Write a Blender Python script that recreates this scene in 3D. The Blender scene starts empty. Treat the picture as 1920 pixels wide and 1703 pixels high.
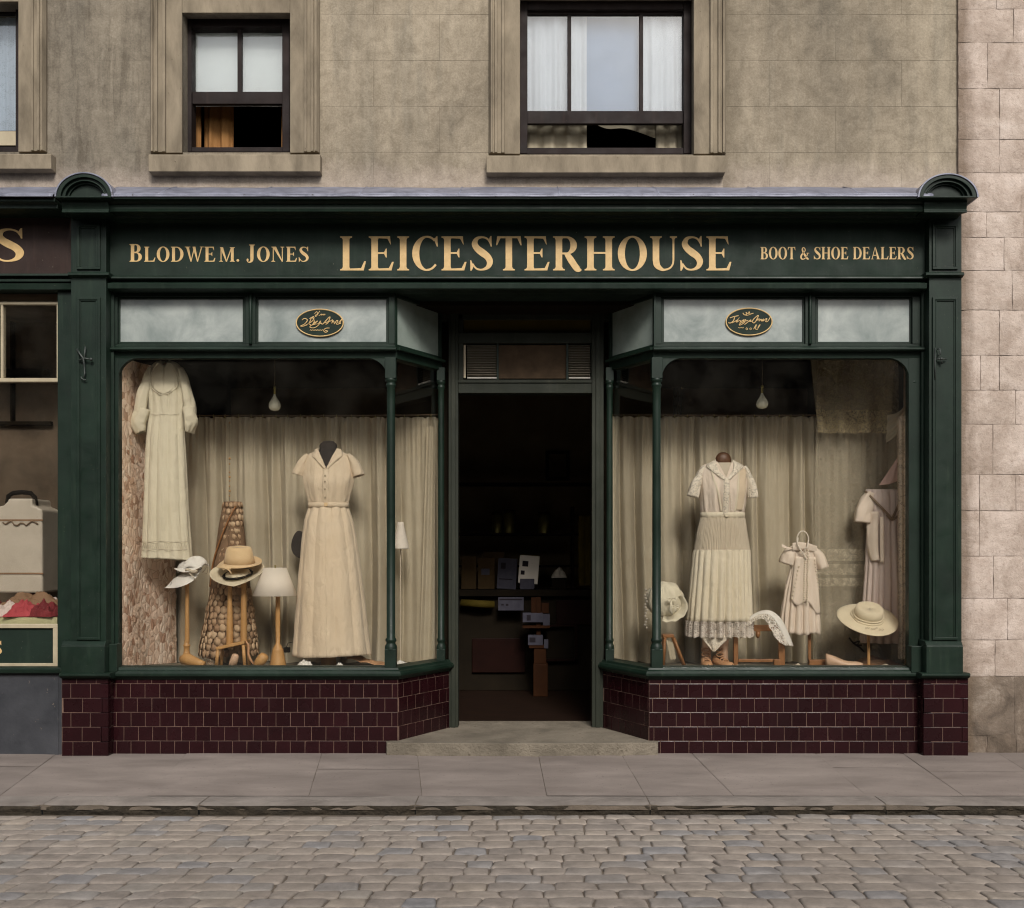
import bpy, bmesh, math, random
from mathutils import Vector, Matrix, noise
R = random.Random(7)
sc = bpy.context.scene
C = sc.collection
PI = math.pi
# ---- camera model: every position below is worked out in metres from the facade plane y = 0
S, D, CX, CY, EZ = 0.0034, 7.0, 985.0, 1035.0, 1.299
def X(px, Y=0.0): return (px - CX) * S * (D + Y) / D
def Z(py, Y=0.0): return EZ + (CY - py) * S * (D + Y) / D
def W(px, py, Y=0.0): return Vector((X(px, Y), Y, Z(py, Y)))
def lerp(a, b, t): return a + (b - a) * t
def sm(t): t = max(0, min(1, t)); return t * t * (3 - 2 * t)

# ---------------------------------------------------------------- materials
def col(r, g, b, k=1.0):
    f = lambda v: ((v / 255 + .055) / 1.055) ** 2.4 if v > 10 else v / 255 / 12.92
    return (f(r) * k, f(g) * k, f(b) * k, 1)
class NT:
    def __init__(s, m):
        s.t = m.node_tree; s.n = s.t.nodes; s.l = s.t.links
    def add(s, kind, inp=None, **kw):
        nd = s.n.new(kind)
        for k, v in kw.items(): setattr(nd, k, v)
        for k, v in (inp or {}).items():
            if isinstance(v, bpy.types.NodeSocket): s.l.new(v, nd.inputs[k])
            else: nd.inputs[k].default_value = v
        return nd
    def link(s, a, b): s.l.new(a, b)
    def noise(s, vec, scale, detail=5, rough=.6, dist=0):
        return s.add('ShaderNodeTexNoise', {'Vector': vec, 'Scale': scale, 'Detail': detail, 'Roughness': rough, 'Distortion': dist}).outputs['Fac']
    def ramp(s, fac, stops, interp='LINEAR'):
        r = s.add('ShaderNodeValToRGB', {'Fac': fac}); e = r.color_ramp.elements; r.color_ramp.interpolation = interp
        while len(e) < len(stops): e.new(.5)
        for i, (p, c) in enumerate(stops):
            e[i].position = p; e[i].color = c if hasattr(c, '__len__') else (c, c, c, 1)
        return r.outputs['Color']
    def mix(s, fac, a, b, mode='MIX'):
        m = s.add('ShaderNodeMix', data_type='RGBA', blend_type=mode)
        for sock, v in ((m.inputs[0], fac), (m.inputs[6], a), (m.inputs[7], b)):
            if isinstance(v, bpy.types.NodeSocket): s.l.new(v, sock)
            else: sock.default_value = v
        return m.outputs[2]
    def math(s, op, a, b=0.0, c=0.0):
        m = s.add('ShaderNodeMath', operation=op)
        for i, v in enumerate((a, b, c)):
            if isinstance(v, bpy.types.NodeSocket): s.l.new(v, m.inputs[i])
            else: m.inputs[i].default_value = v
        return m.outputs[0]
    def bump(s, h, strength, dist=.01, normal=None):
        i = {'Height': h, 'Strength': strength, 'Distance': dist}
        if normal: i['Normal'] = normal
        return s.add('ShaderNodeBump', i).outputs['Normal']
    def scale(s, vec, x, y, z):
        return s.add('ShaderNodeMapping', {'Vector': vec, 'Scale': (x, y, z)}).outputs[0]
def newmat(name):
    m = bpy.data.materials.new(name); m.use_nodes = True
    t = NT(m); p = t.n['Principled BSDF']
    t.p = p; t.o = t.add('ShaderNodeTexCoord').outputs['Object']
    return m, t
def simple(name, c1, c2=None, scale=6, rough=.6, bump=.15, bscale=120, bdist=.002, metal=0, stretch=(1, 1, 1), island=0, spec=.5, specks=None, coat=0, wrinkle=0, sheen=0, rough2=None, trans=0):
    m, t = newmat(name)
    v = t.scale(t.o, *stretch)
    n = t.noise(v, scale, 6, .62, .3)
    base = t.mix(t.ramp(n, [(.3, 0), (.7, 1)]), c1, c2 or c1)
    if island:
        rnd = t.add('ShaderNodeNewGeometry').outputs['Random Per Island']
        base = t.mix(1.0, base, t.ramp(rnd, [(0, 1 - island), (1, 1 + island)]), 'MULTIPLY')
    if specks:
        sn = t.noise(t.o, specks[1], 3, .5)
        base = t.mix(t.ramp(sn, [(specks[2], 0), (specks[2] + .04, 1)]), base, specks[0])
    t.link(base, t.p.inputs['Base Color'])
    if rough2 is not None:
        t.link(t.ramp(t.noise(v, scale * 1.7, 5), [(.3, rough), (.7, rough2)]), t.p.inputs['Roughness'])
    else: t.p.inputs['Roughness'].default_value = rough
    t.p.inputs['Metallic'].default_value = metal
    t.p.inputs['Specular IOR Level'].default_value = spec
    t.p.inputs['Coat Weight'].default_value = coat
    if sheen: t.p.inputs['Sheen Weight'].default_value = sheen; t.p.inputs['Sheen Roughness'].default_value = .5
    nrm = None
    if wrinkle: nrm = t.bump(t.noise(t.scale(t.o, 1, 1, .5), 14, 4, .55, .6), wrinkle, .02)
    if bump: nrm = t.bump(t.noise(v, bscale, 4, .6), bump, bdist, nrm)
    if nrm: t.link(nrm, t.p.inputs['Normal'])
    if trans:
        tr = t.add('ShaderNodeBsdfTranslucent', {'Color': base})
        mx = t.add('ShaderNodeMixShader', {0: trans, 1: t.p.outputs[0], 2: tr.outputs[0]})
        t.link(mx.outputs[0], t.n['Material Output'].inputs['Surface'])
    return m
M = {}
def glass(name, tint, refl=1.0, dirt=.05, ior=1.45):
    m, t = newmat(name)
    t.n.remove(t.p)
    fr = t.add('ShaderNodeFresnel', {'IOR': ior}).outputs[0]
    wob = t.bump(t.noise(t.o, 2.2, 2, .5), .08, .05)
    gl = t.add('ShaderNodeBsdfGlossy', {'Color': (1, 1, 1, 1), 'Roughness': .02, 'Normal': wob})
    tr = t.add('ShaderNodeBsdfTransparent', {'Color': tint})
    a = t.add('ShaderNodeMixShader', {0: t.math('MULTIPLY', fr, refl), 1: tr.outputs[0], 2: gl.outputs[0]})
    df = t.add('ShaderNodeBsdfDiffuse', {'Color': col(170, 165, 150)})
    d = t.math('MULTIPLY', t.ramp(t.noise(t.o, 3, 6, .65), [(.4, 0), (.85, 1)]), dirt)
    b = t.add('ShaderNodeMixShader', {0: d, 1: a.outputs[0], 2: df.outputs[0]})
    t.link(b.outputs[0], t.n['Material Output'].inputs['Surface'])
    return m
def lace(name, c, base_alpha=.5, scale=60, bands=None, bump=.3):
    """net cloth: threads opaque, holes open, by a cell pattern; bands = z-ranges of denser lacework"""
    m, t = newmat(name)
    t.p.inputs['Base Color'].default_value = c; t.p.inputs['Roughness'].default_value = .8
    vo = t.add('ShaderNodeTexVoronoi', {'Vector': t.o, 'Scale': scale, 'Randomness': .8}, feature='DISTANCE_TO_EDGE').outputs['Distance']
    th = t.ramp(vo, [(.08, 1), (.16, 0)])
    fl = t.ramp(t.noise(t.o, scale * .22, 4, .6, 1.2), [(.47, 0), (.53, 1)])
    a = t.math('ADD', t.math('MULTIPLY', th, .55), t.math('MULTIPLY', fl, .45))
    if bands:
        z = t.add('ShaderNodeSeparateXYZ', {0: t.o}).outputs[2]
        inb = None
        for z0, z1 in bands:
            b = t.math('MULTIPLY', t.math('GREATER_THAN', z, z0), t.math('LESS_THAN', z, z1))
            inb = b if inb is None else t.math('MAXIMUM', inb, b)
        a = t.math('MULTIPLY', a, t.math('ADD', t.math('MULTIPLY', inb, .5), .2))
    a = t.math('MINIMUM', t.math('ADD', a, base_alpha), 1.0)
    t.link(a, t.p.inputs['Alpha'])
    t.link(t.bump(a, bump, .004), t.p.inputs['Normal'])
    return m

# ---------------------------------------------------------------- mesh builder
class MB:
    def __init__(s): s.v = []; s.f = []; s.sm = []
    def add(s, vs, fs, smooth=False):
        o = len(s.v); s.v += [Vector(p) for p in vs]
        for f in fs: s.f.append([i + o for i in f]); s.sm.append(smooth)
        return s
    def box(s, x0, x1, y0, y1, z0, z1):
        if x0 > x1: x0, x1 = x1, x0
        if y0 > y1: y0, y1 = y1, y0
        if z0 > z1: z0, z1 = z1, z0
        return s.add([(x0, y0, z0), (x1, y0, z0), (x1, y1, z0), (x0, y1, z0), (x0, y0, z1), (x1, y0, z1), (x1, y1, z1), (x0, y1, z1)],
                     [(0, 3, 2, 1), (4, 5, 6, 7), (0, 1, 5, 4), (1, 2, 6, 5), (2, 3, 7, 6), (3, 0, 4, 7)])
    def pb(s, px0, py0, px1, py1, Y0, Y1):
        """box whose front face (at depth Y0) spans the given outline; Y1 is its back"""
        return s.box(X(px0, Y0), X(px1, Y0), Y0, Y1, Z(py1, Y0), Z(py0, Y0))
    def prism(s, pts, y0, y1):
        """pts = [(x,z)], extruded along y"""
        n = len(pts)
        a = sum(pts[i][0] * pts[(i + 1) % n][1] - pts[(i + 1) % n][0] * pts[i][1] for i in range(n))
        if a < 0: pts = pts[::-1]
        vs = [(x, y0, z) for x, z in pts] + [(x, y1, z) for x, z in pts]
        fs = [tuple(range(n)), tuple(range(2 * n - 1, n - 1, -1))]
        for i in range(n): j = (i + 1) % n; fs.append((j, i, i + n, j + n))
        return s.add(vs, fs)
    def xprof(s, x0, x1, prof):
        """prof = [(y,z)] closed outline, extruded along x"""
        n = len(prof)
        a = sum(prof[i][0] * prof[(i + 1) % n][1] - prof[(i + 1) % n][0] * prof[i][1] for i in range(n))
        if a < 0: prof = prof[::-1]
        vs = [(x1, y, z) for y, z in prof] + [(x0, y, z) for y, z in prof]
        fs = [tuple(range(n)), tuple(range(2 * n - 1, n - 1, -1))]
        for i in range(n): j = (i + 1) % n; fs.append((j, i, i + n, j + n))
        return s.add(vs, fs)
    def zprof(s, z0, z1, prof, top=None):
        """prof = [(x,y)] closed outline, extruded upward"""
        n = len(prof)
        a = sum(prof[i][0] * prof[(i + 1) % n][1] - prof[(i + 1) % n][0] * prof[i][1] for i in range(n))
        if a < 0: prof = prof[::-1]
        vs = [(x, y, z0) for x, y in prof] + [(x, y, z1) for x, y in prof]
        fs = [tuple(range(n - 1, -1, -1)), tuple(range(n, 2 * n))]
        for i in range(n): j = (i + 1) % n; fs.append((i, j, j + n, i + n))
        return s.add(vs, fs)
    def seg(s, p0, p1, th, z0, z1, front=0.0):
        """wall piece along p0->p1 (left to right seen from the street); front = how far its face stands out"""
        d = Vector((p1[0] - p0[0], p1[1] - p0[1])); d.normalize(); n = Vector((d.y, -d.x))
        a = Vector(p0) + n * front; b = Vector(p1) + n * front; c = Vector(p1) - n * (th - front); e = Vector(p0) - n * (th - front)
        if front == 0: c = Vector(p1) - n * th; e = Vector(p0) - n * th
        return s.zprof(z0, z1, [tuple(a), tuple(b), tuple(c), tuple(e)])
    def tube(s, pts, rad, n=10, cap=True, flat=1.0):
        pts = [Vector(p) for p in pts]; m = len(pts)
        rad = [rad] * m if not hasattr(rad, '__len__') else rad
        up = None; vs = []
        for i, p in enumerate(pts):
            t = (pts[min(i + 1, m - 1)] - pts[max(i - 1, 0)])
            if t.length < 1e-9: t = Vector((0, 0, 1))
            t.normalize()
            if up is None: up = t.cross(Vector((0, 1, 0))) if abs(t.y) < .95 else t.cross(Vector((1, 0, 0)))
            up = (up - t * up.dot(t)); up = up.normalized() if up.length > 1e-6 else t.orthogonal().normalized()
            w = t.cross(up)
            for k in range(n):
                a = 2 * PI * k / n
                vs.append(p + up * math.cos(a) * rad[i] + w * math.sin(a) * rad[i] * flat)
        fs = [(i * n + k, i * n + (k + 1) % n, (i + 1) * n + (k + 1) % n, (i + 1) * n + k) for i in range(m - 1) for k in range(n)]
        if cap: fs += [tuple(range(n - 1, -1, -1)), tuple((m - 1) * n + k for k in range(n))]
        return s.add(vs, fs, True)
    def lathe(s, prof, cx=0, cy=0, cz=0, n=24, mat=None, warp=None, sy=1.0):
        """prof = [(r,z)] from top or bottom"""
        vs = []
        for r, z in prof:
            for k in range(n):
                a = 2 * PI * k / n
                p = Vector((math.cos(a) * r, math.sin(a) * r * sy, z))
                if warp: p = warp(p, a, r)
                if mat: p = mat @ p
                vs.append(p + Vector((cx, cy, cz)))
        m = len(prof)
        fs = [(i * n + k, i * n + (k + 1) % n, (i + 1) * n + (k + 1) % n, (i + 1) * n + k) for i in range(m - 1) for k in range(n)]
        if prof[0][1] > prof[-1][1]: fs = [f[::-1] for f in fs]
        return s.add(vs, fs, True)
    def grid(s, fn, nu, nv, smooth=True, keep=None):
        vs = [fn(i / nu, j / nv) for j in range(nv + 1) for i in range(nu + 1)]
        fs = []
        for j in range(nv):
            for i in range(nu):
                if keep and not keep((i + .5) / nu, (j + .5) / nv): continue
                a = j * (nu + 1) + i; fs.append((a, a + 1, a + nu + 2, a + nu + 1))
        return s.add(vs, fs, smooth)
    def ball(s, c, r, sx=1, sy=1, sz=1, n=12):
        vs = []; m = n // 2
        for j in range(m + 1):
            p = PI * j / m
            for k in range(n):
                a = 2 * PI * k / n
                vs.append((c[0] + r * sx * math.sin(p) * math.cos(a), c[1] + r * sy * math.sin(p) * math.sin(a), c[2] + r * sz * math.cos(p)))
        return s.add(vs, [(j * n + k, (j + 1) * n + k, (j + 1) * n + (k + 1) % n, j * n + (k + 1) % n) for j in range(m) for k in range(n)], True)
    def build(s, name, mat, parent=None, bevel=0, sub=0, solid=0, seg=2):
        me = bpy.data.meshes.new(name)
        if parent is not None: o0 = ORG.get(parent.name, Vector((0, 0, 0)))
        else:
            xs = [v.x for v in s.v]; ys = [v.y for v in s.v]; zs = [v.z for v in s.v]
            o0 = Vector(((min(xs) + max(xs)) / 2, (min(ys) + max(ys)) / 2, min(zs)))
        me.from_pydata([tuple(v - o0) for v in s.v], [], s.f)
        me.validate()
        if len(me.polygons) == len(s.sm): me.polygons.foreach_set('use_smooth', s.sm)
        o = bpy.data.objects.new(name, me); C.objects.link(o)
        if mat: me.materials.append(mat)
        if parent is not None: o.parent = parent
        else: o.location = o0
        ORG[o.name] = o0
        if parent is not None and parent.type == 'MESH': pass
        if solid:
            md = o.modifiers.new('solid', 'SOLIDIFY'); md.thickness = solid; md.offset = 0
        if bevel:
            md = o.modifiers.new('bevel', 'BEVEL'); md.width = bevel; md.segments = seg; md.limit_method = 'ANGLE'; md.angle_limit = math.radians(40)
        if sub:
            md = o.modifiers.new('sub', 'SUBSURF'); md.levels = sub; md.render_levels = sub
        return o
ORG = {}
def tag(o, label=None, cat=None, group=None, kind=None):
    if label: o['label'] = label
    if cat: o['category'] = cat
    if group: o['group'] = group
    if kind: o['kind'] = kind
    return o
def thing(name, loc, label, cat, group=None):
    o = bpy.data.objects.new(name, None); C.objects.link(o); o.empty_display_size = .1
    o.location = loc; ORG[o.name] = Vector(loc)
    return tag(o, label, cat, group)
# ---------------------------------------------------------------- palette
def stucco():
    m, t = newmat('stucco'); o = t.o
    big = t.noise(t.scale(o, 1, 1, .45), 1.3, 6, .62, .4)
    c = t.ramp(big, [(.30, col(98, 91, 80)), (.46, col(130, 120, 104)), (.6, col(149, 138, 120)), (.78, col(162, 151, 133))])
    st = t.noise(t.scale(o, 3.0, 1, .35), 2.4, 5, .6, .8)
    c = t.mix(t.math('MULTIPLY', t.ramp(st, [(.5, 0), (.75, 1)]), .45), c, col(102, 98, 88))
    # soot at the left bay, pinkish salt bloom along the foot of the wall
    sep = t.add('ShaderNodeSeparateXYZ', {0: o}); x, z = sep.outputs[0], sep.outputs[2]
    lf = t.ramp(t.math('ADD', t.math('MULTIPLY', x, 1.0), t.math('MULTIPLY', t.noise(o, 2.5, 4), .8)), [(0, 1), (1, 0)])
    left = t.add('ShaderNodeMapRange', {'Value': t.math('ADD', x, t.math('MULTIPLY', t.noise(o, 2.2, 5), 1.2)), 1: -0.9, 2: -2.3, 3: 0.0, 4: 1.0}).outputs[0]
    c = t.mix(t.math('MULTIPLY', left, .55), c, col(96, 91, 83))
    vs_ = t.ramp(t.noise(t.scale(o, 5, 1, .55), 3, 6, .7, .4), [(.48, 0), (.66, 1)])
    c = t.mix(t.math('MULTIPLY', vs_, t.math('ADD', .16, t.math('MULTIPLY', left, .4))), c, col(74, 67, 57))
    foot = t.add('ShaderNodeMapRange', {'Value': t.math('ADD', z, t.math('MULTIPLY', t.noise(o, 5, 6, .7), -.25)), 1: 1.43, 2: 1.22, 3: 0.0, 4: 1.0}).outputs[0]
    c = t.mix(t.math('MULTIPLY', foot, .55), c, col(172, 158, 147))
    gr = t.noise(o, 75, 8, .8)
    c = t.mix(.38, c, t.ramp(gr, [(.35, .18), (.65, .82)]), 'SOFT_LIGHT')
    mot = t.noise(o, 11, 7, .72, .6)
    c = t.mix(.6, c, t.ramp(mot, [(.35, .3), (.65, .7)]), 'SOFT_LIGHT')
    pit = t.ramp(t.noise(o, 48, 4, .6), [(.68, 0), (.73, 1)])
    c = t.mix(t.math('MULTIPLY', pit, .45), c, col(70, 62, 52))
    wh = t.ramp(t.noise(t.scale(o, 1, 1, .8), 60, 5, .7), [(.66, 0), (.72, 1)])
    c = t.mix(t.math('MULTIPLY', wh, .35), c, col(205, 196, 180))
    # run-off stains under the three sills and soot beside the big window
    for x0_, x1_ in ((X(278, .15), X(600, .15)), (X(912, .15), X(1360, .15)), (-9, X(96, .15))):
        inx = t.math('MULTIPLY', t.math('GREATER_THAN', x, x0_), t.math('LESS_THAN', x, x1_))
        st_ = t.noise(t.scale(o, 9, 1, .8), 3, 4, .6)
        f_ = t.add('ShaderNodeMapRange', {'Value': t.math('ADD', z, t.math('MULTIPLY', st_, .22)), 1: 1.62, 2: 1.58, 3: 1.0, 4: 0.0}).outputs[0]
        f_ = t.math('MULTIPLY', t.math('MULTIPLY', t.math('SUBTRACT', 1.0, f_), 0.0), inx) if False else t.math('MULTIPLY', t.math('MULTIPLY', f_, inx), t.math('LESS_THAN', z, 1.50))
        c = t.mix(t.math('MULTIPLY', f_, .4), c, col(92, 84, 72))
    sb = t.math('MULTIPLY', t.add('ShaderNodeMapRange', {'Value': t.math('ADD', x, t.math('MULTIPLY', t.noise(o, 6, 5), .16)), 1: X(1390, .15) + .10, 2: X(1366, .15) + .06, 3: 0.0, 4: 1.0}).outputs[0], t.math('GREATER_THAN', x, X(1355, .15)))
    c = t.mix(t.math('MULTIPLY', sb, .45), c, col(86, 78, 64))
    br = t.add('ShaderNodeTexBrick', {'Vector': t.add('ShaderNodeMapping', {'Vector': o, 'Rotation': (PI / 2, 0, 0), 'Location': (.13, .097, 0)}).outputs[0], 'Scale': 1.0,
                'Mortar Size': .0035, 'Mortar Smooth': .6, 'Brick Width': .86, 'Row Height': .3, 'Color1': (1, 1, 1, 1), 'Color2': (.9, .9, .9, 1), 'Mortar': (0, 0, 0, 1)})
    fac = t.math('MULTIPLY', br.outputs['Fac'], t.ramp(t.noise(o, 3, 3), [(.35, .25), (.6, 1)]))
    fac = t.math('MULTIPLY', fac, t.add('ShaderNodeMapRange', {'Value': x, 1: -1.5, 2: -.7, 3: 0.25, 4: 1.0}).outputs[0])
    c = t.mix(t.math('MULTIPLY', fac, .46), c, col(84, 76, 64))
    t.link(c, t.p.inputs['Base Color']); t.p.inputs['Roughness'].default_value = .92; t.p.inputs['Specular IOR Level'].default_value = .2
    n1 = t.bump(t.math('MULTIPLY', fac, -1), .5, .004)
    n2 = t.bump(t.noise(o, 9, 5, .6), .25, .02, n1)
    t.link(t.bump(gr, .45, .004, n2), t.p.inputs['Normal'])
    return m
M['stucco'] = stucco()
M['trim_stone'] = simple('trim_stone', col(100, 91, 77), col(146, 134, 115), 7, .9, .6, 90, .003, stretch=(1, 1, .35), specks=(col(90, 80, 66), 60, .72), spec=.2)
def rubble(name, ca, cb, cc, isl=.16):
    m, t = newmat(name); o = t.o
    c = t.ramp(t.noise(o, 4.5, 7, .68, .4), [(.3, ca), (.55, cb), (.75, cc)])
    rnd = t.add('ShaderNodeNewGeometry').outputs['Random Per Island']
    c = t.mix(1.0, c, t.ramp(rnd, [(0, (1 - isl, 1 - isl * 1.1, 1 - isl * 1.2, 1)), (.5, 1.0), (1, (1 + isl * .5, 1 + isl * .5, 1 + isl * .6, 1))]), 'MULTIPLY')
    sp = t.ramp(t.noise(o, 42, 6, .8), [(.55, 0), (.66, 1)])
    c = t.mix(t.math('MULTIPLY', sp, .5), c, col(104, 88, 76))
    so = t.ramp(t.noise(o, 3.1, 9, .8, .5), [(.48, 0), (.64, 1)])
    c = t.mix(t.math('MULTIPLY', so, .36), c, col(124, 108, 93))
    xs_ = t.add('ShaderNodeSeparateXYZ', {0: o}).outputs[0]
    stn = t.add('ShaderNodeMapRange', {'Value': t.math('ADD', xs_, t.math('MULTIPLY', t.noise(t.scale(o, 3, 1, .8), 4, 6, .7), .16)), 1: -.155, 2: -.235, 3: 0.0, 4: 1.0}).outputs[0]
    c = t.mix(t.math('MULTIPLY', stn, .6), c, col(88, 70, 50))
    t.link(c, t.p.inputs['Base Color']); t.p.inputs['Roughness'].default_value = .93; t.p.inputs['Specular IOR Level'].default_value = .2
    n = t.bump(t.noise(o, 16, 7, .7), .6, .02)
    t.link(t.bump(t.noise(o, 110, 4, .7), .5, .004, n), t.p.inputs['Normal'])
    return m
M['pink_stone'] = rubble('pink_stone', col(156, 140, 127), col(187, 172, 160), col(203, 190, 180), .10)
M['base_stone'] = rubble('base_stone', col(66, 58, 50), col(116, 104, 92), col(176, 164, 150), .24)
M['mortar'] = simple('mortar', col(120, 104, 92), col(156, 140, 126), 12, .95, .5, 80, .004)
G1, G2 = (.0038, .0102, .0062, 1), (.0092, .0212, .0134, 1)
def paint(name, a, b, chip=col(120, 116, 98), rough=.38, chips=.69):
    m, t = newmat(name); o = t.o
    c = t.mix(t.ramp(t.noise(o, 3.2, 6, .65, .5), [(.3, 0), (.72, 1)]), a, b)
    st = t.ramp(t.noise(t.scale(o, 14, 14, 1.2), 2, 4, .6), [(.55, 0), (.8, 1)])
    c = t.mix(t.math('MULTIPLY', st, .35), c, (b[0] * 2.2 + .01, b[1] * 1.9 + .008, b[2] * 1.8 + .006, 1))
    ch = t.ramp(t.noise(o, 75, 3, .7), [(chips, 0), (chips + .025, 1)])
    ch = t.math('MULTIPLY', ch, t.ramp(t.noise(o, 4, 3), [(.45, 0), (.6, 1)]))
    c = t.mix(t.math('MULTIPLY', ch, .55), c, chip)
    t.link(c, t.p.inputs['Base Color'])
    t.link(t.ramp(t.noise(o, 9, 5), [(.3, rough), (.75, rough + .22)]), t.p.inputs['Roughness'])
    t.p.inputs['Specular IOR Level'].default_value = .24
    n = t.bump(t.noise(t.scale(o, 1, 1, 1), 30, 4, .6), .12, .003)
    t.link(t.bump(t.noise(t.scale(o, 60, 60, 5), 4, 3), .12, .001, n), t.p.inputs['Normal'])
    return m
M['green'] = paint('green_paint', G1, G2)
M['green_h'] = paint('green_paint_board', (.0046, .0115, .0072, 1), (.0090, .0208, .0132, 1), rough=.55)
M['green_olive'] = paint('olive_green_paint', (.013, .016, .010, 1), (.024, .027, .018, 1), rough=.55)
M['brown_board'] = paint('brown_board', (.02, .011, .009, 1), (.032, .019, .015, 1), rough=.6)
M['dark_wood'] = paint('dark_brown_sash', (.008, .0045, .004, 1), (.018, .0105, .009, 1), col(110, 84, 74), .6)
M['gold'] = simple('gold_lettering', col(184, 152, 98), col(204, 172, 118), 30, .55, .1, 60)
M['lead'] = simple('lead_sheet', col(96, 98, 110), col(136, 138, 152), 9, .5, .35, 30, .006, metal=.25, specks=(col(80, 78, 82), 24, .68))
M['frost'] = simple('frosted_glass', col(104, 114, 111), col(162, 167, 162), 4.2, .28, .05, 20, specks=(col(92, 98, 90), 26, .74), spec=.6)
M['frost_side'] = simple('frosted_side_glass', col(104, 116, 106), col(140, 150, 142), 3.2, .25, .05, 20, spec=.6)
M['glass'] = glass('shop_glass', (.985, .98, .965, 1), 1.1, .018)
M['glass_up'] = glass('upper_glass', (.93, .95, .96, 1), .75, .03, 1.7)
M['grout'] = simple('grout', col(112, 88, 74), col(86, 67, 57), 20, .9, .2, 90)
M['tile'] = simple('maroon_glazed_tile', (.0120, .0028, .0037, 1), (.0190, .0045, .0058, 1), 3, .14, .06, 9, .004, island=.16, spec=.22, rough2=.38)
M['paving'] = simple('paving_slab', col(104, 95, 89), col(132, 122, 115), 2.6, .85, .35, 70, .003, island=.07, specks=(col(98, 88, 82), 60, .67), stretch=(.6, 1.3, 1), spec=.3)
M['kerb'] = simple('kerb_stone', col(104, 97, 91), col(134, 126, 119), 5, .85, .6, 40, .006, island=.06, spec=.3)
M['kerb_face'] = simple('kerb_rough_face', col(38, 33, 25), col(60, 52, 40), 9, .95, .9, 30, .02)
M['step'] = simple('step_stone', col(92, 85, 74), col(128, 119, 105), 4, .88, .9, 45, .012, specks=(col(92, 84, 72), 30, .66), spec=.25)
def cob():
    m, t = newmat('cobble_stone'); o = t.o
    rnd = t.add('ShaderNodeNewGeometry').outputs['Random Per Island']
    c = t.ramp(rnd, [(0, col(122, 114, 107)), (.2, col(135, 126, 117)), (.45, col(128, 119, 111)), (.62, col(139, 129, 119)), (.75, col(124, 119, 115)), (.86, col(120, 118, 118)), (.93, col(132, 125, 117)), (1, col(141, 130, 118))])
    c = t.mix(.5, c, t.ramp(t.noise(o, 12, 6, .7), [(.3, .22), (.7, .78)]), 'OVERLAY')
    dirt = t.ramp(t.noise(o, 1.1, 5, .6), [(.45, 0), (.7, 1)])
    c = t.mix(t.math('MULTIPLY', dirt, .3), c, col(128, 116, 102))
    t.link(c, t.p.inputs['Base Color']); t.p.inputs['Roughness'].default_value = .72; t.p.inputs['Specular IOR Level'].default_value = .35
    n = t.bump(t.noise(o, 26, 6, .65), .4, .01)
    t.link(t.bump(t.noise(o, 160, 3), .3, .002, n), t.p.inputs['Normal'])
    return m
M['cobble'] = cob()
M['joint'] = simple('road_joint_dirt', col(82, 73, 63), col(106, 95, 83), 8, .95, .8, 90, .006)
M['slate'] = simple('slate_riser', col(30, 32, 37), col(56, 57, 61), 4, .5, .3, 40, .004, specks=(col(92, 84, 76), 30, .70), rough2=.75)
M['cream_paint'] = simple('cream_painted_wood', col(150, 138, 114), col(172, 160, 134), 8, .55, .1, 60, specks=(col(120, 104, 84), 40, .74))
M['white_paint'] = simple('white_painted_wood', col(176, 170, 158), col(196, 190, 178), 8, .5, .1, 60)
M['room'] = simple('dark_room_wall', col(23, 19, 14), col(34, 28, 20), 3, .9, .1, 20, spec=.06)  # base colour darkened to deepen the dimness indoors
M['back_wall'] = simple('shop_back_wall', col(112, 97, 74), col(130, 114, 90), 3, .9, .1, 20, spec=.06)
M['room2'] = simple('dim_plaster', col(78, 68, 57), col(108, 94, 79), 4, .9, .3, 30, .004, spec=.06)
M['floor_in'] = simple('shop_floorboards', col(26, 18, 14), col(40, 28, 21), 5, .6, .3, 20, stretch=(1, 8, 1), spec=.06)  # interior shade put into the floor colour
M['plat'] = simple('display_floor', col(104, 98, 86), col(132, 124, 108), 7, .85, .3, 60, spec=.06)
M['curtain'] = simple('beige_curtain_cloth', col(180, 168, 144), col(194, 183, 160), 3, .92, .35, 500, .001, wrinkle=.35, spec=.15, sheen=.1, trans=.12)
M['cream_cloth'] = simple('cream_cotton', col(212, 203, 178), col(222, 214, 191), 4, .9, .3, 600, .0008, wrinkle=.8, spec=.15, sheen=.15, trans=.1)
M['beige_cloth'] = simple('beige_linen', col(206, 187, 160), col(214, 197, 172), 4, .85, .3, 600, .0008, wrinkle=.8, spec=.2, sheen=.15)
M['silk_grey'] = simple('grey_beige_silk', col(180, 168, 148), col(192, 180, 160), 4, .7, .3, 500, .001, wrinkle=.3, spec=.3)
M['ivory_cloth'] = simple('ivory_cotton', col(216, 205, 180), col(224, 214, 192), 4, .85, .3, 600, .001, wrinkle=.7, spec=.2, sheen=.15, trans=.1)
M['blush_cloth'] = simple('blush_ivory_cloth', col(220, 204, 186), col(230, 216, 200), 4, .85, .3, 500, .001, wrinkle=.5, spec=.2, trans=.1)
M['mauve_cloth'] = simple('mauve_pink_cloth', col(204, 187, 180), col(214, 199, 190), 4, .85, .3, 500, .001, wrinkle=.45, spec=.2, trans=.1)
M['pink_cloth'] = simple('pink_cloth', col(200, 168, 158), col(210, 180, 168), 4, .8, .2, 400, .001, wrinkle=.5)
M['white_cloth'] = simple('white_cloth', col(208, 204, 196), col(222, 218, 210), 6, .85, .2, 300, .001, wrinkle=.4)
M['sash'] = simple('brown_ribbon', col(112, 92, 72), col(128, 108, 86), 8, .7, .2, 300, .001)
M['lace_trim'] = lace('lace_trim', col(206, 196, 184), .30, 75)
M['lace_dense'] = lace('dense_lace', col(222, 212, 194), .42, 105)
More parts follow.
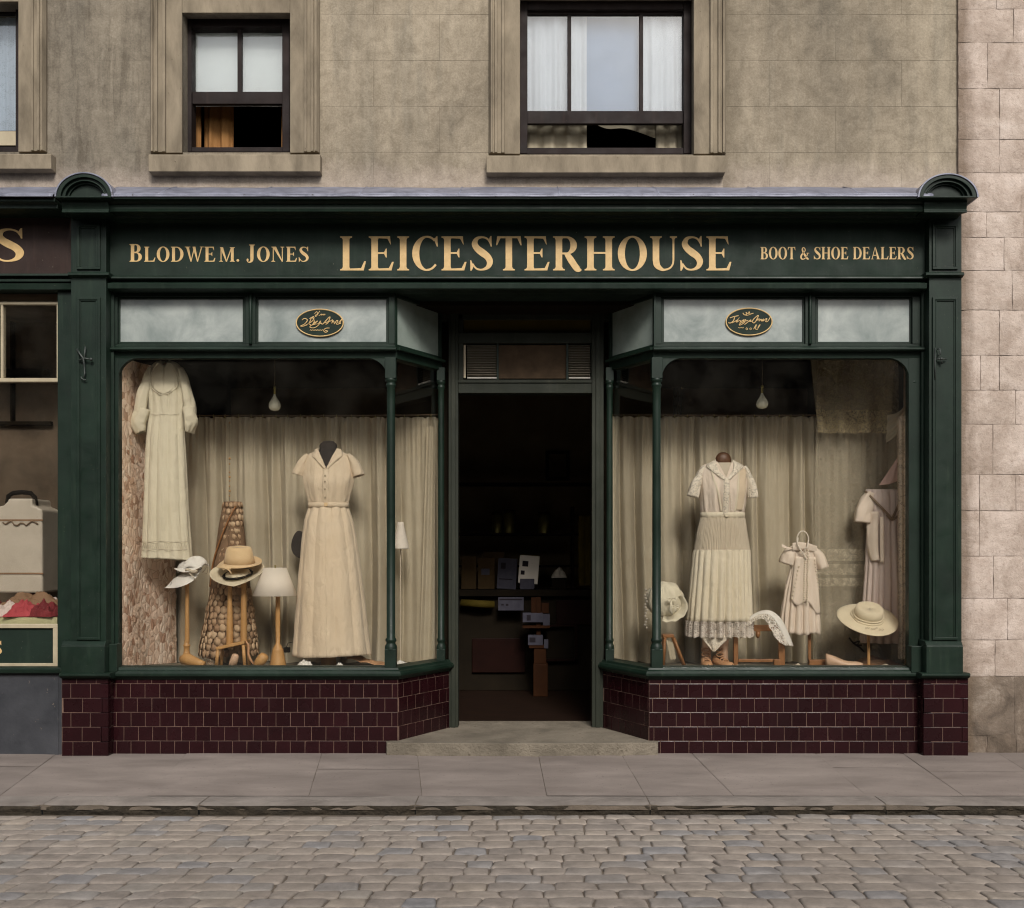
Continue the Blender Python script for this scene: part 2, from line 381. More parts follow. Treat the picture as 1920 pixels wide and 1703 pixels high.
def sheer():
    m, t = newmat('sheer_valance_net')
    t.link(t.mix(t.ramp(t.noise(t.scale(t.o, 1, 1, .3), 9, 5), [(.35, 0), (.65, 1)]), col(148, 134, 104), col(168, 154, 122)), t.p.inputs['Base Color']); t.p.inputs['Roughness'].default_value = .9
    z = t.add('ShaderNodeSeparateXYZ', {0: t.o}).outputs[2]
    edge = t.math('LESS_THAN', z, .16); fl = t.ramp(t.noise(t.o, 55, 4, .6, 1.5), [(.46, 0), (.54, 1)])
    t.link(t.math('ADD', .50, t.math('MULTIPLY', t.math('MULTIPLY', edge, fl), .3)), t.p.inputs['Alpha'])
    return m
M['sheer'] = sheer()
M['lace_open'] = lace('open_lace', col(224, 216, 204), .22, 62)
M['lace_net'] = lace('net_curtain', col(128, 116, 80), .30, 130)
M['lace_white'] = lace('white_lace_curtain', col(190, 198, 206), .82, 70)
M['wood'] = simple('turned_beech_wood', col(168, 124, 72), col(192, 150, 96), 5, .42, .1, 60, stretch=(3, 3, .6), rough2=.6)
M['wood_d'] = simple('brown_oak', col(124, 82, 44), col(150, 102, 58), 6, .5, .2, 50, stretch=(3, 3, .6))
M['leather'] = simple('tan_leather', col(176, 130, 92), col(196, 152, 112), 12, .5, .2, 100)
M['leather_p'] = simple('pale_blush_leather', col(190, 156, 128), col(204, 174, 146), 12, .5, .2, 100)
M['straw'] = simple('tan_felt', col(206, 176, 132), col(218, 190, 148), 6, .8, .3, 400, .001, sheen=.2)
M['felt'] = simple('cream_felt', col(206, 192, 162), col(218, 206, 178), 6, .85, .3, 400, .001, sheen=.2)
M['shade'] = simple('lamp_shade_cloth', col(232, 222, 208), col(236, 228, 214), 6, .85, .2, 400, .001, trans=.25)
M['black'] = simple('black_felt', col(24, 22, 20), col(38, 34, 30), 6, .7, .2, 100, spec=.06)
M['charcoal'] = simple('charcoal_form_cloth', col(40, 35, 32), col(52, 45, 40), 9, .85, .3, 200)
M['brown_form'] = simple('brown_form_wood', col(70, 44, 24), col(98, 62, 34), 9, .5, .2, 60)
M['iron'] = simple('painted_iron', (.012, .017, .015, 1), (.03, .036, .03, 1), 12, .5, .4, 60)
M['bulb'] = simple('pearl_bulb_glass', col(206, 204, 182), col(216, 214, 194), 6, .12, 0, spec=.7)
M['brass'] = simple('old_brass', col(150, 140, 80), col(172, 160, 96), 12, .4, .1, 60, metal=.6)
M['cord'] = simple('cord', col(120, 110, 92), None, 6, .8, .1)
M['amber'] = simple('amber_curtain_cloth', col(128, 88, 44), col(146, 104, 54), 5, .85, .3, 300, wrinkle=.4)
M['voile'] = simple('white_voile', col(206, 208, 212), col(216, 218, 221), 4, .9, .2, 300, wrinkle=.3)
M['sky_tint'] = simple('sky_reflection_tint', col(140, 156, 180), col(152, 167, 190), 4, .9, .1, 200)  # sky reflection of the middle pane put into a sheet's colour
M['blind'] = simple('white_roller_blind', col(240, 240, 234), col(246, 246, 240), 4, .9, .1, 200)
M['paper'] = simple('paper', col(60, 59, 68), col(78, 76, 84), 9, .8, .1, 60, spec=.06)  # white paper darkened in colour to stand in for the dim shop interior
M['kraft'] = simple('kraft_card', col(56, 44, 28), col(74, 58, 37), 9, .8, .2, 60, spec=.06)  # card colour darkened for the same indoor dimness
M['redwood'] = simple('red_brown_wood', col(24, 11, 8), col(34, 16, 11), 6, .5, .2, 40, spec=.06)  # wood darkened in colour to imitate the unlit interior
M['oakbox'] = simple('orange_wood', col(44, 25, 13), col(56, 32, 16), 6, .6, .2, 40, spec=.06)  # orange wood with the interior shade put into its colour
M['skin'] = simple('wax_form_leg', col(196, 160, 132), col(206, 172, 144), 6, .5, .1, 60)
M['white_tin'] = simple('grey_white_enamel', col(176, 166, 150), col(192, 182, 166), 5, .45, .15, 30, specks=(col(110, 96, 80), 40, .73))
M['red_cloth'] = simple('crimson_cloth', col(92, 16, 24), col(122, 28, 36), 5, .8, .3, 200, wrinkle=.5)
M['rose_cloth'] = simple('rose_red_cloth', col(150, 46, 54), col(176, 72, 78), 5, .8, .3, 200, wrinkle=.5)
M['tan_cloth'] = simple('brown_tan_cloth', col(118, 90, 66), col(144, 112, 84), 5, .8, .3, 200, wrinkle=.5)
M['cream_tin'] = simple('pale_yellow_tin', col(176, 172, 130), col(190, 186, 146), 5, .5, .1, 60, specks=(col(110, 100, 70), 40, .72))
M['ink'] = simple('dark_ink', col(40, 36, 40), None, 5, .8, 0, spec=.06)
M['louvre'] = simple('grey_louvre', col(120, 112, 98), col(140, 130, 114), 5, .5, .1, 60)
M['mesh_brown'] = simple('brown_wire_cloth', col(66, 54, 42), col(88, 72, 56), 12, .7, .6, 260, .003, spec=.06)
M['ochre'] = simple('ochre_blind', col(64, 54, 18), col(80, 68, 26), 5, .8, .2, 60, spec=.06)
def petals():
    m, t = newmat('petal_cloth'); o = t.o
    vo = t.add('ShaderNodeTexVoronoi', {'Vector': t.scale(o, 1, 1, .72), 'Scale': 24.0, 'Randomness': 1.0})
    ve = t.add('ShaderNodeTexVoronoi', {'Vector': t.scale(o, 1, 1, .72), 'Scale': 24.0, 'Randomness': 1.0}, feature='DISTANCE_TO_EDGE')
    r = t.add('ShaderNodeSeparateColor', {0: vo.outputs['Color']}).outputs[0]
    c = t.ramp(r, [(0, col(176, 138, 114)), (.14, col(226, 198, 176)), (.5, col(232, 208, 188)), (.86, col(238, 220, 202)), (.93, col(186, 154, 132))])
    c = t.mix(t.ramp(ve.outputs[0], [(.0, .55), (.07, 0)]), c, col(160, 124, 102))
    t.link(c, t.p.inputs['Base Color']); t.p.inputs['Roughness'].default_value = .8
    t.link(t.bump(t.ramp(ve.outputs[0], [(0, 0), (.3, 1)]), .5, .006), t.p.inputs['Normal'])
    return m
M['petal'] = petals()
def petal_leaf():
    m, t = newmat('petal_leaf')
    rnd = t.add('ShaderNodeNewGeometry').outputs['Random Per Island']
    c = t.ramp(rnd, [(0, col(160, 124, 100)), (.1, col(196, 162, 138)), (.3, col(222, 196, 174)), (1, col(234, 214, 194))])
    t.link(c, t.p.inputs['Base Color']); t.p.inputs['Roughness'].default_value = .8
    return m
M['petal_leaf'] = petal_leaf()
def shell_leaf():
    m, t = newmat('scale_leaf')
    rnd = t.add('ShaderNodeNewGeometry').outputs['Random Per Island']
    c = t.ramp(rnd, [(0, col(146, 116, 88)), (.5, col(176, 146, 114)), (1, col(196, 170, 138))])
    t.link(c, t.p.inputs['Base Color']); t.p.inputs['Roughness'].default_value = .75
    return m
M['scale'] = shell_leaf()
M['lining'] = simple('dark_lining', col(108, 84, 62), col(128, 102, 78), 8, .9, .3, 200)
M['glass_side'] = glass('side_glass', (.985, .98, .965, 1), .22, .008)
# ---------------------------------------------------------------- sign-painter's roman capitals, drawn as outlines (cap height 1)
def catmull(pts, k=8):
    P = [pts[0]] + list(pts) + [pts[-1]]; out = []
    for i in range(1, len(P) - 2):
        for j in range(k):
            t = j / k
            out.append(tuple(.5 * ((2 * P[i][d]) + (-P[i - 1][d] + P[i + 1][d]) * t + (2 * P[i - 1][d] - 5 * P[i][d] + 4 * P[i + 1][d] - P[i + 2][d]) * t * t + (-P[i - 1][d] + 3 * P[i][d] - 3 * P[i + 1][d] + P[i + 2][d]) * t ** 3) for d in range(len(P[i]))))
    out.append(tuple(P[-2])); return out
def ribbon(pts, k=8):
    """pts = (x,y,width)"""
    c = catmull(pts, k); L, Rr = [], []
    for i, p in enumerate(c):
        a, b = c[max(i - 1, 0)], c[min(i + 1, len(c) - 1)]
        dx, dy = b[0] - a[0], b[1] - a[1]; l = math.hypot(dx, dy) or 1
        nx, ny = -dy / l, dx / l; w = p[2] / 2
        L.append((p[0] + nx * w, p[1] + ny * w)); Rr.append((p[0] - nx * w, p[1] - ny * w))
    return L + Rr[::-1]
def stem(x0, x1, y0=0, y1=1, s=.07, top=True, bot=True):
    p = []
    if bot: p += [(x0, y0 + .10), (x0 - s * .35, y0 + .05), (x0 - s, y0 + .035), (x0 - s, y0), (x1 + s, y0), (x1 + s, y0 + .035), (x1 + s * .35, y0 + .05), (x1, y0 + .10)]
    else: p += [(x0, y0), (x1, y0)]
    if top: p += [(x1, y1 - .10), (x1 + s * .35, y1 - .05), (x1 + s, y1 - .035), (x1 + s, y1), (x0 - s, y1), (x0 - s, y1 - .035), (x0 - s * .35, y1 - .05), (x0, y1 - .10)]
    else: p += [(x1, y1), (x0, y1)]
    return p
def bowl(x0, cx, cy, rx, ry, t, th=.055, n=18):
    """right-hand half ring, flat ends at x0"""
    o = [(x0, cy + ry)] + [(cx + rx * math.cos(a), cy + ry * math.sin(a)) for a in [PI / 2 - PI * i / n for i in range(n + 1)]] + [(x0, cy - ry)]
    i_ = [(x0, cy - ry + th)] + [(cx + (rx - t) * math.cos(a), cy + (ry - th) * math.sin(a)) for a in [-PI / 2 + PI * i / n for i in range(n + 1)]] + [(x0, cy + ry - th)]
    return o + i_
def arm(x0, x1, y, th, d, up, slant=.03):
    """horizontal arm at height y with a wedge at its right end; d = wedge height, up = +1/-1 direction of wedge (0 both)"""
    if up == 0:
        return [(x0, y - th / 2), (x1 - .07, y - th / 2), (x1 - .02, y - d), (x1, y - d), (x1, y + d), (x1 - .02, y + d), (x1 - .07, y + th / 2), (x0, y + th / 2)]
    return [(x0, y), (x1 - slant, y), (x1 + (slant if up > 0 else -slant * .3), y + up * d), (x1 - .015, y + up * d), (x1 - .10, y + up * th * 1.25), (x0, y + up * th)]
SW = .175
def halfring(cx, cy, rx, ry, tw, th, side, n=20, a0=-90, a1=90):
    A = [math.radians(lerp(a0, a1, i / n)) for i in range(n + 1)]
    return [(cx + side * rx * math.cos(a), cy + ry * math.sin(a)) for a in A] + [(cx + side * (rx - tw) * math.cos(a), cy + (ry - th) * math.sin(a)) for a in A[::-1]]
def glyph(ch):
    g = SW
    if ch == 'L': return [stem(.07, .07 + g), arm(.07 + g, .66, 0, .055, .27, 1)], .68
    if ch == 'E': return [stem(.07, .07 + g), arm(.07 + g, .64, 0, .055, .25, 1), arm(.07 + g, .60, 1, .055, .24, -1), arm(.07 + g, .48, .51, .05, .13, 0)], .68
    if ch == 'I': return [stem(.07, .07 + g)], .07 * 2 + g
    if ch == 'T': return [stem(.335 - g / 2, .335 + g / 2, top=False), [(.02, 1.0), (-.005, .74), (.02, .74), (.11, .945), (.56, .945), (.65, .74), (.675, .74), (.65, 1.0)]], .67
    if ch == 'H': return [stem(.07, .07 + g), stem(.56, .56 + g), [(.07 + g, .485), (.56, .485), (.56, .54), (.07 + g, .54)]], .63 + g
    if ch == 'U': return [stem(.07, .07 + g, .3, 1, bot=False), stem(.60, .65, .3, 1, bot=False), ribbon([(.07 + g / 2, .32, g), (.10 + g / 2, .15, g * .95), (.22 + g / 2, .035, .10), (.40, .02, .06), (.53, .07, .05), (.605, .18, .045), (.625, .32, .05)])], .72
    if ch == 'O': return [halfring(.39, .5, .39, .515, g * 1.08, .05, 1), halfring(.39, .5, .39, .515, g * 1.08, .05, -1)], .78
    if ch == 'C': return [halfring(.40, .5, .40, .515, g * 1.08, .05, -1), halfring(.40, .5, .34, .515, .06, .055, 1, 8, 50, 90), halfring(.40, .5, .34, .515, .06, .06, 1, 8, -90, -42), [(.55, .93), (.60, .86), (.66, .70), (.685, .70), (.675, 1.0), (.65, 1.0), (.62, .955)]], .70
    if ch == 'S': return [ribbon([(.535, .80, .03), (.47, .92, .05), (.33, .975, .055), (.185, .93, .10), (.125, .79, .155), (.185, .655, .18), (.32, .53, .205), (.46, .41, .185), (.53, .26, .165), (.48, .105, .115), (.33, .025, .055), (.17, .055, .05), (.07, .20, .03)]), [(.50, .87), (.555, .70), (.58, .70), (.575, 1.01), (.55, 1.01), (.52, .955)], [(.095, .12), (.03, .30), (.005, .30), (.01, -.01), (.035, -.01), (.07, .05)]], .62
    if ch == 'R': return [stem(.07, .07 + g), bowl(.07 + g, .36, .735, .28, .265, g, .055), ribbon([(.36, .50, .13), (.46, .34, g), (.58, .14, g), (.67, .03, .16), (.76, .015, .04)], 6)], .76
    if ch == 'B': return [stem(.07, .07 + g), bowl(.07 + g, .33, .755, .25, .245, g, .055), bowl(.07 + g, .35, .27, .30, .27, g, .055)], .67
    if ch == 'D': return [stem(.07, .07 + g), bowl(.07 + g, .33, .5, .44, .5, g * 1.05, .055)], .79
    if ch == 'J': return [stem(.23, .23 + g, .15, 1, bot=False), ribbon([(.23 + g / 2, .2, g), (.30, .04, .15), (.20, -.06, .08), (.10, -.05, .05), (.05, .03, .05)]), [(.02, .10), (.05, .16), (.12, .13), (.13, .05), (.07, -.01), (.02, .02)]], .5
    if ch == 'N': return [stem(.10, .15, s=.09), stem(.66, .71, s=.09, bot=False), [(.08, 1.0), (.08 + g * 1.25, 1.0), (.71, .0), (.66, -.01)]], .82
    if ch == 'M': return [stem(.10, .155, s=.09, top=False), [(.06, 1), (.06 + g * 1.1, 1), (.50, .03), (.44, .0)], [(.44, .0), (.50, .0), (.84, 1), (.77, 1)], stem(.76, .76 + g)], 1.0
    if ch == 'W': return [[(.04, 1), (.04 + g, 1), (.37, .0), (.32, .0)], [(.32, 0), (.37, 0), (.60, 1), (.54, 1)], [(.44, 1), (.44 + g, 1), (.78, 0), (.73, 0)], [(.73, 0), (.78, 0), (1.04, 1), (.98, 1)], [(-.03, 1), (.30, 1), (.30, .965), (-.03, .965)], [(.90, 1), (1.12, 1), (1.12, .965), (.90, .965)]], 1.08
    if ch == 'A': return [[(.35, 1.0), (.40, 1.0), (.76, .0), (.55, .0)], [(.33, .96), (.38, 1.0), (.12, .0), (.06, .0)], [(.20, .30), (.60, .30), (.60, .355), (.20, .355)], [(-.02, 0), (.22, 0), (.22, .035), (-.02, .035)], [(.48, 0), (.84, 0), (.84, .035), (.48, .035)]], .80
    if ch == '.': return [[(.04 + .085 * (1 + math.cos(a)) - .085 + .06, .085 + .085 * math.sin(a)) for a in [2 * PI * i / 12 for i in range(12)]]], .2
    if ch == '&': return [ribbon([(.70, .48, .05), (.62, .30, .06), (.48, .10, .07), (.28, .0, .07), (.12, .06, .12), (.09, .22, .14), (.2, .42, .12), (.38, .58, .07), (.47, .76, .08), (.38, .93, .06), (.26, .93, .08), (.21, .78, .12), (.30, .55, .15), (.50, .25, .16), (.68, .03, .12), (.80, .03, .04)], 5), [(.58, .52), (.82, .52), (.82, .485), (.58, .485)]], .82
    return [], .3
def letters(mb, runs, px0, px1, Y, th=.0025, gap=.085):
    """runs = [(char, cap_height_px)] or (' ', px); base line and extent given in photo units, laid flat on the board"""
    tot = 0
    for ch, h, b in runs:
        tot += h if ch == ' ' else (glyph(ch)[1] + gap) * h
    k = (px1 - px0) / (tot - gap * runs[-1][1]); cur = px0
    n = 0
    for ch, h, b in runs:
        if ch == ' ': cur += h * k; continue
        ps, w = glyph(ch)
        for p in ps:
            e = .00025 * (n % 5); n += 1
            mb.prism([(X(cur + x * h * k, Y), Z(b - y * h, Y)) for x, y in p], Y - th - e, Y)
        cur += (w + gap) * h * k
# ================================================================ upper house wall
YW = .15     # plane of the rendered wall
house = thing('stucco_house', (0, .15, 2.3), 'weathered grey-brown rendered house front above the green shopfront', 'building')
mb = MB(); TH = .22
ztop, zbot = Z(-260, YW), Z(372, YW)
ops = [(-300, 4, 37, 285), (343, 22, 545, 286), (975, -12, 1301, 290)]
xl, xr = X(-620, YW), X(1803, YW)
cur = xl
for (a, t_, b, bt) in ops:
    mb.box(cur, X(a, YW), YW, YW + TH, zbot, ztop)
    mb.box(X(a, YW), X(b, YW), YW, YW + TH, zbot, Z(bt, YW))
    mb.box(X(a, YW), X(b, YW), YW, YW + TH, Z(t_, YW), ztop)
    cur = X(b, YW)
mb.box(cur, xr, YW, YW + TH, zbot, ztop)
mb.build('wall', M['stucco'], house)
def vmould(mb, pxs, z0, z1, flip=False):
    """upright architrave: list of (px, protrusion) steps"""
    pts = [(X(pxs[0][0], YW), YW + .01)]
    for p, d in pxs: pts.append((X(p, YW), YW - d))
    pts.append((X(pxs[-1][0], YW), YW + .01))
    # drop tiny duplicates
    mb.zprof(z0, z1, pts)
def architrave(L, T, Rr, B, l0, r1, t0):
    mb = MB()
    def prof(a, b):
        q = [(0, .02), (.07, .055), (.12, .055), (.13, .038), (.18, .038), (.19, .05), (.26, .05), (.27, .034), (.40, .034), (.41, .045), (.50, .045), (.505, .022), (1, .022)]
        return [(a + (b - a) * t, d) for t, d in q]
    vmould(mb, prof(l0, L), Z(B, YW), Z(-250, YW)); mb.build('window_surround', M['trim_stone'], house, bevel=.003)
    mb = MB(); vmould(mb, prof(r1, Rr)[::-1], Z(B, YW), Z(-250, YW)); mb.build('window_surround', M['trim_stone'], house, bevel=.003)
    mb = MB(); mb.box(X(L, YW) + .001, X(Rr, YW) - .001, YW - .020, YW + .01, Z(T, YW), Z(T - 60, YW)); mb.build('window_lintel', M['trim_stone'], house, bevel=.003)
architrave(343, 27, 545, 289, 284, 600, -6)
architrave(975, -14, 1300, 291, 917, 1360, None)
architrave(-300, 6, 37, 287, -340, 89, None)
for a, b, c, d in ((278, 289, 600, 323), (912, 291, 1360, 325), (-340, 288, 96, 318)):
    m2 = MB(); y0 = YW - .075
    zt, zb = Z(b, y0), Z(d, y0)
    m2.xprof(X(a, y0), X(c, y0), [(YW + .18, zt + .012), (y0 + .006, zt), (y0, zt - .006), (y0, zb + .004), (YW + .01, zb), (YW + .01, zt - .03), (YW + .18, zt - .03)])
    m2.build('window_sill', M['trim_stone'], house, bevel=.004)
YF = YW + .11
def sash(outer, panes, rails, mull, bottom_open, name, mat='dark_wood', glassmat='glass_up'):
    """outer=(l,t,r,b) frame; panes=list of rects (upper sash), rails=list of rects for timber"""
    l, t, r, b = outer
    fr = MB()
    fr.pb(l - 6, t - 8, l + 8, b, YF - .012, YF + .09); fr.pb(r - 8, t - 8, r + 6, b, YF - .012, YF + .09)
    fr.pb(l + 8, t - 22, r - 8, t + 10, YF - .011, YF + .09)
    f = fr.build('window_frame', M[mat], house, bevel=.003)
    for q in rails:
        x0, y0, x1, y1, dy = q
        MB().pb(x0, y0, x1, y1, YF + dy, YF + dy + .035).build('sash_rail', M[mat], f, bevel=.003)
    for q in panes:
        x0, y0, x1, y1, dy = q
        MB().pb(x0, y0, x1, y1, YF + dy + .016, YF + dy + .019).build('pane', M[glassmat if y1 < 260 else 'glass'], f)
    return f
sash((351, 40, 537, 285), [(352, 46, 446, 176, .02), (446, 46, 538, 176, .02)],
     [(357, 38, 535, 49, .02), (352, 46, 358, 178, .02), (532, 46, 538, 178, .02), (445, 49, 453, 173, .018), (351, 172, 539, 195, .012), (356, 276, 537, 285, 0)], None, True, 'a')
sash((981, 8, 1290, 288), [(982, 20, 1068, 212, .02), (1068, 20, 1203, 212, .02), (1203, 20, 1286, 212, .02), ],
     [(985, 12, 1283, 27, .02), (980, 12, 987, 210, .02), (1280, 12, 1287, 210, .02), (1064, 27, 1071, 209, .018), (1199, 27, 1206, 209, .018), (980, 208, 1287, 232, .012), (984, 277, 1285, 289, 0)], None, True, 'b')
sash((-220, 8, 37, 285), [(-212, 20, 37, 246, .02)], [(-212, 14, 36, 26, .02), (-212, 245, 37, 274, .01), (-212, 275, 37, 285, 0), (-60, 26, -54, 246, .02)], None, True, 'c', 'dark_wood')
MB().pb(-212, 246, 36, 273, YF - .004, YF + .01).build('bottom_rail', M['cream_paint'], bpy.data.objects['window_frame.002'], bevel=.003)
# white meeting rail of the far-left window is its own look
# rooms behind the upper windows
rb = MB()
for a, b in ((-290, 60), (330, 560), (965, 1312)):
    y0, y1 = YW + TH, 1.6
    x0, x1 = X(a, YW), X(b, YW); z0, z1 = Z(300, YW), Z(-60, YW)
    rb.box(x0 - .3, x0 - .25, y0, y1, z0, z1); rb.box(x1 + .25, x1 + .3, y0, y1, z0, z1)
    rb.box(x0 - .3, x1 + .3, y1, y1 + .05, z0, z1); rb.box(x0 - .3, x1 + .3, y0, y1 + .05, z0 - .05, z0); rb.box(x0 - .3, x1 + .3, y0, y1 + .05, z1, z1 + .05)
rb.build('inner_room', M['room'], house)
# curtains, a blind and a sky-tinted sheet behind the upper glass
def hang(px0, px1, py0, py1, Y, folds, amp, mat, name, label, cat, seed=0, skew=0, group=None, tie=0):
    rr = random.Random(seed); ph = [rr.uniform(0, 6) for _ in range(4)]
    def fn(u, v):
        px = lerp(px0, px1, u) + skew * v
        w = math.sin(u * folds * 2 * PI + ph[0]) + .4 * math.sin(u * folds * 4.7 * PI + ph[1]) + .3 * math.sin(u * folds * PI * .9 + ph[2] + v)
        p = W(px, lerp(py0, py1, v), Y); p.y += amp * w * (.5 + .5 * v); return p
    o = MB().grid(fn, max(24, int(folds * 12)), 10).build(name, M[mat], None)
    return tag(o, label, cat, group)
hang(350, 540, 30, 200, YF + .08, 1.2, .004, 'blind', 'blind_or_sky_sheet', 'white roller blind pulled down behind the two-light upper window', 'blind', 1)
hang(355, 378, 180, 292, YF + .16, 1.6, .012, 'amber', 'curtain', 'narrow strip of amber curtain at the left of the small upper window', 'curtain', 2, group='amber curtains')
hang(382, 438, 180, 292, YF + .2, 2.2, .018, 'amber', 'curtain', 'wider amber curtain hanging beside the black gap of the small upper window', 'curtain', 3, group='amber curtains')
hang(527, 548, 180, 292, YF + .16, 1.2, .012, 'amber', 'curtain', 'sliver of amber curtain at the right edge of the small upper window', 'curtain', 4, group='amber curtains')
hang(975, 1100, 5, 215, YF + .07, 4, .014, 'voile', 'curtain', 'white voile curtain behind the left light of the large upper window', 'curtain', 5, group='white voile curtains')
hang(1196, 1290, 5, 215, YF + .07, 3, .014, 'voile', 'curtain', 'white voile curtain behind the right light of the large upper window', 'curtain', 6, group='white voile curtains')
hang(1085, 1205, 5, 210, YF + .10, 1.1, .004, 'sky_tint', 'blind_or_sky_sheet', 'sheet tinted pale blue-grey as sky reflection behind the middle light of the large upper window', 'blind', 7)
hang(980, 1100, 222, 292, YF + .15, 3.5, .014, 'curtain', 'curtain', 'dingy short curtain below the meeting rail, left of the black gap', 'curtain', 8, group='short dingy curtains')
hang(1230, 1290, 222, 292, YF + .15, 2.4, .012, 'curtain', 'curtain', 'dingy short curtain below the meeting rail, right of the black gap', 'curtain', 9, group='short dingy curtains')
def drape(u, v):
    px = lerp(1122, 1236, u); top = 226; bot = 236 + 22 * u ** 1.3 + 3 * math.sin(u * 9)
    p = W(px, lerp(top, bot, v), YF + .17); p.y += .008 * math.sin(u * 14); return p
tag(MB().grid(drape, 30, 5).build('fallen_drape', M['curtain'], None), 'torn edge of a dingy drape sagging over the black gap of the large window', 'drape')
hang(-215, 37, 20, 250, YF + .10, 9, .012, 'lace_white', 'lace_curtain', 'blue-white lace curtain in the window cut off by the left edge', 'curtain', 10)

# ================================================================ stone building on the right
stone = thing('stone_building', (X(1900, .12), .12, 0), 'pale pinkish ashlar wall of the neighbouring building on the right', 'building')
rows = [-120, -50, 18, 81, 167, 262, 325, 398, 446, 508, 582, 667, 732, 796, 890, 958, 1043, 1122, 1200, 1268]
YS = .13; blk = MB(); rs = random.Random(3)
def stoneblock(mb, x0, x1, z0, z1, g=.0016):
    x0 += g; x1 -= g; z0 += g; z1 -= g
    nx = max(3, int((x1 - x0) / .03)); nz = max(3, int((z1 - z0) / .03)); off = rs.uniform(-.0025, .0025); sd = rs.uniform(0, 50)
    def fn(u, v):
        e = min(u, 1 - u, v * 1.0, 1 - v)
        ed = 1 if (u in (0, 1) or v in (0, 1)) else 0
        x = lerp(x0, x1, u); z = lerp(z0, z1, v)
        d = noise.noise(Vector((x * 7, sd, z * 7))) * .003 + noise.noise(Vector((x * 22, sd, z * 22))) * .0022
        jx = noise.noise(Vector((x * 5, z * 19, sd))) * .0035; jz = noise.noise(Vector((z * 5, x * 19, sd + 9))) * .003
        return Vector((x + jx * ed, YS - .009 + off + d + ed * .0045, z + jz * ed))
    mb.grid(fn, nx, nz, True)
for i in range(len(rows) - 1):
    z1, z0 = Z(rows[i], YS), Z(rows[i + 1], YS)
    joints = {2: [1900], 3: [1851], 5: [1873], 6: [1914], 8: [1882], 9: [1897], 11: [1838, 1873], 12: [1904], 14: [1836, 1904], 15: [1836], 16: [1862], 18: [1865]}.get(i, [lerp(1840, 1900, rs.random())])
    xs = [1796] + joints
    while xs[-1] < 2600: xs.append(xs[-1] + rs.uniform(70, 130))
    for a, b in zip(xs, xs[1:]): stoneblock(blk, X(a, YS), X(b, YS), z0, z1)
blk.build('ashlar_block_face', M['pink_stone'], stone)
# the lowest darker courses
blk = MB()
for py0, py1, js in ((1268, 1377, [1796, 1901, 2010, 2100, 2230, 2400]), (1377, 1425, [1796, 1850, 1905, 2010, 2120, 2260, 2400])):
    for a, b in zip(js, js[1:]): stoneblock(blk, X(a, YS), X(b, YS), max(0, Z(py1, YS)) - .01, Z(py0, YS))
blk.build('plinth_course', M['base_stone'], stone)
MB().box(X(1797, YS), X(2600, YS), YS + .0, YS + .3, -.02, Z(-120, YS)).build('mortar_bed', M['mortar'], stone)
# ================================================================ the green shopfront
shop = thing('shopfront', (0, .1, 0), 'dark green Victorian shopfront with gold lettering and maroon tiled stall risers', 'shopfront')
YR, YB = .09, .62        # tiled riser plane, plane of the recessed door
mats = M['green']
# --- entablature
c = MB()
yl = -.20
def zz(py, y): return Z(py, y)
xa, xb = X(203, -.1), X(1738, -.1)
prof = [(YW, zz(372, yl)), (yl, zz(367, yl)), (yl - .004, zz(369, yl)), (yl - .004, zz(373, yl)), (yl + .03, zz(375, yl + .03)), (yl + .05, zz(378, yl + .05)), (yl + .06, zz(383, yl + .06)),
        (yl + .055, zz(384, yl + .055)), (yl + .05, zz(391, yl + .05)), (yl + .055, zz(397, yl + .055)), (yl + .12, zz(399, yl + .12)), (yl + .14, zz(402, yl + .14)), (yl + .17, zz(405, yl + .17)),
        (yl + .175, zz(409, yl + .175)), (yl + .21, zz(413, yl + .21)), (yl + .235, zz(418, yl + .235)), (YW, zz(419, yl + .24))]
c.xprof(X(203, -.1), X(1738, -.1), prof)
cor = c.build('cornice', mats, shop, bevel=.0015)
# lead flashing laid over the cornice, with lapped seams
def leadroof(x0, x1, seed):
    def fn(u, v):
        x = lerp(x0, x1, u); n = noise.noise(Vector((x * 2.5, seed, v * 2))) * .006 + noise.noise(Vector((x * 9, v * 6, seed))) * .003
        y = lerp(yl - .008, YW + .0, v); z = lerp(zz(367, yl) + .004, zz(352, YW), v) + n * (1 if v > 0 else 0) + .012 * math.sin(v * PI)
        if v == 0: z += .001
        return Vector((x, y, z))
    m = MB().grid(fn, int((x1 - x0) / .03), 8)
    def fl(u, v): return Vector((lerp(x0, x1, u), yl - .008 - .001 * v, zz(367, yl) + .004 - v * .014 + noise.noise(Vector((lerp(x0, x1, u) * 6, seed, 1))) * .0025))
    m.grid(fl, int((x1 - x0) / .03), 2)
    x = x0 + .35
    while x < x1 - .2:
        m.tube([(x, yl - .006, zz(367, yl) + .006), (x + .004, (yl + YW) / 2, (zz(367, yl) + zz(352, YW)) / 2 + .017), (x, YW - .004, zz(352, YW) + .002)], .0045, 6, flat=.6); x += .62
    return m
leadroof(X(203, -.1), X(1738, -.1), 4).build('lead_flashing', M['lead'], shop, solid=.004)
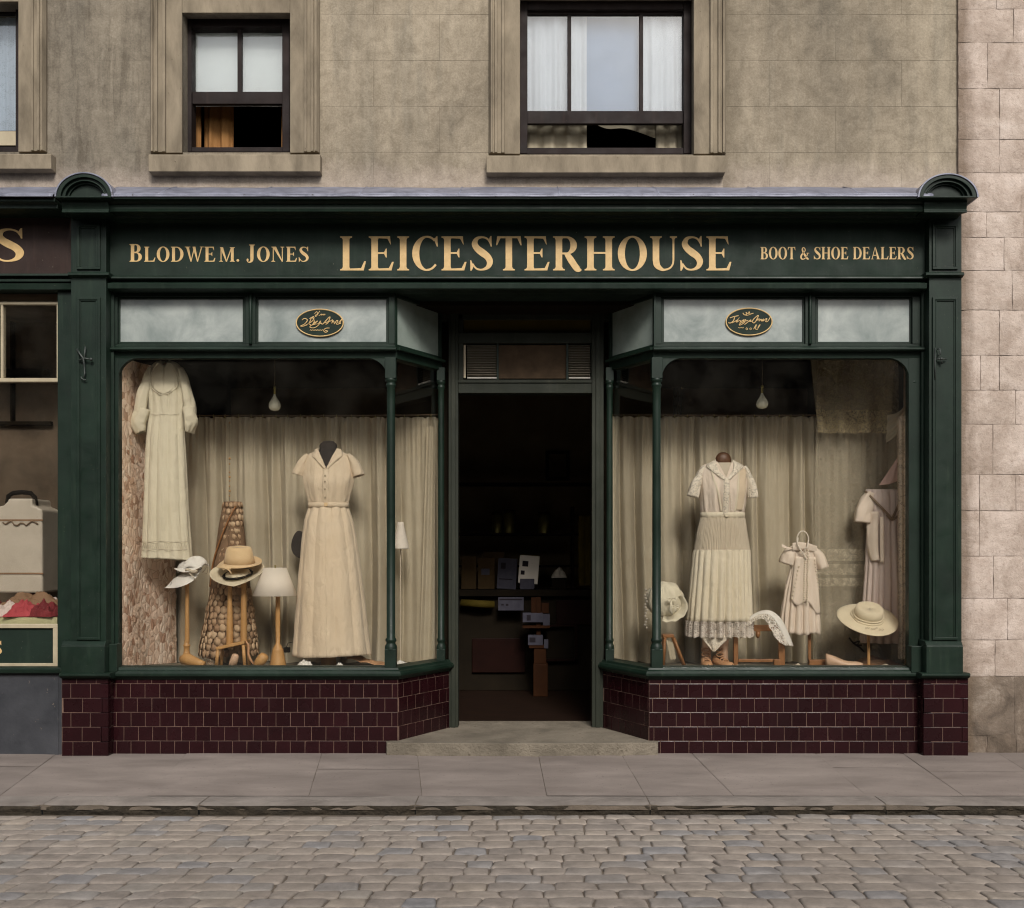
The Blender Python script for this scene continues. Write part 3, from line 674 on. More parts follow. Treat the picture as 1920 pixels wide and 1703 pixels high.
# fascia board
YFB = .07
fas = MB().pb(200, 416, 1742, 520, YFB, YFB + .03)
fb = fas.build('fascia_board', M['green_h'], shop)
t = MB(); letters(t, [(ch, 64, 507.5) for ch in 'LEICESTERHOUSE'], 638, 1372, YFB)
o = t.build('painted_name', M['gold'], fb); o['label'] = 'large gold capitals reading LEICESTERHOUSE'
t = MB()
r = [('B', 33, 491)] + [(ch, 28, 491) for ch in 'LODWE'] + [(' ', 3.5, 0), ('M', 27, 491), ('.', 28, 491), (' ', 9, 0), ('J', 31, 490)] + [(ch, 28, 491) for ch in 'ONES']
letters(t, r, 243, 579, YFB, .0018, .10)
o = t.build('painted_name', M['gold'], fb); o['label'] = 'small gold capitals reading BLODWE M. JONES'
t = MB()
r = [(ch, 23, 486.5) if ch != ' ' else (' ', 8, 0) for ch in 'BOOT & SHOE DEALERS']
r = [q if len(q) == 3 else q + (0,) for q in r]
letters(t, r, 1426, 1713, YFB, .0018, .07)
o = t.build('painted_name', M['gold'], fb); o['label'] = 'small gold capitals reading BOOT & SHOE DEALERS'
# moulding and lit band under the fascia
c = MB()
y = .05
c.xprof(X(200, 0), X(1740, 0), [(YW, Z(516, 0)), (.035, Z(517, .035)), (.015, Z(519, .015)), (.012, Z(522, .012)), (.03, Z(525, .03)), (.045, Z(527, .045)), (.05, Z(529, .05)), (.02, Z(530.5, .02)), (.012, Z(532, .012)), (.016, Z(541, .016)), (.03, Z(544, .03)), (.06, Z(546, .06)), (YW, Z(546, .06))])
c.build('frieze_moulding', mats, shop, bevel=.001)
# beam behind the fascia, over the windows and across the entrance
zs = Z(546, .06)
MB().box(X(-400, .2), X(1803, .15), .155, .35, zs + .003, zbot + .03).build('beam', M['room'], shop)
c = MB(); c.zprof(zs + .002, zs + .02, [(X(730, .12), .12), (X(1240, .12), .12), (X(1145, .64), .66), (X(828, .64), .66)])
c.build('porch_ceiling', M['green_h'], shop)
# --- pilasters
def pilaster(sl, sr, pl, pr, bl, br, capl, capr, arc, lw):
    m = MB()
    m.pb(sl, 398, sr, 1212, .0, .14)                       # shaft
    # raised frame round the sunk panels
    a, b = sl + 7, sr - 10
    for (x0, y0, x1, y1) in ((pl, 557, pr, 1200), (pl, 420, pr, 505)):
        f = 5
        m.pb(x0, y0, x1, y0 + f, -.014, .001); m.pb(x0, y1 - f, x1, y1, -.0135, .001); m.pb(x0, y0 + f - .5, x0 + f, y1 - f + .5, -.0142, .001); m.pb(x1 - f, y0 + f - .5, x1, y1 - f + .5, -.0138, .001)
        m.pb(x0 + f, y0 + f, x0 + f + 3, y1 - f, -.007, .001); m.pb(x1 - f - 3, y0 + f, x1 - f, y1 - f, -.0072, .001); m.pb(x0 + f + 3, y0 + f, x1 - f - 3, y0 + f + 3, -.0068, .001)
    o = m.build('pilaster', mats, shop, bevel=.002)
    m = MB()                                               # necking band
    m.xprof(X(sl - 6, -.03), X(sr + 5, -.03), [(.12, Z(510, -.02)), (-.025, Z(511, -.02)), (-.033, Z(513, -.03)), (-.033, Z(516, -.03)), (-.015, Z(519, -.01)), (-.005, Z(521, 0)), (.12, Z(521, 0))])
    m.build('necking_band', mats, o, bevel=.001)
    m = MB()                                               # pedestal block
    m.pb(bl, 1212, br, 1263, -.03, .14)
    m.xprof(X(bl, -.03), X(br, -.03), [(.14, Z(1200, 0)), (-.004, Z(1202, 0)), (-.026, Z(1210, -.026)), (-.028, Z(1212.2, -.028)), (.14, Z(1212.2, -.028))])
    m.build('pedestal', mats, o, bevel=.004)
    m = MB()                                               # console block
    x0, x1 = X(capl, -.17), X(capr, -.17)
    m.xprof(x0, x1, [(.14, Z(370, -.17)), (-.17, Z(370, -.17)), (-.168, Z(382, -.168)), (-.16, Z(393, -.16)), (-.168, Z(396, -.168)), (-.166, Z(399, -.166)), (-.08, Z(402, -.08)), (-.02, Z(409, -.02)), (.14, Z(409, -.02))])
    m.build('console', mats, o, bevel=.003)
    m = MB(); cx, cy, rx, rz = arc                          # rounded head
    n = 28; Yc = -.21
    def ap(r_, th, y): return (X(cx, Yc) + r_ * rx * S * math.cos(th), y, Z(cy, Yc) + r_ * rz * S * math.sin(th))
    def ring(ro, ri, y0, y1):
        vs = []; fs = []
        for i in range(n + 1):
            th = PI * i / n
            vs += [ap(ro, th, y0), ap(ri, th, y0), ap(ri, th, y1), ap(ro, th, y1)]
        for i in range(n):
            a_ = i * 4; b_ = a_ + 4
            fs += [(a_, a_ + 1, b_ + 1, b_), (a_ + 1, a_ + 2, b_ + 2, b_ + 1), (a_ + 2, a_ + 3, b_ + 3, b_ + 2), (a_ + 3, a_, b_, b_ + 3)]
        fs += [(0, 3, 2, 1), (4 * n, 4 * n + 1, 4 * n + 2, 4 * n + 3)]
        m.add(vs, fs)
    ring(.98, .84, -.215, YW); ring(.84, .74, -.195, YW); ring(.74, .70, -.205, YW); ring(.70, .62, -.18, YW)
    m.prism([(p[0], p[2]) for p in [ap(.625, PI * i / n, 0) for i in range(n + 1)]], -.165, YW)
    m.xprof(X(capl - 8, -.2), X(capr + 8, -.2), [(YW, Z(367, -.2)), (-.225, Z(368, -.22)), (-.225, Z(371, -.22)), (-.19, Z(374, -.19)), (YW, Z(374, -.19))])
    m.build('rounded_head', mats, o, bevel=.002)
    m = MB(); ring(1.045, .985, -.222, YW); m.build('lead_cap', M['lead'], o, bevel=.002)
    return o
p1 = pilaster(133, 199, 143, 187, 114, 196, 115, 203, (158, 370, 51, 43), 1)
p2 = pilaster(1742, 1803, 1749, 1797, 1737, 1806, 1733, 1814, (1777, 371, 53, 42), 1)
# narrow side strips between pilasters and window frames
m = MB()
for q_ in ((196, 1208, 219, 1260, .05, .14), (1709, 1212, 1740, 1262, .05, .14), (200, 545, 213, 1208, .085, .14), (1728, 545, 1742, 1212, .085, .14), (112, 520, 133, 1262, .10, .16)): MB().pb(*q_).build('side_strip', mats, shop, bevel=.003)
# --- tiled stall risers (each tile a glazed bevelled slab)
def tiles(p0, p1, py_top, Yt, tw, th, parent, offs=0, seed=1, cap=True, last=None):
    g = .0017; rr = random.Random(seed)
    d = Vector((p1[0] - p0[0], p1[1] - p0[1])); L = d.length; d.normalize(); nrm = Vector((d.y, -d.x))
    ztop = Z(py_top, Yt); m = MB()
    def tile(u0, u1, z0, z1):
        tx, tz, dd = rr.gauss(0, .0004), rr.gauss(0, .0004), rr.uniform(0, .0005)
        b = .003
        def P(u, z, h): q = Vector(p0) + d * u + nrm * h; return (q.x, q.y, z)
        u0 += g / 2; u1 -= g / 2; z0 += g / 2; z1 -= g / 2
        if u1 - u0 < .012: return
        h = [.0016 + dd + q_ for q_ in (-tx - tz, tx - tz, tx + tz, -tx + tz)]
        vs = [P(u0, z0, -.002), P(u1, z0, -.002), P(u1, z1, -.002), P(u0, z1, -.002),
              P(u0 + .0008, z0 + .0008, h[0] - .0008), P(u1 - .0008, z0 + .0008, h[1] - .0008), P(u1 - .0008, z1 - .0008, h[2] - .0008), P(u0 + .0008, z1 - .0008, h[3] - .0008),
              P(u0 + b, z0 + b, h[0]), P(u1 - b, z0 + b, h[1]), P(u1 - b, z1 - b, h[2]), P(u0 + b, z1 - b, h[3])]
        fs = []
        for k in range(2):
            for i in range(4): j = (i + 1) % 4; fs.append((k * 4 + i, k * 4 + j, k * 4 + 4 + j, k * 4 + 4 + i))
        fs.append((8, 9, 10, 11)); m.add(vs, fs)
    z = ztop
    if cap:
        u = -rr.uniform(.0, .05)
        while u < L: tile(max(0, u), min(L, u + tw * 1.0), z - .034, z); u += tw
        z -= .034
    k = 0
    while z > .0:
        z0 = max(z - th, -.01); u = -(tw * (.5 if k % 2 else .0) + offs + rr.uniform(-.008, .008)) % tw - tw
        while u < L:
            w = tw + rr.uniform(-.002, .002)
            if u + w > 0: tile(max(0, u), min(L, u + w), z0, z)
            u += w
        z = z0; k += 1
        if z <= 0: break
    m.build('riser_tiles', M['tile'], parent)
    q = MB().seg(p0, p1, .05, -.02, ztop); q.build('grout_bed', M['grout'], parent)
XL0, XL1, XLB = X(205, YR), X(746, YR), X(842, YB)
XR0, XR1, XRB = X(1217, YR), X(1731, YR), X(1131, YB)
ris = MB(); 
rl = thing('tiled_riser', ((XL0 + XL1) / 2, YR, 0), 'x', 'x')
bpy.data.objects.remove(rl)
T0 = 1272
tiles((XL0, YR), (XL1, YR), T0, YR, .0935, .0925, shop, .05, 1)
tiles((XL1, YR), (XLB, YB), T0, YR, .0935, .0925, shop, .03, 2)
tiles((XRB, YB), (XR0, YR), T0, YR, .0935, .0925, shop, .03, 3)
tiles((XR0, YR), (XR1, YR), T0, YR, .0935, .0925, shop, .02, 4)
for a, b, s_ in ((116, 203, 5), (1731, 1815, 6)):
    tiles((X(a, 0), 0), (X(b, 0), 0), 1272, 0, .125, .0925, shop, .06, s_)
    if a < 500: tiles((X(b, 0), 0), (X(b, 0), YR + .001), 1272, 0, .0935, .0925, shop, 0, s_ + 10)
    else: tiles((X(a, 0), YR + .001), (X(a, 0), 0), 1272, 0, .0935, .0925, shop, 0, s_ + 10); tiles((X(b, 0), 0), (X(b, 0), YS), 1272, 0, .0935, .0925, shop, 0, s_ + 12)
# --- window sill moulding following the plan
def sillrun(p0, p1, name='sill', mit0=0, mit1=0):
    d = Vector((p1[0] - p0[0], p1[1] - p0[1])); L = d.length; d.normalize(); n = Vector((d.y, -d.x))
    prof = [(-.09, 1250), (.006, 1252), (.012, 1256), (.030, 1258), (.040, 1262), (.040, 1266), (.030, 1269), (.014, 1270), (.008, 1274), (-.09, 1274)]
    vs = []
    for end, mt in ((0, mit0), (1, mit1)):
        for h, py in prof:
            u = (L if end else 0) + mt * h
            q = Vector(p0) + d * u + n * h; vs.append((q.x, q.y, Z(py, YR)))
    k = len(prof)
    fs = [tuple(range(k)), tuple(range(2 * k - 1, k - 1, -1))] + [((i + 1) % k, i, i + k, (i + 1) % k + k) for i in range(k)]
    m = MB().add(vs, fs); return m.build(name, mats, shop, bevel=.0015)
ang = math.atan2(YB - YR, XLB - XL1)
mt = math.tan(ang / 2)
sillrun((XL0, YR), (XL1, YR), mit1=mt); sillrun((XL1, YR), (XLB, YB), mit0=-mt, mit1=0)
sillrun((XR0, YR), (XR1, YR), mit0=-mt); sillrun((XRB, YB), (XR0, YR), mit1=mt)
for a, b in ((112, 207), (1727, 1818)):
    m = MB().xprof(X(a, -.03), X(b, -.03), [(YR + .05, Z(1262, 0)), (-.03, Z(1262, -.03)), (-.045, Z(1264, -.045)), (-.045, Z(1268, -.045)), (-.03, Z(1271, -.03)), (.0, Z(1273, 0)), (YR + .05, Z(1273, 0))])
    m.build('plinth_moulding', mats, shop, bevel=.002)
# --- window frames
YT = .12
ZH = Z(672, YT)
def frontwin(L, Rr, mull, panes, colpx, side, gl, gr):
    # transom lights
    m = MB()
    m.pb(L, 546, Rr, 556, YT - .01, YT + .06); m.pb(L, 645, Rr, 650, YT - .008, YT + .06)
    m.pb(L, 556, panes[0][0], 645, YT - .012, YT + .06); m.pb(panes[-1][1], 556, Rr, 645, YT - .012, YT + .06)
    m.pb(panes[0][1], 556, panes[1][0], 645, YT - .009, YT + .06)
    # glazing beads
    for a, b in panes:
        m.pb(a - .1, 556, a + 5, 645, YT + .012, YT + .03); m.pb(b - 5, 556, b + .1, 645, YT + .012, YT + .03); m.pb(a + 5, 555.9, b - 5, 561, YT + .0125, YT + .03); m.pb(a + 5, 641, b - 5, 645.1, YT + .0125, YT + .03)
    x = X((panes[0][1] + panes[1][0]) / 2, YT - .02)
    m.tube([(x, YT - .018, Z(552, YT)), (x, YT - .018, Z(646, YT))], .011, 10)
    fr = m.build('transom_frame', mats, shop, bevel=.0015)
    for a, b in panes:
        MB().pb(a + 3, 558, b - 3, 643, YT + .022, YT + .027).build('frosted_pane', M['frost'], fr)
    # transom bar with its drip
    m = MB().xprof(X(L - 4, YT), X(Rr + 4, YT), [(YT + .06, Z(650, YT)), (YT - .02, Z(651, YT)), (YT - .05, Z(652, YT - .05)), (YT - .056, Z(655, YT - .05)), (YT - .05, Z(657, YT - .05)), (YT - .012, Z(660, YT)), (YT - .006, Z(672, YT)), (YT + .06, Z(672, YT))])
    m.build('transom_bar', mats, shop, bevel=.001)
    # side posts
    m = MB(); m.pb(L - 2, 546, L + 2, 650, YT - .02, YT + .06)
    if side < 0: m.pb(L - 6, 672, gl, 1252, YT - .006, YT + .06); m.pb(L - 3, 672, L + 1, 1205, YT - .02, YT)
    else: m.pb(gr, 672, Rr + 4, 1252, YT - .006, YT + .06)
    m.build('window_post', mats, shop, bevel=.002)
    # rounded corner spandrels
    rad = 38
    for sgn, gx in ((1, gl), (-1, gr)):
        m = MB()
        pts = [(X(gx, YT), Z(670, YT))]
        for i in range(11):
            th = PI / 2 * i / 10
            pts.append((X(gx + sgn * (rad - rad * math.sin(th)), YT), Z(672 + rad - rad * math.cos(th) - (rad * 0), YT)))
        # arc from (gx+rad,672) to (gx,672+rad)
        arcp = [(X(gx + sgn * rad * (1 - math.cos(th)), YT), Z(672 + rad * (1 - math.sin(th)), YT)) for th in [PI / 2 - PI / 2 * i / 10 for i in range(11)]]
        m.prism([(X(gx, YT), Z(671, YT))] + arcp, YT - .004, YT + .035)
        m.build('corner_spandrel', mats, shop, bevel=.001)
    MB().box(X(gl, YT), X(gr, YT), YT + .02, YT + .026, Z(1254, YT), ZH).build('window_glass', M['glass'], shop)
frontwin(213, 740, 466, [(220, 460), (479, 729)], 733, -1, 222, 726)
frontwin(1228, 1728, 1520, [(1240, 1510), (1529, 1711)], 1231, 1, 1241, 1704)
# thin putty line on top of the sill in front of the glass
for q_ in ((222, 1249, 726, 1254), (1241, 1249, 1704, 1254)): MB().pb(*q_, YT + .0, YT + .02).build('putty_bead', M['green_olive'], shop)
# --- slender cast columns
def column(px, Y, half=False, top=712, r=.0265, base=True, ctop=672):
    x = X(px, Y); m = MB(); k = r / .0265
    pr = [(.034, Z(top - 2, Y)), (.038, Z(top, Y)), (.038, Z(top + 3, Y)), (.030, Z(top + 5, Y)), (.029, Z(top + 8, Y)), (.034, Z(top + 10, Y)), (.033, Z(top + 12, Y)), (.0275, Z(top + 15, Y)),
          (.0265, Z(top + 40, Y)), (.028, Z(1000, Y)), (.0285, Z(1196, Y)), (.035, Z(1198, Y)), (.036, Z(1202, Y)), (.030, Z(1204, Y)), (.030, Z(1207, Y)), (.037, Z(1210, Y)), (.040, Z(1213, Y)), (.041, Z(1218, Y))]
    m.lathe([(a * k, b) for a, b in pr], x, Y, 0, 20)
    o = m.build('column', mats, shop)
    m = MB(); w = .037 * k
    m.box(x - w, x + w, Y - w, Y + w, Z(1258, Y), Z(1217, Y)); m.build('column_base', mats, o, bevel=.003)
    MB().box(x - w * .95, x + w * .95, Y - w * .9, Y + w * .9, Z(top - 1, Y), Z(ctop, Y)).build('column_head', mats, o, bevel=.003)
column(733, YT + .0); column(1231, YT + .0); 
column(827, YB - .03, top=716, r=.021, ctop=690); column(1143, YB - .03, top=716, r=.021, ctop=690)
column(1712, YT + .02, top=716, r=.019)
# --- angled returns of the lobby
def ret(p0, p1, g0, g1):
    """p0,p1 plan points left to right"""
    a, b = Vector(p0), Vector(p1); L = (b - a).length; d = (b - a) / L
    m = MB()
    def sg(u0, u1, py0, py1, th=.05, fr=0.0):
        m.seg(tuple(a + d * u0), tuple(a + d * u1), th, Z(py1, YT), Z(py0, YT), fr)
    sg(.0, L, 546, 556); sg(0, L, 645, 651); sg(0, .02, 556, 645); sg(L - .02, L, 556, 645)
    m.build('return_frame', mats, shop, bevel=.0015)
    m = MB(); m.seg(tuple(a), tuple(b), .08, Z(672, YT), Z(651, YT), .0); m.seg(tuple(a), tuple(b), .03, Z(657, YT), Z(652, YT), .03)
    m.build('return_bar', mats, shop, bevel=.002)
    q = a + d * .02; r_ = b - d * .02; n = Vector((d.y, -d.x)) * -.02
    MB().seg(tuple(q + n), tuple(r_ + n), .005, Z(645, YT), Z(556, YT)).build('return_frosted_pane', M['frost_side'], shop)
    q = a + d * .03; r_ = b - d * .01
    MB().seg(tuple(q + n), tuple(r_ + n), .005, Z(1254, YT), Z(672, YT)).build('return_glass', M['glass_side'], shop)
ret((X(742, YT), YT), (X(829, YB - .02), YB - .02), 0, 0)
ret((X(1141, YB - .02), YB - .02), (X(1227, YT), YT), 0, 0)
# --- door frame at the back of the lobby
df = MB()
zf = .08
for a, b, s_ in ((841, 859, 1), (1110, 1132, -1)):
    df.box(X(a, YB), X(b, YB), YB, YB + .12, zf, Z(560, YB))
    c0 = (a + b) / 2
    df.box(X(c0 - 4, YB), X(c0 + 4, YB), YB - .012, YB + .005, zf, Z(575, YB))
df.box(X(859, YB), X(1110, YB), YB + .01, YB + .12, Z(737, YB), Z(714, YB))
df.box(X(859, YB), X(1110, YB), YB + .0, YB + .12, Z(718, YB), Z(712, YB))
df.box(X(841, YB), X(1132, YB), YB + .012, YB + .12, Z(643, YB), Z(623, YB))
df.box(X(859, YB), X(868, YB), YB + .02, YB + .12, Z(714, YB), Z(570, YB)); df.box(X(1108, YB), X(1110, YB), YB + .02, YB + .12, Z(714, YB), Z(570, YB))
df.box(X(820, YB), X(1150, YB), YB + .02, YB + .12, Z(598, YB), Z(545, YB))
dfo = df.build('door_frame', M['green_olive'], shop, bevel=.003)
MB().box(X(868, YB), X(1108, YB), YB + .05, YB + .06, Z(624, YB), Z(597, YB)).build('ochre_fanlight', M['ochre'], dfo)
for q_ in (931, 1062): MB().box(X(q_, YB), X(q_ + 4, YB), YB + .02, YB + .06, Z(712, YB), Z(643, YB)).build('fanlight_bar', mats, dfo, bevel=.001)
MB().box(X(935, YB), X(1062, YB), YB + .045, YB + .05, Z(708, YB), Z(645, YB)).build('wire_panel', M['mesh_brown'], dfo)
for a, b in ((875, 931), (1066, 1107)):
    m = MB(); py = 647
    while py < 706:
        z = Z(py, YB); m.xprof(X(a, YB), X(b, YB), [(YB + .032, z), (YB + .034, z + .002), (YB + .055, z + .011), (YB + .053, z + .007)]); py += 4.6
    m.box(X(a, YB), X(b, YB), YB + .065, YB + .07, Z(708, YB), Z(645, YB))
    m.build('louvre', M['louvre'], dfo)
    MB().box(X(a + 1, YB), X(b, YB), YB + .02, YB + .05, Z(709, YB), Z(706.5, YB)).build('louvre_ledge', M['white_paint'], dfo)
MB().box(X(869, YB), X(873, YB), YB + .02, YB + .05, Z(708, YB), Z(646, YB)).build('pale_strip', M['cream_paint'], dfo)
# entrance step
def steppts():
    P = [(X(845, YB), YB + .1), (X(XL_ := 842, YB), YB)]
    return P
pts = [(X(843, YB), YB + .3), (X(843, YB), YB + .0), (X(744, YR), YR + .02), (X(724, YR), YR - .005), (X(724, .0), .02)]
nfr = 26
for i in range(nfr + 1):
    u = i / nfr; px = lerp(724, 1234, u); pts.append((X(px, 0), .015 - .03 * math.sin(PI * u) + .004 * noise.noise(Vector((px * .03, 3, 1)))))
pts += [(X(1234, YR), YR - .005), (X(1219, YR), YR + .02), (X(1130, YB), YB), (X(1130, YB), YB + .3)]
st = MB().zprof(-.01, .08, pts)
so = tag(st.build('door_step', M['step'], None, bevel=.008, seg=3), 'worn grey stone step in front of the open shop doorway', 'step')
# iron shutter brackets on the pilasters
ib = thing('iron_bracket', tuple(W(157, 665, -.01)), 'dark forked iron bracket with knobs on the left pilaster', 'bracket')
m = MB(); q = lambda x, y, d=-.02: tuple(W(x, y, d))
m.tube([q(144, 655), q(150, 664, -.03), q(156, 672, -.03), q(158, 685), q(159, 700), q(157, 708, -.03)], [.006, .006, .008, .006, .006, .005], 8)
m.tube([q(160, 650), q(159, 662), q(158, 673, -.03)], .0055, 8); m.tube([q(148, 676), q(158, 672, -.03), q(170, 674, -.03)], [.005, .006, .004], 8)
m.tube([q(162, 712), q(158, 713), q(153, 710), q(152, 706)], .004, 8)
m.build('iron_bar', M['iron'], ib); MB().ball(q(171, 674, -.03), .011).build('knob', M['iron'], ib)
ib = thing('iron_bracket', tuple(W(1765, 670, -.01)), 'small hinge-like iron latch on the right pilaster', 'bracket')
m = MB(); m.tube([q(1753, 652), q(1753, 690), q(1754, 711)], .004, 8); m.tube([q(1754, 672), q(1765, 674, -.03), q(1776, 673)], [.004, .007, .004], 8)
m.tube([q(1757, 655), q(1762, 654, -.03), q(1763, 665, -.03), q(1758, 668)], .0045, 8); m.tube([q(1765, 674, -.03), q(1766, 682)], .005, 8)
m.build('iron_bar', M['iron'], ib); MB().ball(q(1765, 673, -.03), .010).build('knob', M['iron'], ib)
# oval badges on the frosted panes
def badge(cx, cy, rx, ry, strokes, label):
    Y = YT + .018; c = W(cx, cy, Y)
    b = thing('oval_badge', tuple(c), label, 'badge')
    n = 48
    def el(k, y): return [(c.x + k * rx * S * math.cos(2 * PI * i / n), c.z + k * ry * S * math.sin(2 * PI * i / n)) for i in range(n)]
    MB().prism(el(.93, 0), Y - .008, Y + .004).build('face', M['green_h'], b)
    m = MB(); m.tube([(x, Y - .008, z) for x, z in el(.955, 0)] + [(el(.955, 0)[0][0], Y - .008, el(.955, 0)[0][1])], .0042, 8, cap=False); m.build('gilt_rim', M['gold'], b)
    m = MB()
    for s_ in strokes:
        w = 1.25 * s_[0][2]
        cm = catmull([(p[0], p[1]) for p in s_], 5)
        m.tube([(c.x + x * rx * S, Y - .0105, c.z + y * ry * S) for x, y in cm], w, 6, flat=.6)
    m.build('gilt_script', M['gold'], b)
def zigs(x0, x1, y, h, n, sl=.05):
    return [(lerp(x0, x1, i / (2 * n)) + (sl if i % 2 else 0), y + (h if i % 2 else 0)) for i in range(2 * n + 1)]
TH_ = .0018
def tw(s, w=TH_): return [(s[0][0], s[0][1], w)] + list(s[1:])
L_ = [tw([(-.22, .62), (-.12, .78), (-.10, .6), (-.18, .52), (-.14, .45), (.0, .82)]), tw([(-.04, .5)] + zigs(.0, .2, .52, .1, 3)),
      tw([(-.72, .18), (-.62, .3), (-.5, .18), (-.62, -.1), (-.78, -.24), (-.62, -.22), (-.3, .12), (-.24, .42), (-.42, .28)], .0024), tw([(-.56, -.2), (-.42, 0), (-.32, .36), (-.22, .1), (-.32, -.18), (-.42, -.1)], .0024),
      tw([(-.32, -.18), (-.16, .05), (-.08, .12), (-.2, -.08), (-.06, -.08), (.04, .14), (-.04, -.15), (-.22, -.36), (-.4, -.32), (-.3, -.16), (.04, -.05)], .0022), tw([(.04, .0), (.12, -.1), (.28, .2), (.42, .42), (.34, .0), (.24, -.12)], .0026),
      tw([(.18, -.02), (.44, .12), (.52, .2), (.48, -.08)], .0022), tw([(.48, -.08), (.56, .14), (.6, -.08), (.68, .14), (.74, .12), (.68, -.1), (.8, -.06), (.9, .26)], .0022), tw([(.9, .26), (.78, .0), (.86, -.06)], .002)]
L_ += [tw(zigs(-.40, .14, -.56, .07, 8, .0), .0012), tw([(.40, -.38), (.24, -.40), (.16, -.56), (.24, -.68), (.32, -.6), (.22, -.54)], .0022)]
badge(600, 606, 47, 27, L_, 'green oval badge with gold script in the left shop window transom')
R_ = [tw([(-.26, .62), (-.2, .48), (-.1, .52), (-.14, .66), (-.04, .56), (.0, .7), (.04, .54), (.14, .58)], .0022), tw([(-.22, .5), (-.1, .44), (.02, .5), (.18, .6)], .002),
      tw([(-.80, .26), (-.66, .34), (-.44, .42)], .0024), tw([(-.6, .32), (-.66, .04), (-.78, -.1), (-.86, -.08)], .0026), tw([(-.72, -.1), (-.5, .1), (-.4, .3), (-.54, -.06), (-.4, .08), (-.36, .02), (-.4, -.08)], .0022),
      tw([(-.4, -.08), (-.22, .14), (-.28, -.04), (-.18, .12), (-.14, .1), (-.22, -.1), (-.4, -.26), (-.36, -.12), (-.04, .1)], .0022), tw([(-.2, -.22), (.0, .04), (.08, .14), (.02, .0), (.12, .04)], .0022),
      tw([(.12, -.02), (.2, .2), (.38, .44), (.3, .1), (.2, -.1), (.12, 0)], .0026), tw([(.3, .06), (.42, .2), (.4, .02), (.5, .18), (.5, .02), (.6, .2), (.56, .02), (.68, .18), (.74, .2), (.68, .0), (.78, .04), (.9, .4)], .0022)]
R_ += [tw(zigs(-.46, -.22, -.46, .06, 4, .0), .0011), tw([(-.12, -.42), (-.06, -.5), (-.1, -.58), (-.14, -.5), (-.08, -.44)], .0014), tw([(.06, -.42), (.1, -.5), (.06, -.58), (.02, -.5), (.08, -.44)], .0014), tw([(.18, -.55), (.3, -.2), (.26, -.5), (.34, -.52), (.46, -.2), (.38, -.36), (.34, -.58)], .0022)]
badge(1404, 604, 46, 27, R_, 'green oval badge with gold script in the right shop window transom')
# ================================================================ ground
FZ = lambda Y: lerp(.545, .506, (Y - .15) / .7)
kb = -1.35
m = MB(); rg = random.Random(5)
jt = [-900, -650, -420, -170, 100, 345, 602, 783, 1010, 1167, 1302, 1535, 1700, 1880, 2060, 2300, 2560]
jb = [-1180, -880, -600, -300, 0, 277, 579, 791, 1025, 1210, 1375, 1625, 1805, 2000, 2230, 2500, 2800]
ys0, ys1 = .12, -1.145
XT = [X(p, 0) for p in jt]; XB_ = [(p - CX) * S * (D - 1.13) / D for p in jb]
def slab(c4, z, mb, g=.0012, nx=10, ny=5):
    sd = rg.uniform(0, 99); dz = rg.uniform(-.0015, .0015); tx = rg.uniform(-.0015, .0015)
    cx = sum(p[0] for p in c4) / 4; cy = sum(p[1] for p in c4) / 4
    c4 = [(p[0] + g * (1 if cx > p[0] else -1), p[1] + g * (1 if cy > p[1] else -1)) for p in c4]
    def fn(u, v):
        x = lerp(lerp(c4[0][0], c4[1][0], u), lerp(c4[3][0], c4[2][0], u), v); y = lerp(lerp(c4[0][1], c4[1][1], u), lerp(c4[3][1], c4[2][1], u), v)
        ed = u in (0, 1) or v in (0, 1)
        w = noise.noise(Vector((x * 9, y * 9, sd))) * .0018 if ed else 0
        return Vector((x + w, y + w, z + dz + tx * (u - .5) + noise.noise(Vector((x * 2, y * 2, sd))) * .0015 - (.003 if ed else 0)))
    mb.grid(fn, nx, ny, True)
for i in range(len(jt) - 1):
    cuts = [ys0, {3: -.35, 6: -.42, 9: -.5, 11: -.36, 12: -.5}.get(i, None), ys1] if i in (3, 6, 9, 11, 12) else [ys0, ys1]
    for a, b in zip(cuts, cuts[1:]):
        f = lambda k, y: lerp(XT[k], XB_[k], (0 - y) / 1.13)
        slab([(f(i, b), b), (f(i + 1, b), b), (f(i + 1, a), a), (f(i, a), a)], 0, m, ny=10)
tag(m.build('pavement', M['paving'], None), kind='structure')
tag(MB().box(-9, 9, ys1 - .2, .16, -.03, -.006).build('pavement_bed', M['joint'], None), kind='structure')
# kerb stones with a rough split face
m = MB(); mf = MB(); x = -9.0
ks = [-9]
while ks[-1] < 9: ks.append(ks[-1] + rg.uniform(.7, 1.25))
ex = [X(522 / 2 + 960, 0) * .81]
for a, b in zip(ks, ks[1:]):
    sd = rg.uniform(0, 99)
    def ked(x): return kb + noise.noise(Vector((x * 5, sd, 0))) * .012 + noise.noise(Vector((x * 1.1, 7, 0))) * .02
    def top(u, v):
        x = lerp(a + .003, b - .003, u); y = lerp(ked(x), ys1 - .004, v)
        return Vector((x, y, .001 + noise.noise(Vector((x * 3, y * 3, sd))) * .002 - (.008 if v == 0 else 0) - (.004 if (u in (0, 1) or v == 1) else 0)))
    m.grid(top, 24, 6)
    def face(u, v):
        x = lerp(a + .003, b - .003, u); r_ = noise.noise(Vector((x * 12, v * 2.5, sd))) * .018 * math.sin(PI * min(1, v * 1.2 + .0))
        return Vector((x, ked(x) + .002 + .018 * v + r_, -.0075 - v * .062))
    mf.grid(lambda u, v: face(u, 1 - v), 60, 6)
tag(m.build('kerb', M['kerb'], None), kind='structure'); tag(mf.build('kerb_face', M['kerb_face'], None), kind='structure')
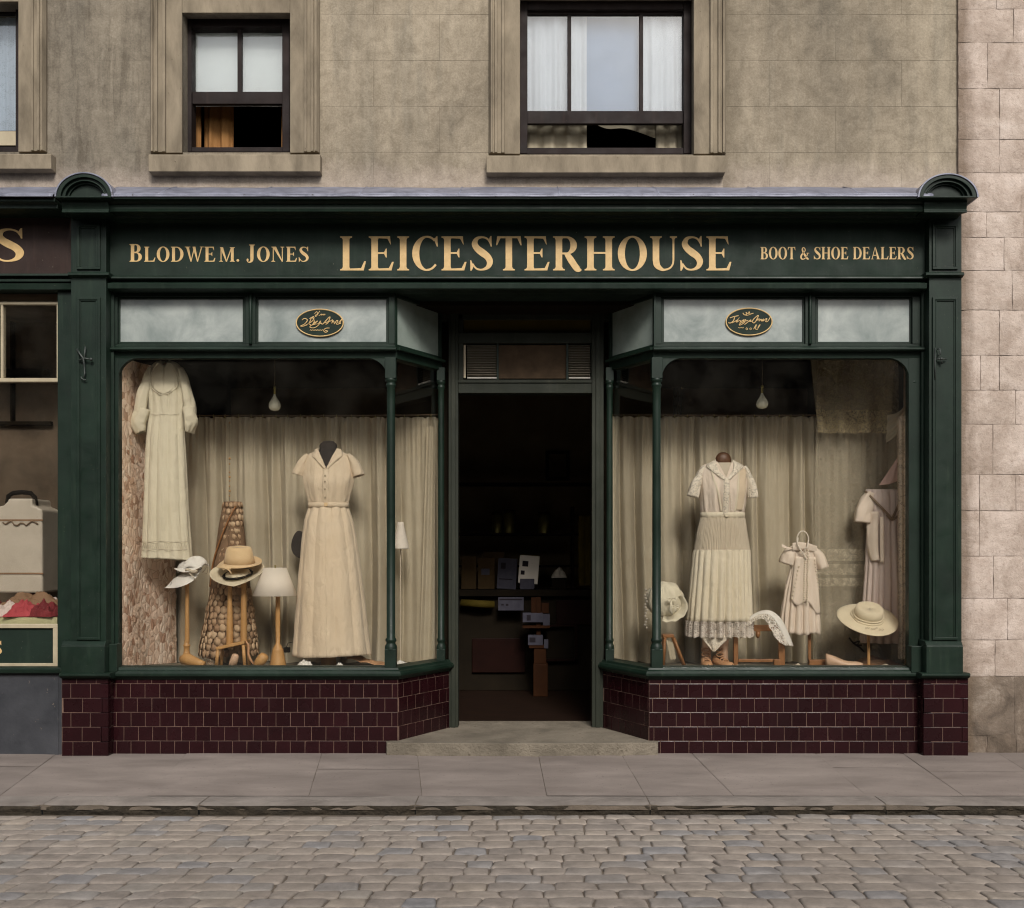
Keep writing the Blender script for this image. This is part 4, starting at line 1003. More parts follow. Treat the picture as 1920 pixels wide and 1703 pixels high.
# cobbles
zr = -.052; m = MB(); y = kb - .02; row = 0; rc = random.Random(11)
def stone(c4, mb):
    sd = rc.uniform(0, 99); h = rc.uniform(-.0022, .0022); tx, ty = rc.gauss(0, .007), rc.gauss(0, .007)
    cx = sum(p[0] for p in c4) / 4; cy = sum(p[1] for p in c4) / 4
    ring = []
    for i in range(4):
        p, q = c4[i], c4[(i + 1) % 4]; k = rc.uniform(.05, .13)
        ring += [(lerp(p[0], q[0], k), lerp(p[1], q[1], k)), (lerp(p[0], q[0], .5) + rc.gauss(0, .003), lerp(p[1], q[1], .5) + rc.gauss(0, .003)), (lerp(q[0], p[0], k), lerp(q[1], p[1], k))]
    vs = []
    for s_, dz in ((1.0, -.016), (.99, -.008), (.955, -.002), (.85, .0005), (.4, .0015)):
        for px_, py_ in ring:
            x_ = cx + (px_ - cx) * s_; y_ = cy + (py_ - cy) * s_
            vs.append((x_, y_, zr + h + dz + (x_ - cx) * tx + (y_ - cy) * ty + noise.noise(Vector((x_ * 14, y_ * 14, sd))) * .0028))
    n = 12; fs = [(k * n + i, k * n + (i + 1) % n, (k + 1) * n + (i + 1) % n, (k + 1) * n + i) for k in range(4) for i in range(n)] + [tuple(4 * n + i for i in range(n))]
    mb.add(vs, fs, True)
def rowy(x, r): return .035 * noise.noise(Vector((x * .35, r * .12, 0))) + .012 * noise.noise(Vector((x * 1.3, r * .35, 3)))
while y > -8.4:
    dep = rc.uniform(.088, .122) if row else .08; wid = rc.uniform(.9, 1.1)
    x = -7 + rc.uniform(0, .15); g = .0020
    ytop, ybot = y, y - dep
    skl = 0
    while x < 7:
        w = rc.uniform(.11, .19) * wid; sk = .02 * math.sin(x * .7) + rc.gauss(0, .010); s0 = skl; skl = sk
        if x > -4.6 and x < 4.6 or y > -3:
            def pt(xx, yy, r): return (xx, yy + rowy(xx, r))
            q = [pt(x + g + s0, ybot + g, row + 1), pt(x + w - g + sk, ybot + g, row + 1), pt(x + w - g, ytop - g, row), pt(x + g, ytop - g, row)]
            stone([(a + rc.gauss(0, .0025), b + rc.gauss(0, .0025)) for a, b in q], m)
        x += w
    y = ybot; row += 1
tag(m.build('cobbled_road', M['cobble'], None), kind='structure')
gm = MB().grid(lambda u, v: Vector((lerp(-60, 60, u), lerp(-40, kb + .03, v), zr - .009 + noise.noise(Vector((u * 300, v * 120, 0))) * .002)), 200, 200)
tag(gm.build('road_bed', M['joint'], None), kind='structure')
# ================================================================ added unseen terrace (behind the viewer; put there to darken the glass reflections)
op = thing('added_terrace', (0, -11.2, 0), 'added unseen stone terrace across the street behind the viewer, darkening the glass reflections', 'building')
m = MB(); g = MB(); n_ = 14
def opp(x0, x1, z0, z1): m.box(x0, x1, -11.7, -11.3, z0, z1)
xs = [-24 + 3.4 * i for i in range(n_ + 1)]
for a, b in zip(xs, xs[1:]):
    c0 = (a + b) / 2
    for z0, z1 in ((.8, 2.2), (3.3, 4.6)):
        opp(c0 - .5, c0 + .5, z0 - .12, z0); MB().box(c0 - .5, c0 + .5, -11.55, -11.5, z0, z1).build('added_terrace_pane', M['ink'], op)
    opp(a, c0 - .5, -.06, 5.3); opp(c0 + .5, b, -.06, 5.3); opp(c0 - .5, c0 + .5, -.06, .68); opp(c0 - .5, c0 + .5, 2.2, 3.18); opp(c0 - .5, c0 + .5, 4.6, 5.3)
m.box(-24.2, 24, -11.8, -11.2, 5.3, 5.5)
m.build('wall', M['base_stone'], op)  # wall of the added unseen terrace
# ================================================================ neighbouring shop at the left edge
nb = thing('neighbour_shopfront', (X(0, .1), .1, 0), 'dark brown shopfront with a gold S cut off by the left edge', 'shopfront')
def cont(px): return X(px, 0)
m = MB()
x0, x1 = X(-560, -.1), X(113, -.1)
m.xprof(x0, x1, [(YW, zz(372, yl)), (yl + .02, zz(370, yl)), (yl + .02, zz(376, yl)), (yl + .05, zz(379, yl + .05)), (yl + .06, zz(384, yl + .06)), (yl + .06, zz(391, yl + .06)), (yl + .12, zz(395, yl + .12)), (yl + .2, zz(404, yl + .2)), (yl + .25, zz(407, yl + .25)), (YW, zz(408, yl + .25))])
m.build('cornice', M['green'], nb, bevel=.0015)
leadroof(X(-560, -.1), X(113, -.1), 14).build('lead_flashing', M['lead'], nb, solid=.004)
fb2 = MB().pb(-560, 404, 134, 515, .07, .1).build('fascia_board', M['brown_board'], nb)
t = MB(); letters(t, [('S', 62, 491)], -14, 46, .07, .0025)
o = t.build('painted_letter', M['gold'], fb2); o['label'] = 'large gold capital S'
m = MB(); m.xprof(X(-560, 0), X(134, 0), [(YW, Z(512, 0)), (.02, Z(513, .02)), (.015, Z(517, .015)), (.05, Z(520, .05)), (.05, Z(523, .05)), (.03, Z(524, .03)), (.03, Z(528, .03)), (.05, Z(531, .05)), (.03, Z(532, .03)), (.035, Z(543, .035)), (.08, Z(546, .08)), (YW, Z(546, .08))])
m.pb(108, 545, 134, 1252, .07, .12)
m.build('frieze_moulding', M['green'], nb, bevel=.001)
m = MB(); y0 = .13
m.pb(-400, 566, 112, 571, y0, y0 + .05); m.pb(-400, 709, 112, 716, y0 - .01, y0 + .05); m.pb(106, 571, 112, 709, y0 - .002, y0 + .05); m.pb(1, 571, 5, 709, y0 + .002, y0 + .05); m.pb(-160, 571, -155, 709, y0 + .002, y0 + .05)
m.build('transom_frame', M['cream_paint'], nb, bevel=.002)
MB().pb(-400, 571, 111, 1250, y0 + .02, y0 + .024).build('window_glass', M['glass'], nb)
m = MB(); m.pb(-400, 1171, 108, 1178, .10, .15); m.pb(-400, 1244, 108, 1251, .10, .15); m.pb(99, 1178, 108, 1244, .101, .15)
m.build('sign_frame', M['cream_paint'], nb, bevel=.002)
sg = MB().pb(-400, 1178, 99, 1244, .118, .14).build('sign_panel', M['green_h'], nb)
t = MB(); letters(t, [('S', 26, 1228)], -19, 4, .118, .002)
t.build('painted_letter', M['gold'], sg)
m = MB(); m.xprof(X(-560, 0), X(117, 0), [(.16, Z(1250, .05)), (.02, Z(1252, .02)), (.01, Z(1255, .01)), (.015, Z(1262, .015)), (.04, Z(1264, .04)), (.16, Z(1265, .05))])
m.build('sill', M['green'], nb, bevel=.002)
m = MB(); m.pb(-560, 1264, 110, 1420, .05, .15); m.pb(109, 1264, 117, 1425, .055, .15)
m.build('slate_riser', M['slate'], nb, bevel=.004)
m = MB(); xr_ = X(120, .15)
m.box(X(-400, .2), xr_, 1.05, 1.1, .3, 3.2); m.box(xr_, xr_ + .04, .16, 1.1, .3, 3.2); m.box(X(-560, .2), X(-400, .2), .16, 1.1, .3, 3.2); m.box(X(-400, .2), xr_, .155, 1.1, Z(548, .1), Z(540, .1)); m.box(X(-400, .2), xr_, .15, 1.1, FZ(.2) + .1, FZ(.2) + .15)
m.build('display_room', M['room2'], nb)
m = MB(); zf2 = FZ(.2) + .15
m.box(X(-400, .2), X(90, 1), .98, 1.045, Z(705, 1), Z(692, 1)); m.box(X(-400, .2), X(95, 1), 1.0, 1.045, Z(797, 1), Z(790, 1)); m.box(X(20, 1), X(24, 1), .99, 1.045, Z(790, 1), Z(560, 1))
m.build('wall_rail', M['room'], nb, bevel=.003)
# tall pale enamelled container with a black top
ct = thing('enamel_container', (X(36, .6), .6, zf2), 'tall grey-white enamelled container with stepped shoulders and black handle in the left-edge window', 'container')
Yc = .45
pr = [(-24, 1112), (-24, 958), (-14, 952), (6, 948), (14, 940), (15, 935), (60, 935), (61, 948), (68, 950), (79, 956), (80, 1112)]
m = MB().prism([(X(a, Yc), Z(b, Yc)) for a, b in pr[::-1]], Yc, Yc + .3); m.build('body', M['white_tin'], ct, bevel=.012)
m = MB(); m.pb(-25, 974, 80.5, 977, Yc - .004, Yc); m.pb(-25, 1074, 81, 1077, Yc - .004, Yc); m.build('seam', M['tan_cloth'], ct)
m = MB(); m.tube([tuple(W(a, b, Yc + .06)) for a, b in ((14, 944), (16, 930), (24, 925), (40, 923), (58, 925), (65, 932), (68, 948))], .016, 8); m.build('handle', M['black'], ct)
m = MB(); m.tube([tuple(W(5 + i * 5.5, 980 + 3 * math.sin(i * 1.7) + (3 if 3 < i < 9 else 0), Yc - .008)) for i in range(13)], .005, 6); m.build('scroll_ornament', M['sash'], ct)
MB().pb(-80, 1158, 107, 1170, .2, .5).build('tray', M['cream_tin'], None)
tr = bpy.data.objects['tray']; tag(tr, 'pale yellow tin tray edge under the heap of red cloths at the left edge', 'tray')
def crumple(cx, cy, cz, rx, ry, h, seed, n=28, ang=0, freq=1.0):
    def fn(u, v):
        a, b = 2 * u - 1, 2 * v - 1
        x, y = a * rx, b * ry
        r2 = min(1, a * a * .9 + b * b * .9)
        f = noise.noise(Vector((a * 1.6 * freq, b * 1.6 * freq, seed))); g = abs(noise.noise(Vector((a * 3.4 * freq, b * 3 * freq, seed + 9))))
        e_ = max(0, 1 - max(abs(a), abs(b)) ** 3); z = h * e_ * ((1 - r2 * .7) * (.7 + .55 * f) + .38 * g)
        x += .12 * rx * noise.noise(Vector((a * 2, b * 2, seed + 4))); y += .1 * ry * noise.noise(Vector((a * 2, b * 2, seed + 7)))
        ca, sa = math.cos(ang), math.sin(ang)
        return Vector((cx + x * ca - y * sa, cy + x * sa + y * ca, cz + max(.002, z)))
    return MB().grid(fn, n, n)
zt = Z(1157, .2)
def ctop(n, px, Y, w, d, h, s, mt, lab, ang=0, z=0):
    o = crumple(X(px, Y), Y, zt + z, w * 1.25, d * 1.1, h, s, 44, ang, 1.5).build(n, M[mt], None, solid=.004)
    tag(o, lab, 'cloth')
MB().box(X(-90, .3), X(105, .3), .22, .7, zt - .03, zt).build('cloth_board', M['tan_cloth'], nb)
ctop('folded_cloth', 55, .30, .13, .09, .11, 1, 'rose_cloth', 'bright rose-red crumpled cloth at the front middle of the heap on the yellow tray', .3)
ctop('folded_cloth', 86, .30, .09, .10, .10, 2, 'red_cloth', 'crimson crumpled cloth at the right end of the heap on the yellow tray', -.2)
ctop('folded_cloth', 15, .30, .12, .09, .10, 3, 'mauve_cloth', 'pale pink folded cloth at the front left of the heap on the yellow tray', .5)
ctop('folded_cloth', -30, .34, .14, .12, .13, 4, 'red_cloth', 'crimson cloth at the left edge of the photo on the yellow tray', .1)
ctop('folded_cloth', 62, .42, .24, .12, .17, 5, 'tan_cloth', 'brown crumpled cloth lying behind the rose-red one on the yellow tray', .1)
ctop('folded_cloth', 45, .52, .13, .12, .17, 6, 'red_cloth', 'peaked dark red cloth at the back of the heap below the enamelled container', .4)
ctop('folded_cloth', 84, .50, .13, .12, .15, 8, 'mauve_cloth', 'pale brownish-pink cloth at the back right of the heap beside the window edge', .2)
# ================================================================ inside of the shop
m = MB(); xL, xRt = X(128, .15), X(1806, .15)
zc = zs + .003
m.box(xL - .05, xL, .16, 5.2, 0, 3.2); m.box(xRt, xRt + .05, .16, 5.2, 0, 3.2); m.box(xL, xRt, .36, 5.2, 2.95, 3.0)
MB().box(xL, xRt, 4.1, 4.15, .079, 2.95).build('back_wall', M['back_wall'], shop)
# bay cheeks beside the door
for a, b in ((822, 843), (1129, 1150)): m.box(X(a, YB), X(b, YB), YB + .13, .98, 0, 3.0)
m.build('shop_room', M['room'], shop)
MB().box(xL, xRt, YB + .1, 5.2, .03, .079).build('shop_floor', M['floor_in'], shop)
m = MB()
for xa_, xb_, s_ in ((xL, X(822, YB), 0), (X(1150, YB), xRt, 1)):
    m.add([(xa_, .13, FZ(.13)), (xb_ if s_ else xb_, .13, FZ(.13)), (xb_, 1.0, FZ(1.0)), (xa_, 1.0, FZ(1.0)), (xa_, 1.0, .1), (xb_, 1.0, .1)], [(0, 1, 2, 3), (3, 2, 5, 4)])
m = MB()
poly = [(xL, YR + .055), (X(742, YR), YR + .055), (X(836, YB), YB + .06), (X(836, YB), 1.0), (xL, 1.0)]
polr = [(X(1222, YR), YR + .055), (xRt, YR + .055), (xRt, 1.0), (X(1137, YB), 1.0), (X(1137, YB), YB + .06)]
for P_ in (poly, polr):
    k = len(P_); vs = [(x, y, FZ(y)) for x, y in P_] + [(x, y, .1) for x, y in P_]
    m.add(vs, [tuple(range(k)), tuple(range(2 * k - 1, k - 1, -1))] + [((i + 1) % k, i, i + k, (i + 1) % k + k) for i in range(k)])
m.build('display_platform', M['plat'], shop)
# ---- curtains on rods
def curtain(px0, px1, Y, py0, folds, amp, seed, label, mat='curtain', name='curtain', flare=0, ampt=.35, top_scallop=True, pybot=None):
    rr = random.Random(seed); ph = [rr.uniform(0, 6.28) for _ in range(6)]
    zb = FZ(Y) + .004; zt_ = Z(py0, Y)
    def fn(u, v):
        uu = u + .012 * math.sin(v * 3 + ph[3]) * v
        a = uu * folds * 2 * PI
        s1 = 1 - 2 * abs(math.sin(.5 * (a + 1.6 * math.sin(a * .37 + ph[0]) + ph[1] + .25 * math.sin(v * 2.2 + a * .3)))); s2 = math.sin(a * 2.3 + ph[2] + 1.5 * math.sin(a * .21)); s3 = math.sin(a * .43 + ph[4] + .6 * v)
        A = amp * (.55 + .45 * sm(v * 1.6)) * sm(v * 30 + .25)
        w = A * (.8 * s1 + .16 * s2 * (1 - .7 * v) + .5 * s3) 
        hd = math.exp(-((v - .045) / .022) ** 2) if v < .12 else 0
        w += (.011 * math.sin(a * 3.6 + math.sin(a * .5)) * (1 - sm(v * 2.6)))
        px = lerp(px0, px1, u) + (1.2 * math.sin(a * 1.0 + ph[5]) * v)
        z = lerp(zt_, zb, v)
        if v < .03 and top_scallop: z -= .012 * (1 - abs(math.sin(u * (px1 - px0) / 25.0 * PI))) ** 2
        p = Vector((X(px, Y), Y + w, z)); return p
    nu = int(abs(px1 - px0) / 1.1); nv = 36
    def vv(u, v): return fn(u, v ** 1.35)
    o = MB().grid(lambda u, v: vv(u, 1 - v), nu, nv).build(name, M[mat], None)
    return tag(o, label, 'curtain')
YC = .87
curtain(322, 826, YC, 782, 13, .058, 21, 'long beige gathered curtain hanging behind the left window display')
curtain(1140, 1694, YC, 781, 14, .058, 33, 'long beige gathered curtain hanging behind the right window display')
def rod(px0, px1, Y, py, label):
    t_ = thing('curtain_rod', tuple(W((px0 + px1) / 2, py, Y)), label, 'curtain rod')
    MB().tube([tuple(W(px0, py, Y)), tuple(W((px0 + px1) / 2, py + 1.2, Y)), tuple(W(px1, py - 1, Y))], .0045, 8).build('rod', M['sash'], t_)
    px = px0 + 10
    while px < px1 - 4:
        c_ = W(px, py + 1, Y)
        MB().tube([(c_.x + .002, c_.y + .012 * math.cos(a), c_.z - .003 + .012 * math.sin(a)) for a in [2 * PI * i / 10 for i in range(11)]], .002, 5, cap=False).build('ring', M['brass'], t_)
        px += R.uniform(21, 29)
rod(318, 828, YC - .005, 779, 'thin rod with small rings carrying the left window curtain')
rod(1138, 1698, YC - .005, 778, 'thin rod with small rings carrying the right window curtain')
# ---- petal-covered side panel, left window
def petalside(pA, YA, pB, YB_, py0, seed, label, n, mat='petal'):
    a = Vector((X(pA, YA), YA)); b = Vector((X(pB, YB_), YB_)); d = (b - a); L = d.length; dn = d / L; nr = Vector((dn.y, -dn.x)); rr = random.Random(seed)
    z1 = Z(py0, YA)
    th = thing('petal_panel', (a.x, a.y, FZ(YA)), label, 'fabric panel')
    def fn(u, v):
        w = .012 * math.sin(u * 9 + v * 2) + .006 * noise.noise(Vector((u * 4, v * 8, seed)))
        q = a + d * u + nr * w; return Vector((q.x, q.y, lerp(FZ(q.y) + .002, z1, v)))
    MB().grid(fn, 24, 60).build('backing', M[mat], th)
    m = MB()
    for _ in range(n):
        u, v = rr.random(), rr.random(); w, h = rr.uniform(.012, .021), rr.uniform(.018, .032); an = rr.uniform(-.9, .9)
        lift = rr.uniform(.001, .003); c0 = fn(u, v); q0 = Vector((c0.x, c0.y)) + nr * lift
        P = []
        for t in range(7):
            th_ = 2 * PI * t / 7; x_ = math.sin(th_) * w * (1 if t not in (3, 4) else .6); z_ = -math.cos(th_) * h
            x2, z2 = x_ * math.cos(an) - z_ * math.sin(an), x_ * math.sin(an) + z_ * math.cos(an)
            q = q0 + dn * x2 + nr * (z2 * .12 * rr.uniform(-1, 1) + abs(x_) * .12)
            P.append((q.x, q.y, c0.z + z2))
        m.add(P, [tuple(range(7))])
    m.build('petal_cover', M['petal_leaf'], th)
petalside(223, .17, 330, .85, 668, 3, 'blush fabric side panel covered in small petals, left end of the left window', 230)
petalside(1697, .85, 1708, .16, 668, 4, 'narrow blush petal-patterned panel at the right end of the right window', 160)
# ---- light bulbs
def bulb(px, py0, py1, pyb, Y, label):
    t_ = thing('light_bulb', tuple(W(px, py0, Y)), label, 'light bulb', 'bare bulbs hanging in the shop windows')
    MB().tube([tuple(W(px, py0, Y)), tuple(W(px + .5, (py0 + py1) / 2, Y)), tuple(W(px, py1, Y))], .0016, 6).build('cord', M['cord'], t_)
    MB().lathe([(.006, Z(py1 - 2, Y)), (.010, Z(py1, Y)), (.010, Z(py1 + 3, Y)), (.0075, Z(py1 + 4, Y)), (.008, Z(py1 + 13, Y)), (.005, Z(py1 + 15, Y))], X(px, Y), Y, 0, 14).build('socket', M['brass'], t_)
    z0, z1 = Z(py1 + 13, Y), Z(pyb, Y); h = z0 - z1
    MB().lathe([(.007, z0), (.0095, z0 - h * .10), (.018, z0 - h * .24), (.030, z0 - h * .40), (.039, z0 - h * .56), (.042, z0 - h * .70), (.038, z0 - h * .84), (.026, z0 - h * .95), (.001, z1)], X(px, Y), Y, 0, 20).build('bulb', M['bulb'], t_)
bulb(515, 668, 726, 771, .55, 'pear-shaped bare light bulb hanging in the left window')
bulb(1429, 668, 724, 767, .55, 'pear-shaped bare light bulb hanging in the right window')
# ---- dim shop interior seen through the door
YI = 3.0
k = thing('shop_counter', (X(985, 2.6), 2.6, .08), 'dim dark wooden shop counter with red-brown panels beyond the doorway', 'counter')
m = MB(); m.box(X(760, 2.6), X(1180, 2.6), 2.6, 3.1, Z(1112, 2.6) - .03, Z(1106, 2.6)); m.box(X(770, 2.6), X(1170, 2.6), 2.66, 3.05, .08, Z(1112, 2.6)); m.build('carcass', M['room'], k, bevel=.004)
MB().box(X(885, 2.6), X(985, 2.6), 2.63, 2.66, Z(1262, 2.6), Z(1198, 2.6)).build('panel', M['redwood'], k, bevel=.004)
MB().box(X(1043, 2.6), X(1110, 2.6), 2.63, 2.66, Z(1172, 2.6), Z(1126, 2.6)).build('panel', M['redwood'], k, bevel=.004)
m = MB()
for a, b, c_, d_ in ((1015, 1172, 1083, 1175), (1078, 1175, 1083, 1240), (1015, 1236, 1083, 1240)): m.box(X(a, 2.6), X(c_, 2.6), 2.6, 2.63, Z(d_, 2.6), Z(b, 2.6))
m.build('rail', M['redwood'], k)
sh = thing('back_shelf', (X(985, 4), 3.5, .08), 'dark shelf rack against the back wall of the shop', 'shelf')
m = MB()
for py in (905, 1000, 1060): m.box(X(700, 3.5), X(1200, 3.5), 3.5, 3.8, Z(py + 4, 3.5), Z(py, 3.5))
m.box(X(700, 3.5), X(704, 3.5), 3.51, 3.8, .08, Z(900, 3.5)); m.box(X(1072, 3.5), X(1077, 3.5), 3.49, 3.8, .08, Z(950, 3.5)); m.build('rack', M['redwood'], sh)
for i, (a, b, c_, d_) in enumerate(((923, 966, 941, 1000), (945, 962, 965, 1000), (1009, 966, 1030, 1000))):
    t_ = thing('glass_jar', tuple(W((a + c_) / 2, d_, 3.6)), ('left of the dim brassy tins on the back shelf', 'middle of the dim brassy tins on the back shelf', 'right of the dim brassy tins on the back shelf')[i], 'tin', 'tins on the back shelf')
    w = (X(c_, 3.6) - X(a, 3.6)) / 2; z0, z1 = Z(1000, 3.5), Z(b, 3.6)
    MB().lathe([(w, z0), (w, z1), (w * .6, z1 + .001)], X((a + c_) / 2, 3.6), 3.6, 0, 16).build('body', M['brass'], t_)
    MB().lathe([(w * 1.05, z1 + .001), (w * 1.05, z1 + .03), (.001, z1 + .032)], X((a + c_) / 2, 3.6), 3.6, 0, 16).build('lid', M['kraft'], t_)
fr_ = thing('picture_frame', tuple(W(1045, 872, 4.05)), 'small dark picture frame on the back wall of the shop', 'picture frame')
m = MB()
for a, b, c_, d_ in ((1023, 845, 1068, 851), (1023, 894, 1068, 901), (1023, 851, 1029, 894), (1062, 851, 1068, 894)): m.pb(a, b, c_, d_, 4.05, 4.09)
m.build('frame', M['black'], fr_); MB().pb(1029, 851, 1062, 894, 4.07, 4.085).build('picture', M['room2'], fr_)
Zc = Z(1106, 2.6)
def leaner(name, a, b, c_, mat, label, cat, tilt=.16, marks=None, rot=0, Y=2.72, th=.02, z=None):
    x0, x1 = X(a, Y), X(c_, Y); z0 = Zc if z is None else z; h = Z(b, Y) - z0
    M4 = Matrix.Translation(((x0 + x1) / 2, Y, z0 + .003)) @ Matrix.Rotation(rot, 4, 'Y') @ Matrix.Rotation(-tilt, 4, 'X')
    w = (x1 - x0) / 2
    t_ = thing(name, ((x0 + x1) / 2, Y, z0), label, cat)
    m = MB().box(-w, w, 0, th, 0, h); m.v = [M4 @ v for v in m.v]; m.build('cover', M[mat], t_, bevel=.002)
    if marks:
        m = MB()
        for (u0, v0, u1, v1) in marks: m.box(lerp(-w, w, u0), lerp(-w, w, u1), -.0015, 0, v0 * h, v1 * h)
        m.v = [M4 @ v for v in m.v]; m.build('printed_mark', M['ink' if mat != 'kraft' else 'paper'], t_)
leaner('book', 865, 1044, 893, 'kraft', 'brown book leaning furthest left on the counter inside the doorway', 'book')
leaner('book', 896, 1046, 927, 'kraft', 'brown book with a small pale label leaning on the counter', 'book', marks=[(.2, .45, .7, .65)])
leaner('book', 931, 1047, 967, 'paper', 'grey-white booklet leaning on the counter beside the brown books', 'book', rot=.06, marks=[(.15, .65, .4, .85), (.1, .3, .8, .33)])
leaner('leaflet', 971, 1042, 1008, 'white_tin', 'cream leaflet propped highest on the counter inside the doorway', 'leaflet', rot=.08, marks=[(.15, .6, .45, .8), (.1, .3, .3, .45)], Y=2.66, z=Zc + .05)
leaner('box', 975, 1086, 1002, 'paper', 'small white box under the cream leaflet on the counter', 'box', Y=2.64, tilt=.02, th=.08)
leaner('box', 905, 1036, 945, 'kraft', 'low brown box lying behind the row of books', 'box', Y=2.9, tilt=.02, th=.1)
m = crumple(X(1048, 2.8), 2.8, Zc + .10, .07, .07, .10, 4, 20); 
tag(m.build('paper_bag', M['white_tin'], None, solid=.003), 'crumpled pale paper bag on the right of the counter', 'paper bag')
tag(MB().box(X(1035, 2.7), X(1062, 2.7), 2.72, 2.95, Zc + .002, Zc + .095).build('wooden_box', M['room'], None, bevel=.004), 'dark box under the crumpled paper bag on the counter', 'box')
tag(MB().tube([tuple(W(865, 1131, 2.58)), tuple(W(900, 1133, 2.55)), tuple(W(926, 1134, 2.58))], .034, 12).build('fabric_roll', M['ochre'], None), 'dim green-brown fabric roll on the front of the counter', 'fabric roll')
def card(name, a, b, c_, d_, Y, mat, label, cat, marks=(), th=.05):
    t_ = thing(name, tuple(W((a + c_) / 2, d_, Y)), label, cat)
    MB().pb(a, b, c_, d_, Y, Y + th).build('face', M[mat], t_, bevel=.002)
    if marks:
        m = MB()
        for (u0, v0, u1, v1) in marks: m.pb(lerp(a, c_, u0), lerp(b, d_, v0), lerp(a, c_, u1), lerp(b, d_, v1), Y - .0015, Y + .001)
        m.build('printed_mark', M['ink'], t_)
card('notice_card', 934, 1120, 982, 1145, 2.5, 'paper', 'white notice card on the dark counter front inside the doorway', 'card', [(.05, .12, .95, .22), (.12, .5, .22, .62), (.3, .5, .4, .65)], .01)
card('shoe_box', 980, 1150, 1018, 1167, 2.3, 'paper', 'white lidded box in the middle of the stack inside the doorway', 'box', [(.2, .2, .4, .8)], .12)
card('shoe_box', 1018, 1152, 1031, 1174, 2.34, 'paper', 'small white box just right of the lidded box in the stack', 'box', (), .1)
card('shoe_box', 990, 1192, 1018, 1210, 2.25, 'paper', 'lowest white box of the stack standing on the orange post', 'box', [(.1, .2, .5, .7)], .1)
card('paper_slip', 1020, 1199, 1028, 1216, 2.25, 'paper', 'narrow white slip beside the lowest white box', 'card', (), .01)
card('wooden_block', 996, 1121, 1014, 1150, 2.36, 'oakbox', 'orange wooden block on top of the white lidded box', 'block', (), .08)
card('wooden_block', 1015, 1131, 1029, 1150, 2.37, 'oakbox', 'smaller orange wooden block at the top right of the stack', 'block', (), .06)
pst = thing('display_stand', (X(1014, 2.3), 2.3, .08), 'narrow orange wooden stand carrying the white boxes', 'stand')
MB().pb(1001, 1216, 1024, 1245, 2.26, 2.34).build('post', M['oakbox'], pst, bevel=.003); MB().box(X(1000, 2.25), X(1027, 2.25), 2.25, 2.37, .08, Z(1245, 2.26)).build('foot', M['oakbox'], pst, bevel=.003)
MB().box(X(1006, 2.25), X(1014, 2.25), 2.33, 2.35, Z(1216, 2.26), Z(1120, 2.3)).build('back_rail', M['oakbox'], pst)
MB().box(X(992, 2.25), X(1020, 2.25), 2.25, 2.37, Z(1215.5, 2.25), Z(1210.3, 2.25)).build('shelf', M['oakbox'], pst); MB().box(X(980, 2.28), X(1031, 2.28), 2.28, 2.45, Z(1178, 2.28), Z(1173.6, 2.28)).build('shelf', M['oakbox'], pst)
hb = thing('hanging_cloth', tuple(W(1095, 970, 2.6)), 'dim olive cloth hanging by the right side of the doorway', 'cloth')
MB().grid(lambda u, v: W(lerp(1084, 1110, u), lerp(967, 1098, 1 - v), 2.6) + Vector((0, .01 * math.sin(u * 14), 0)), 16, 12).build('cloth', M['ochre'], hb)
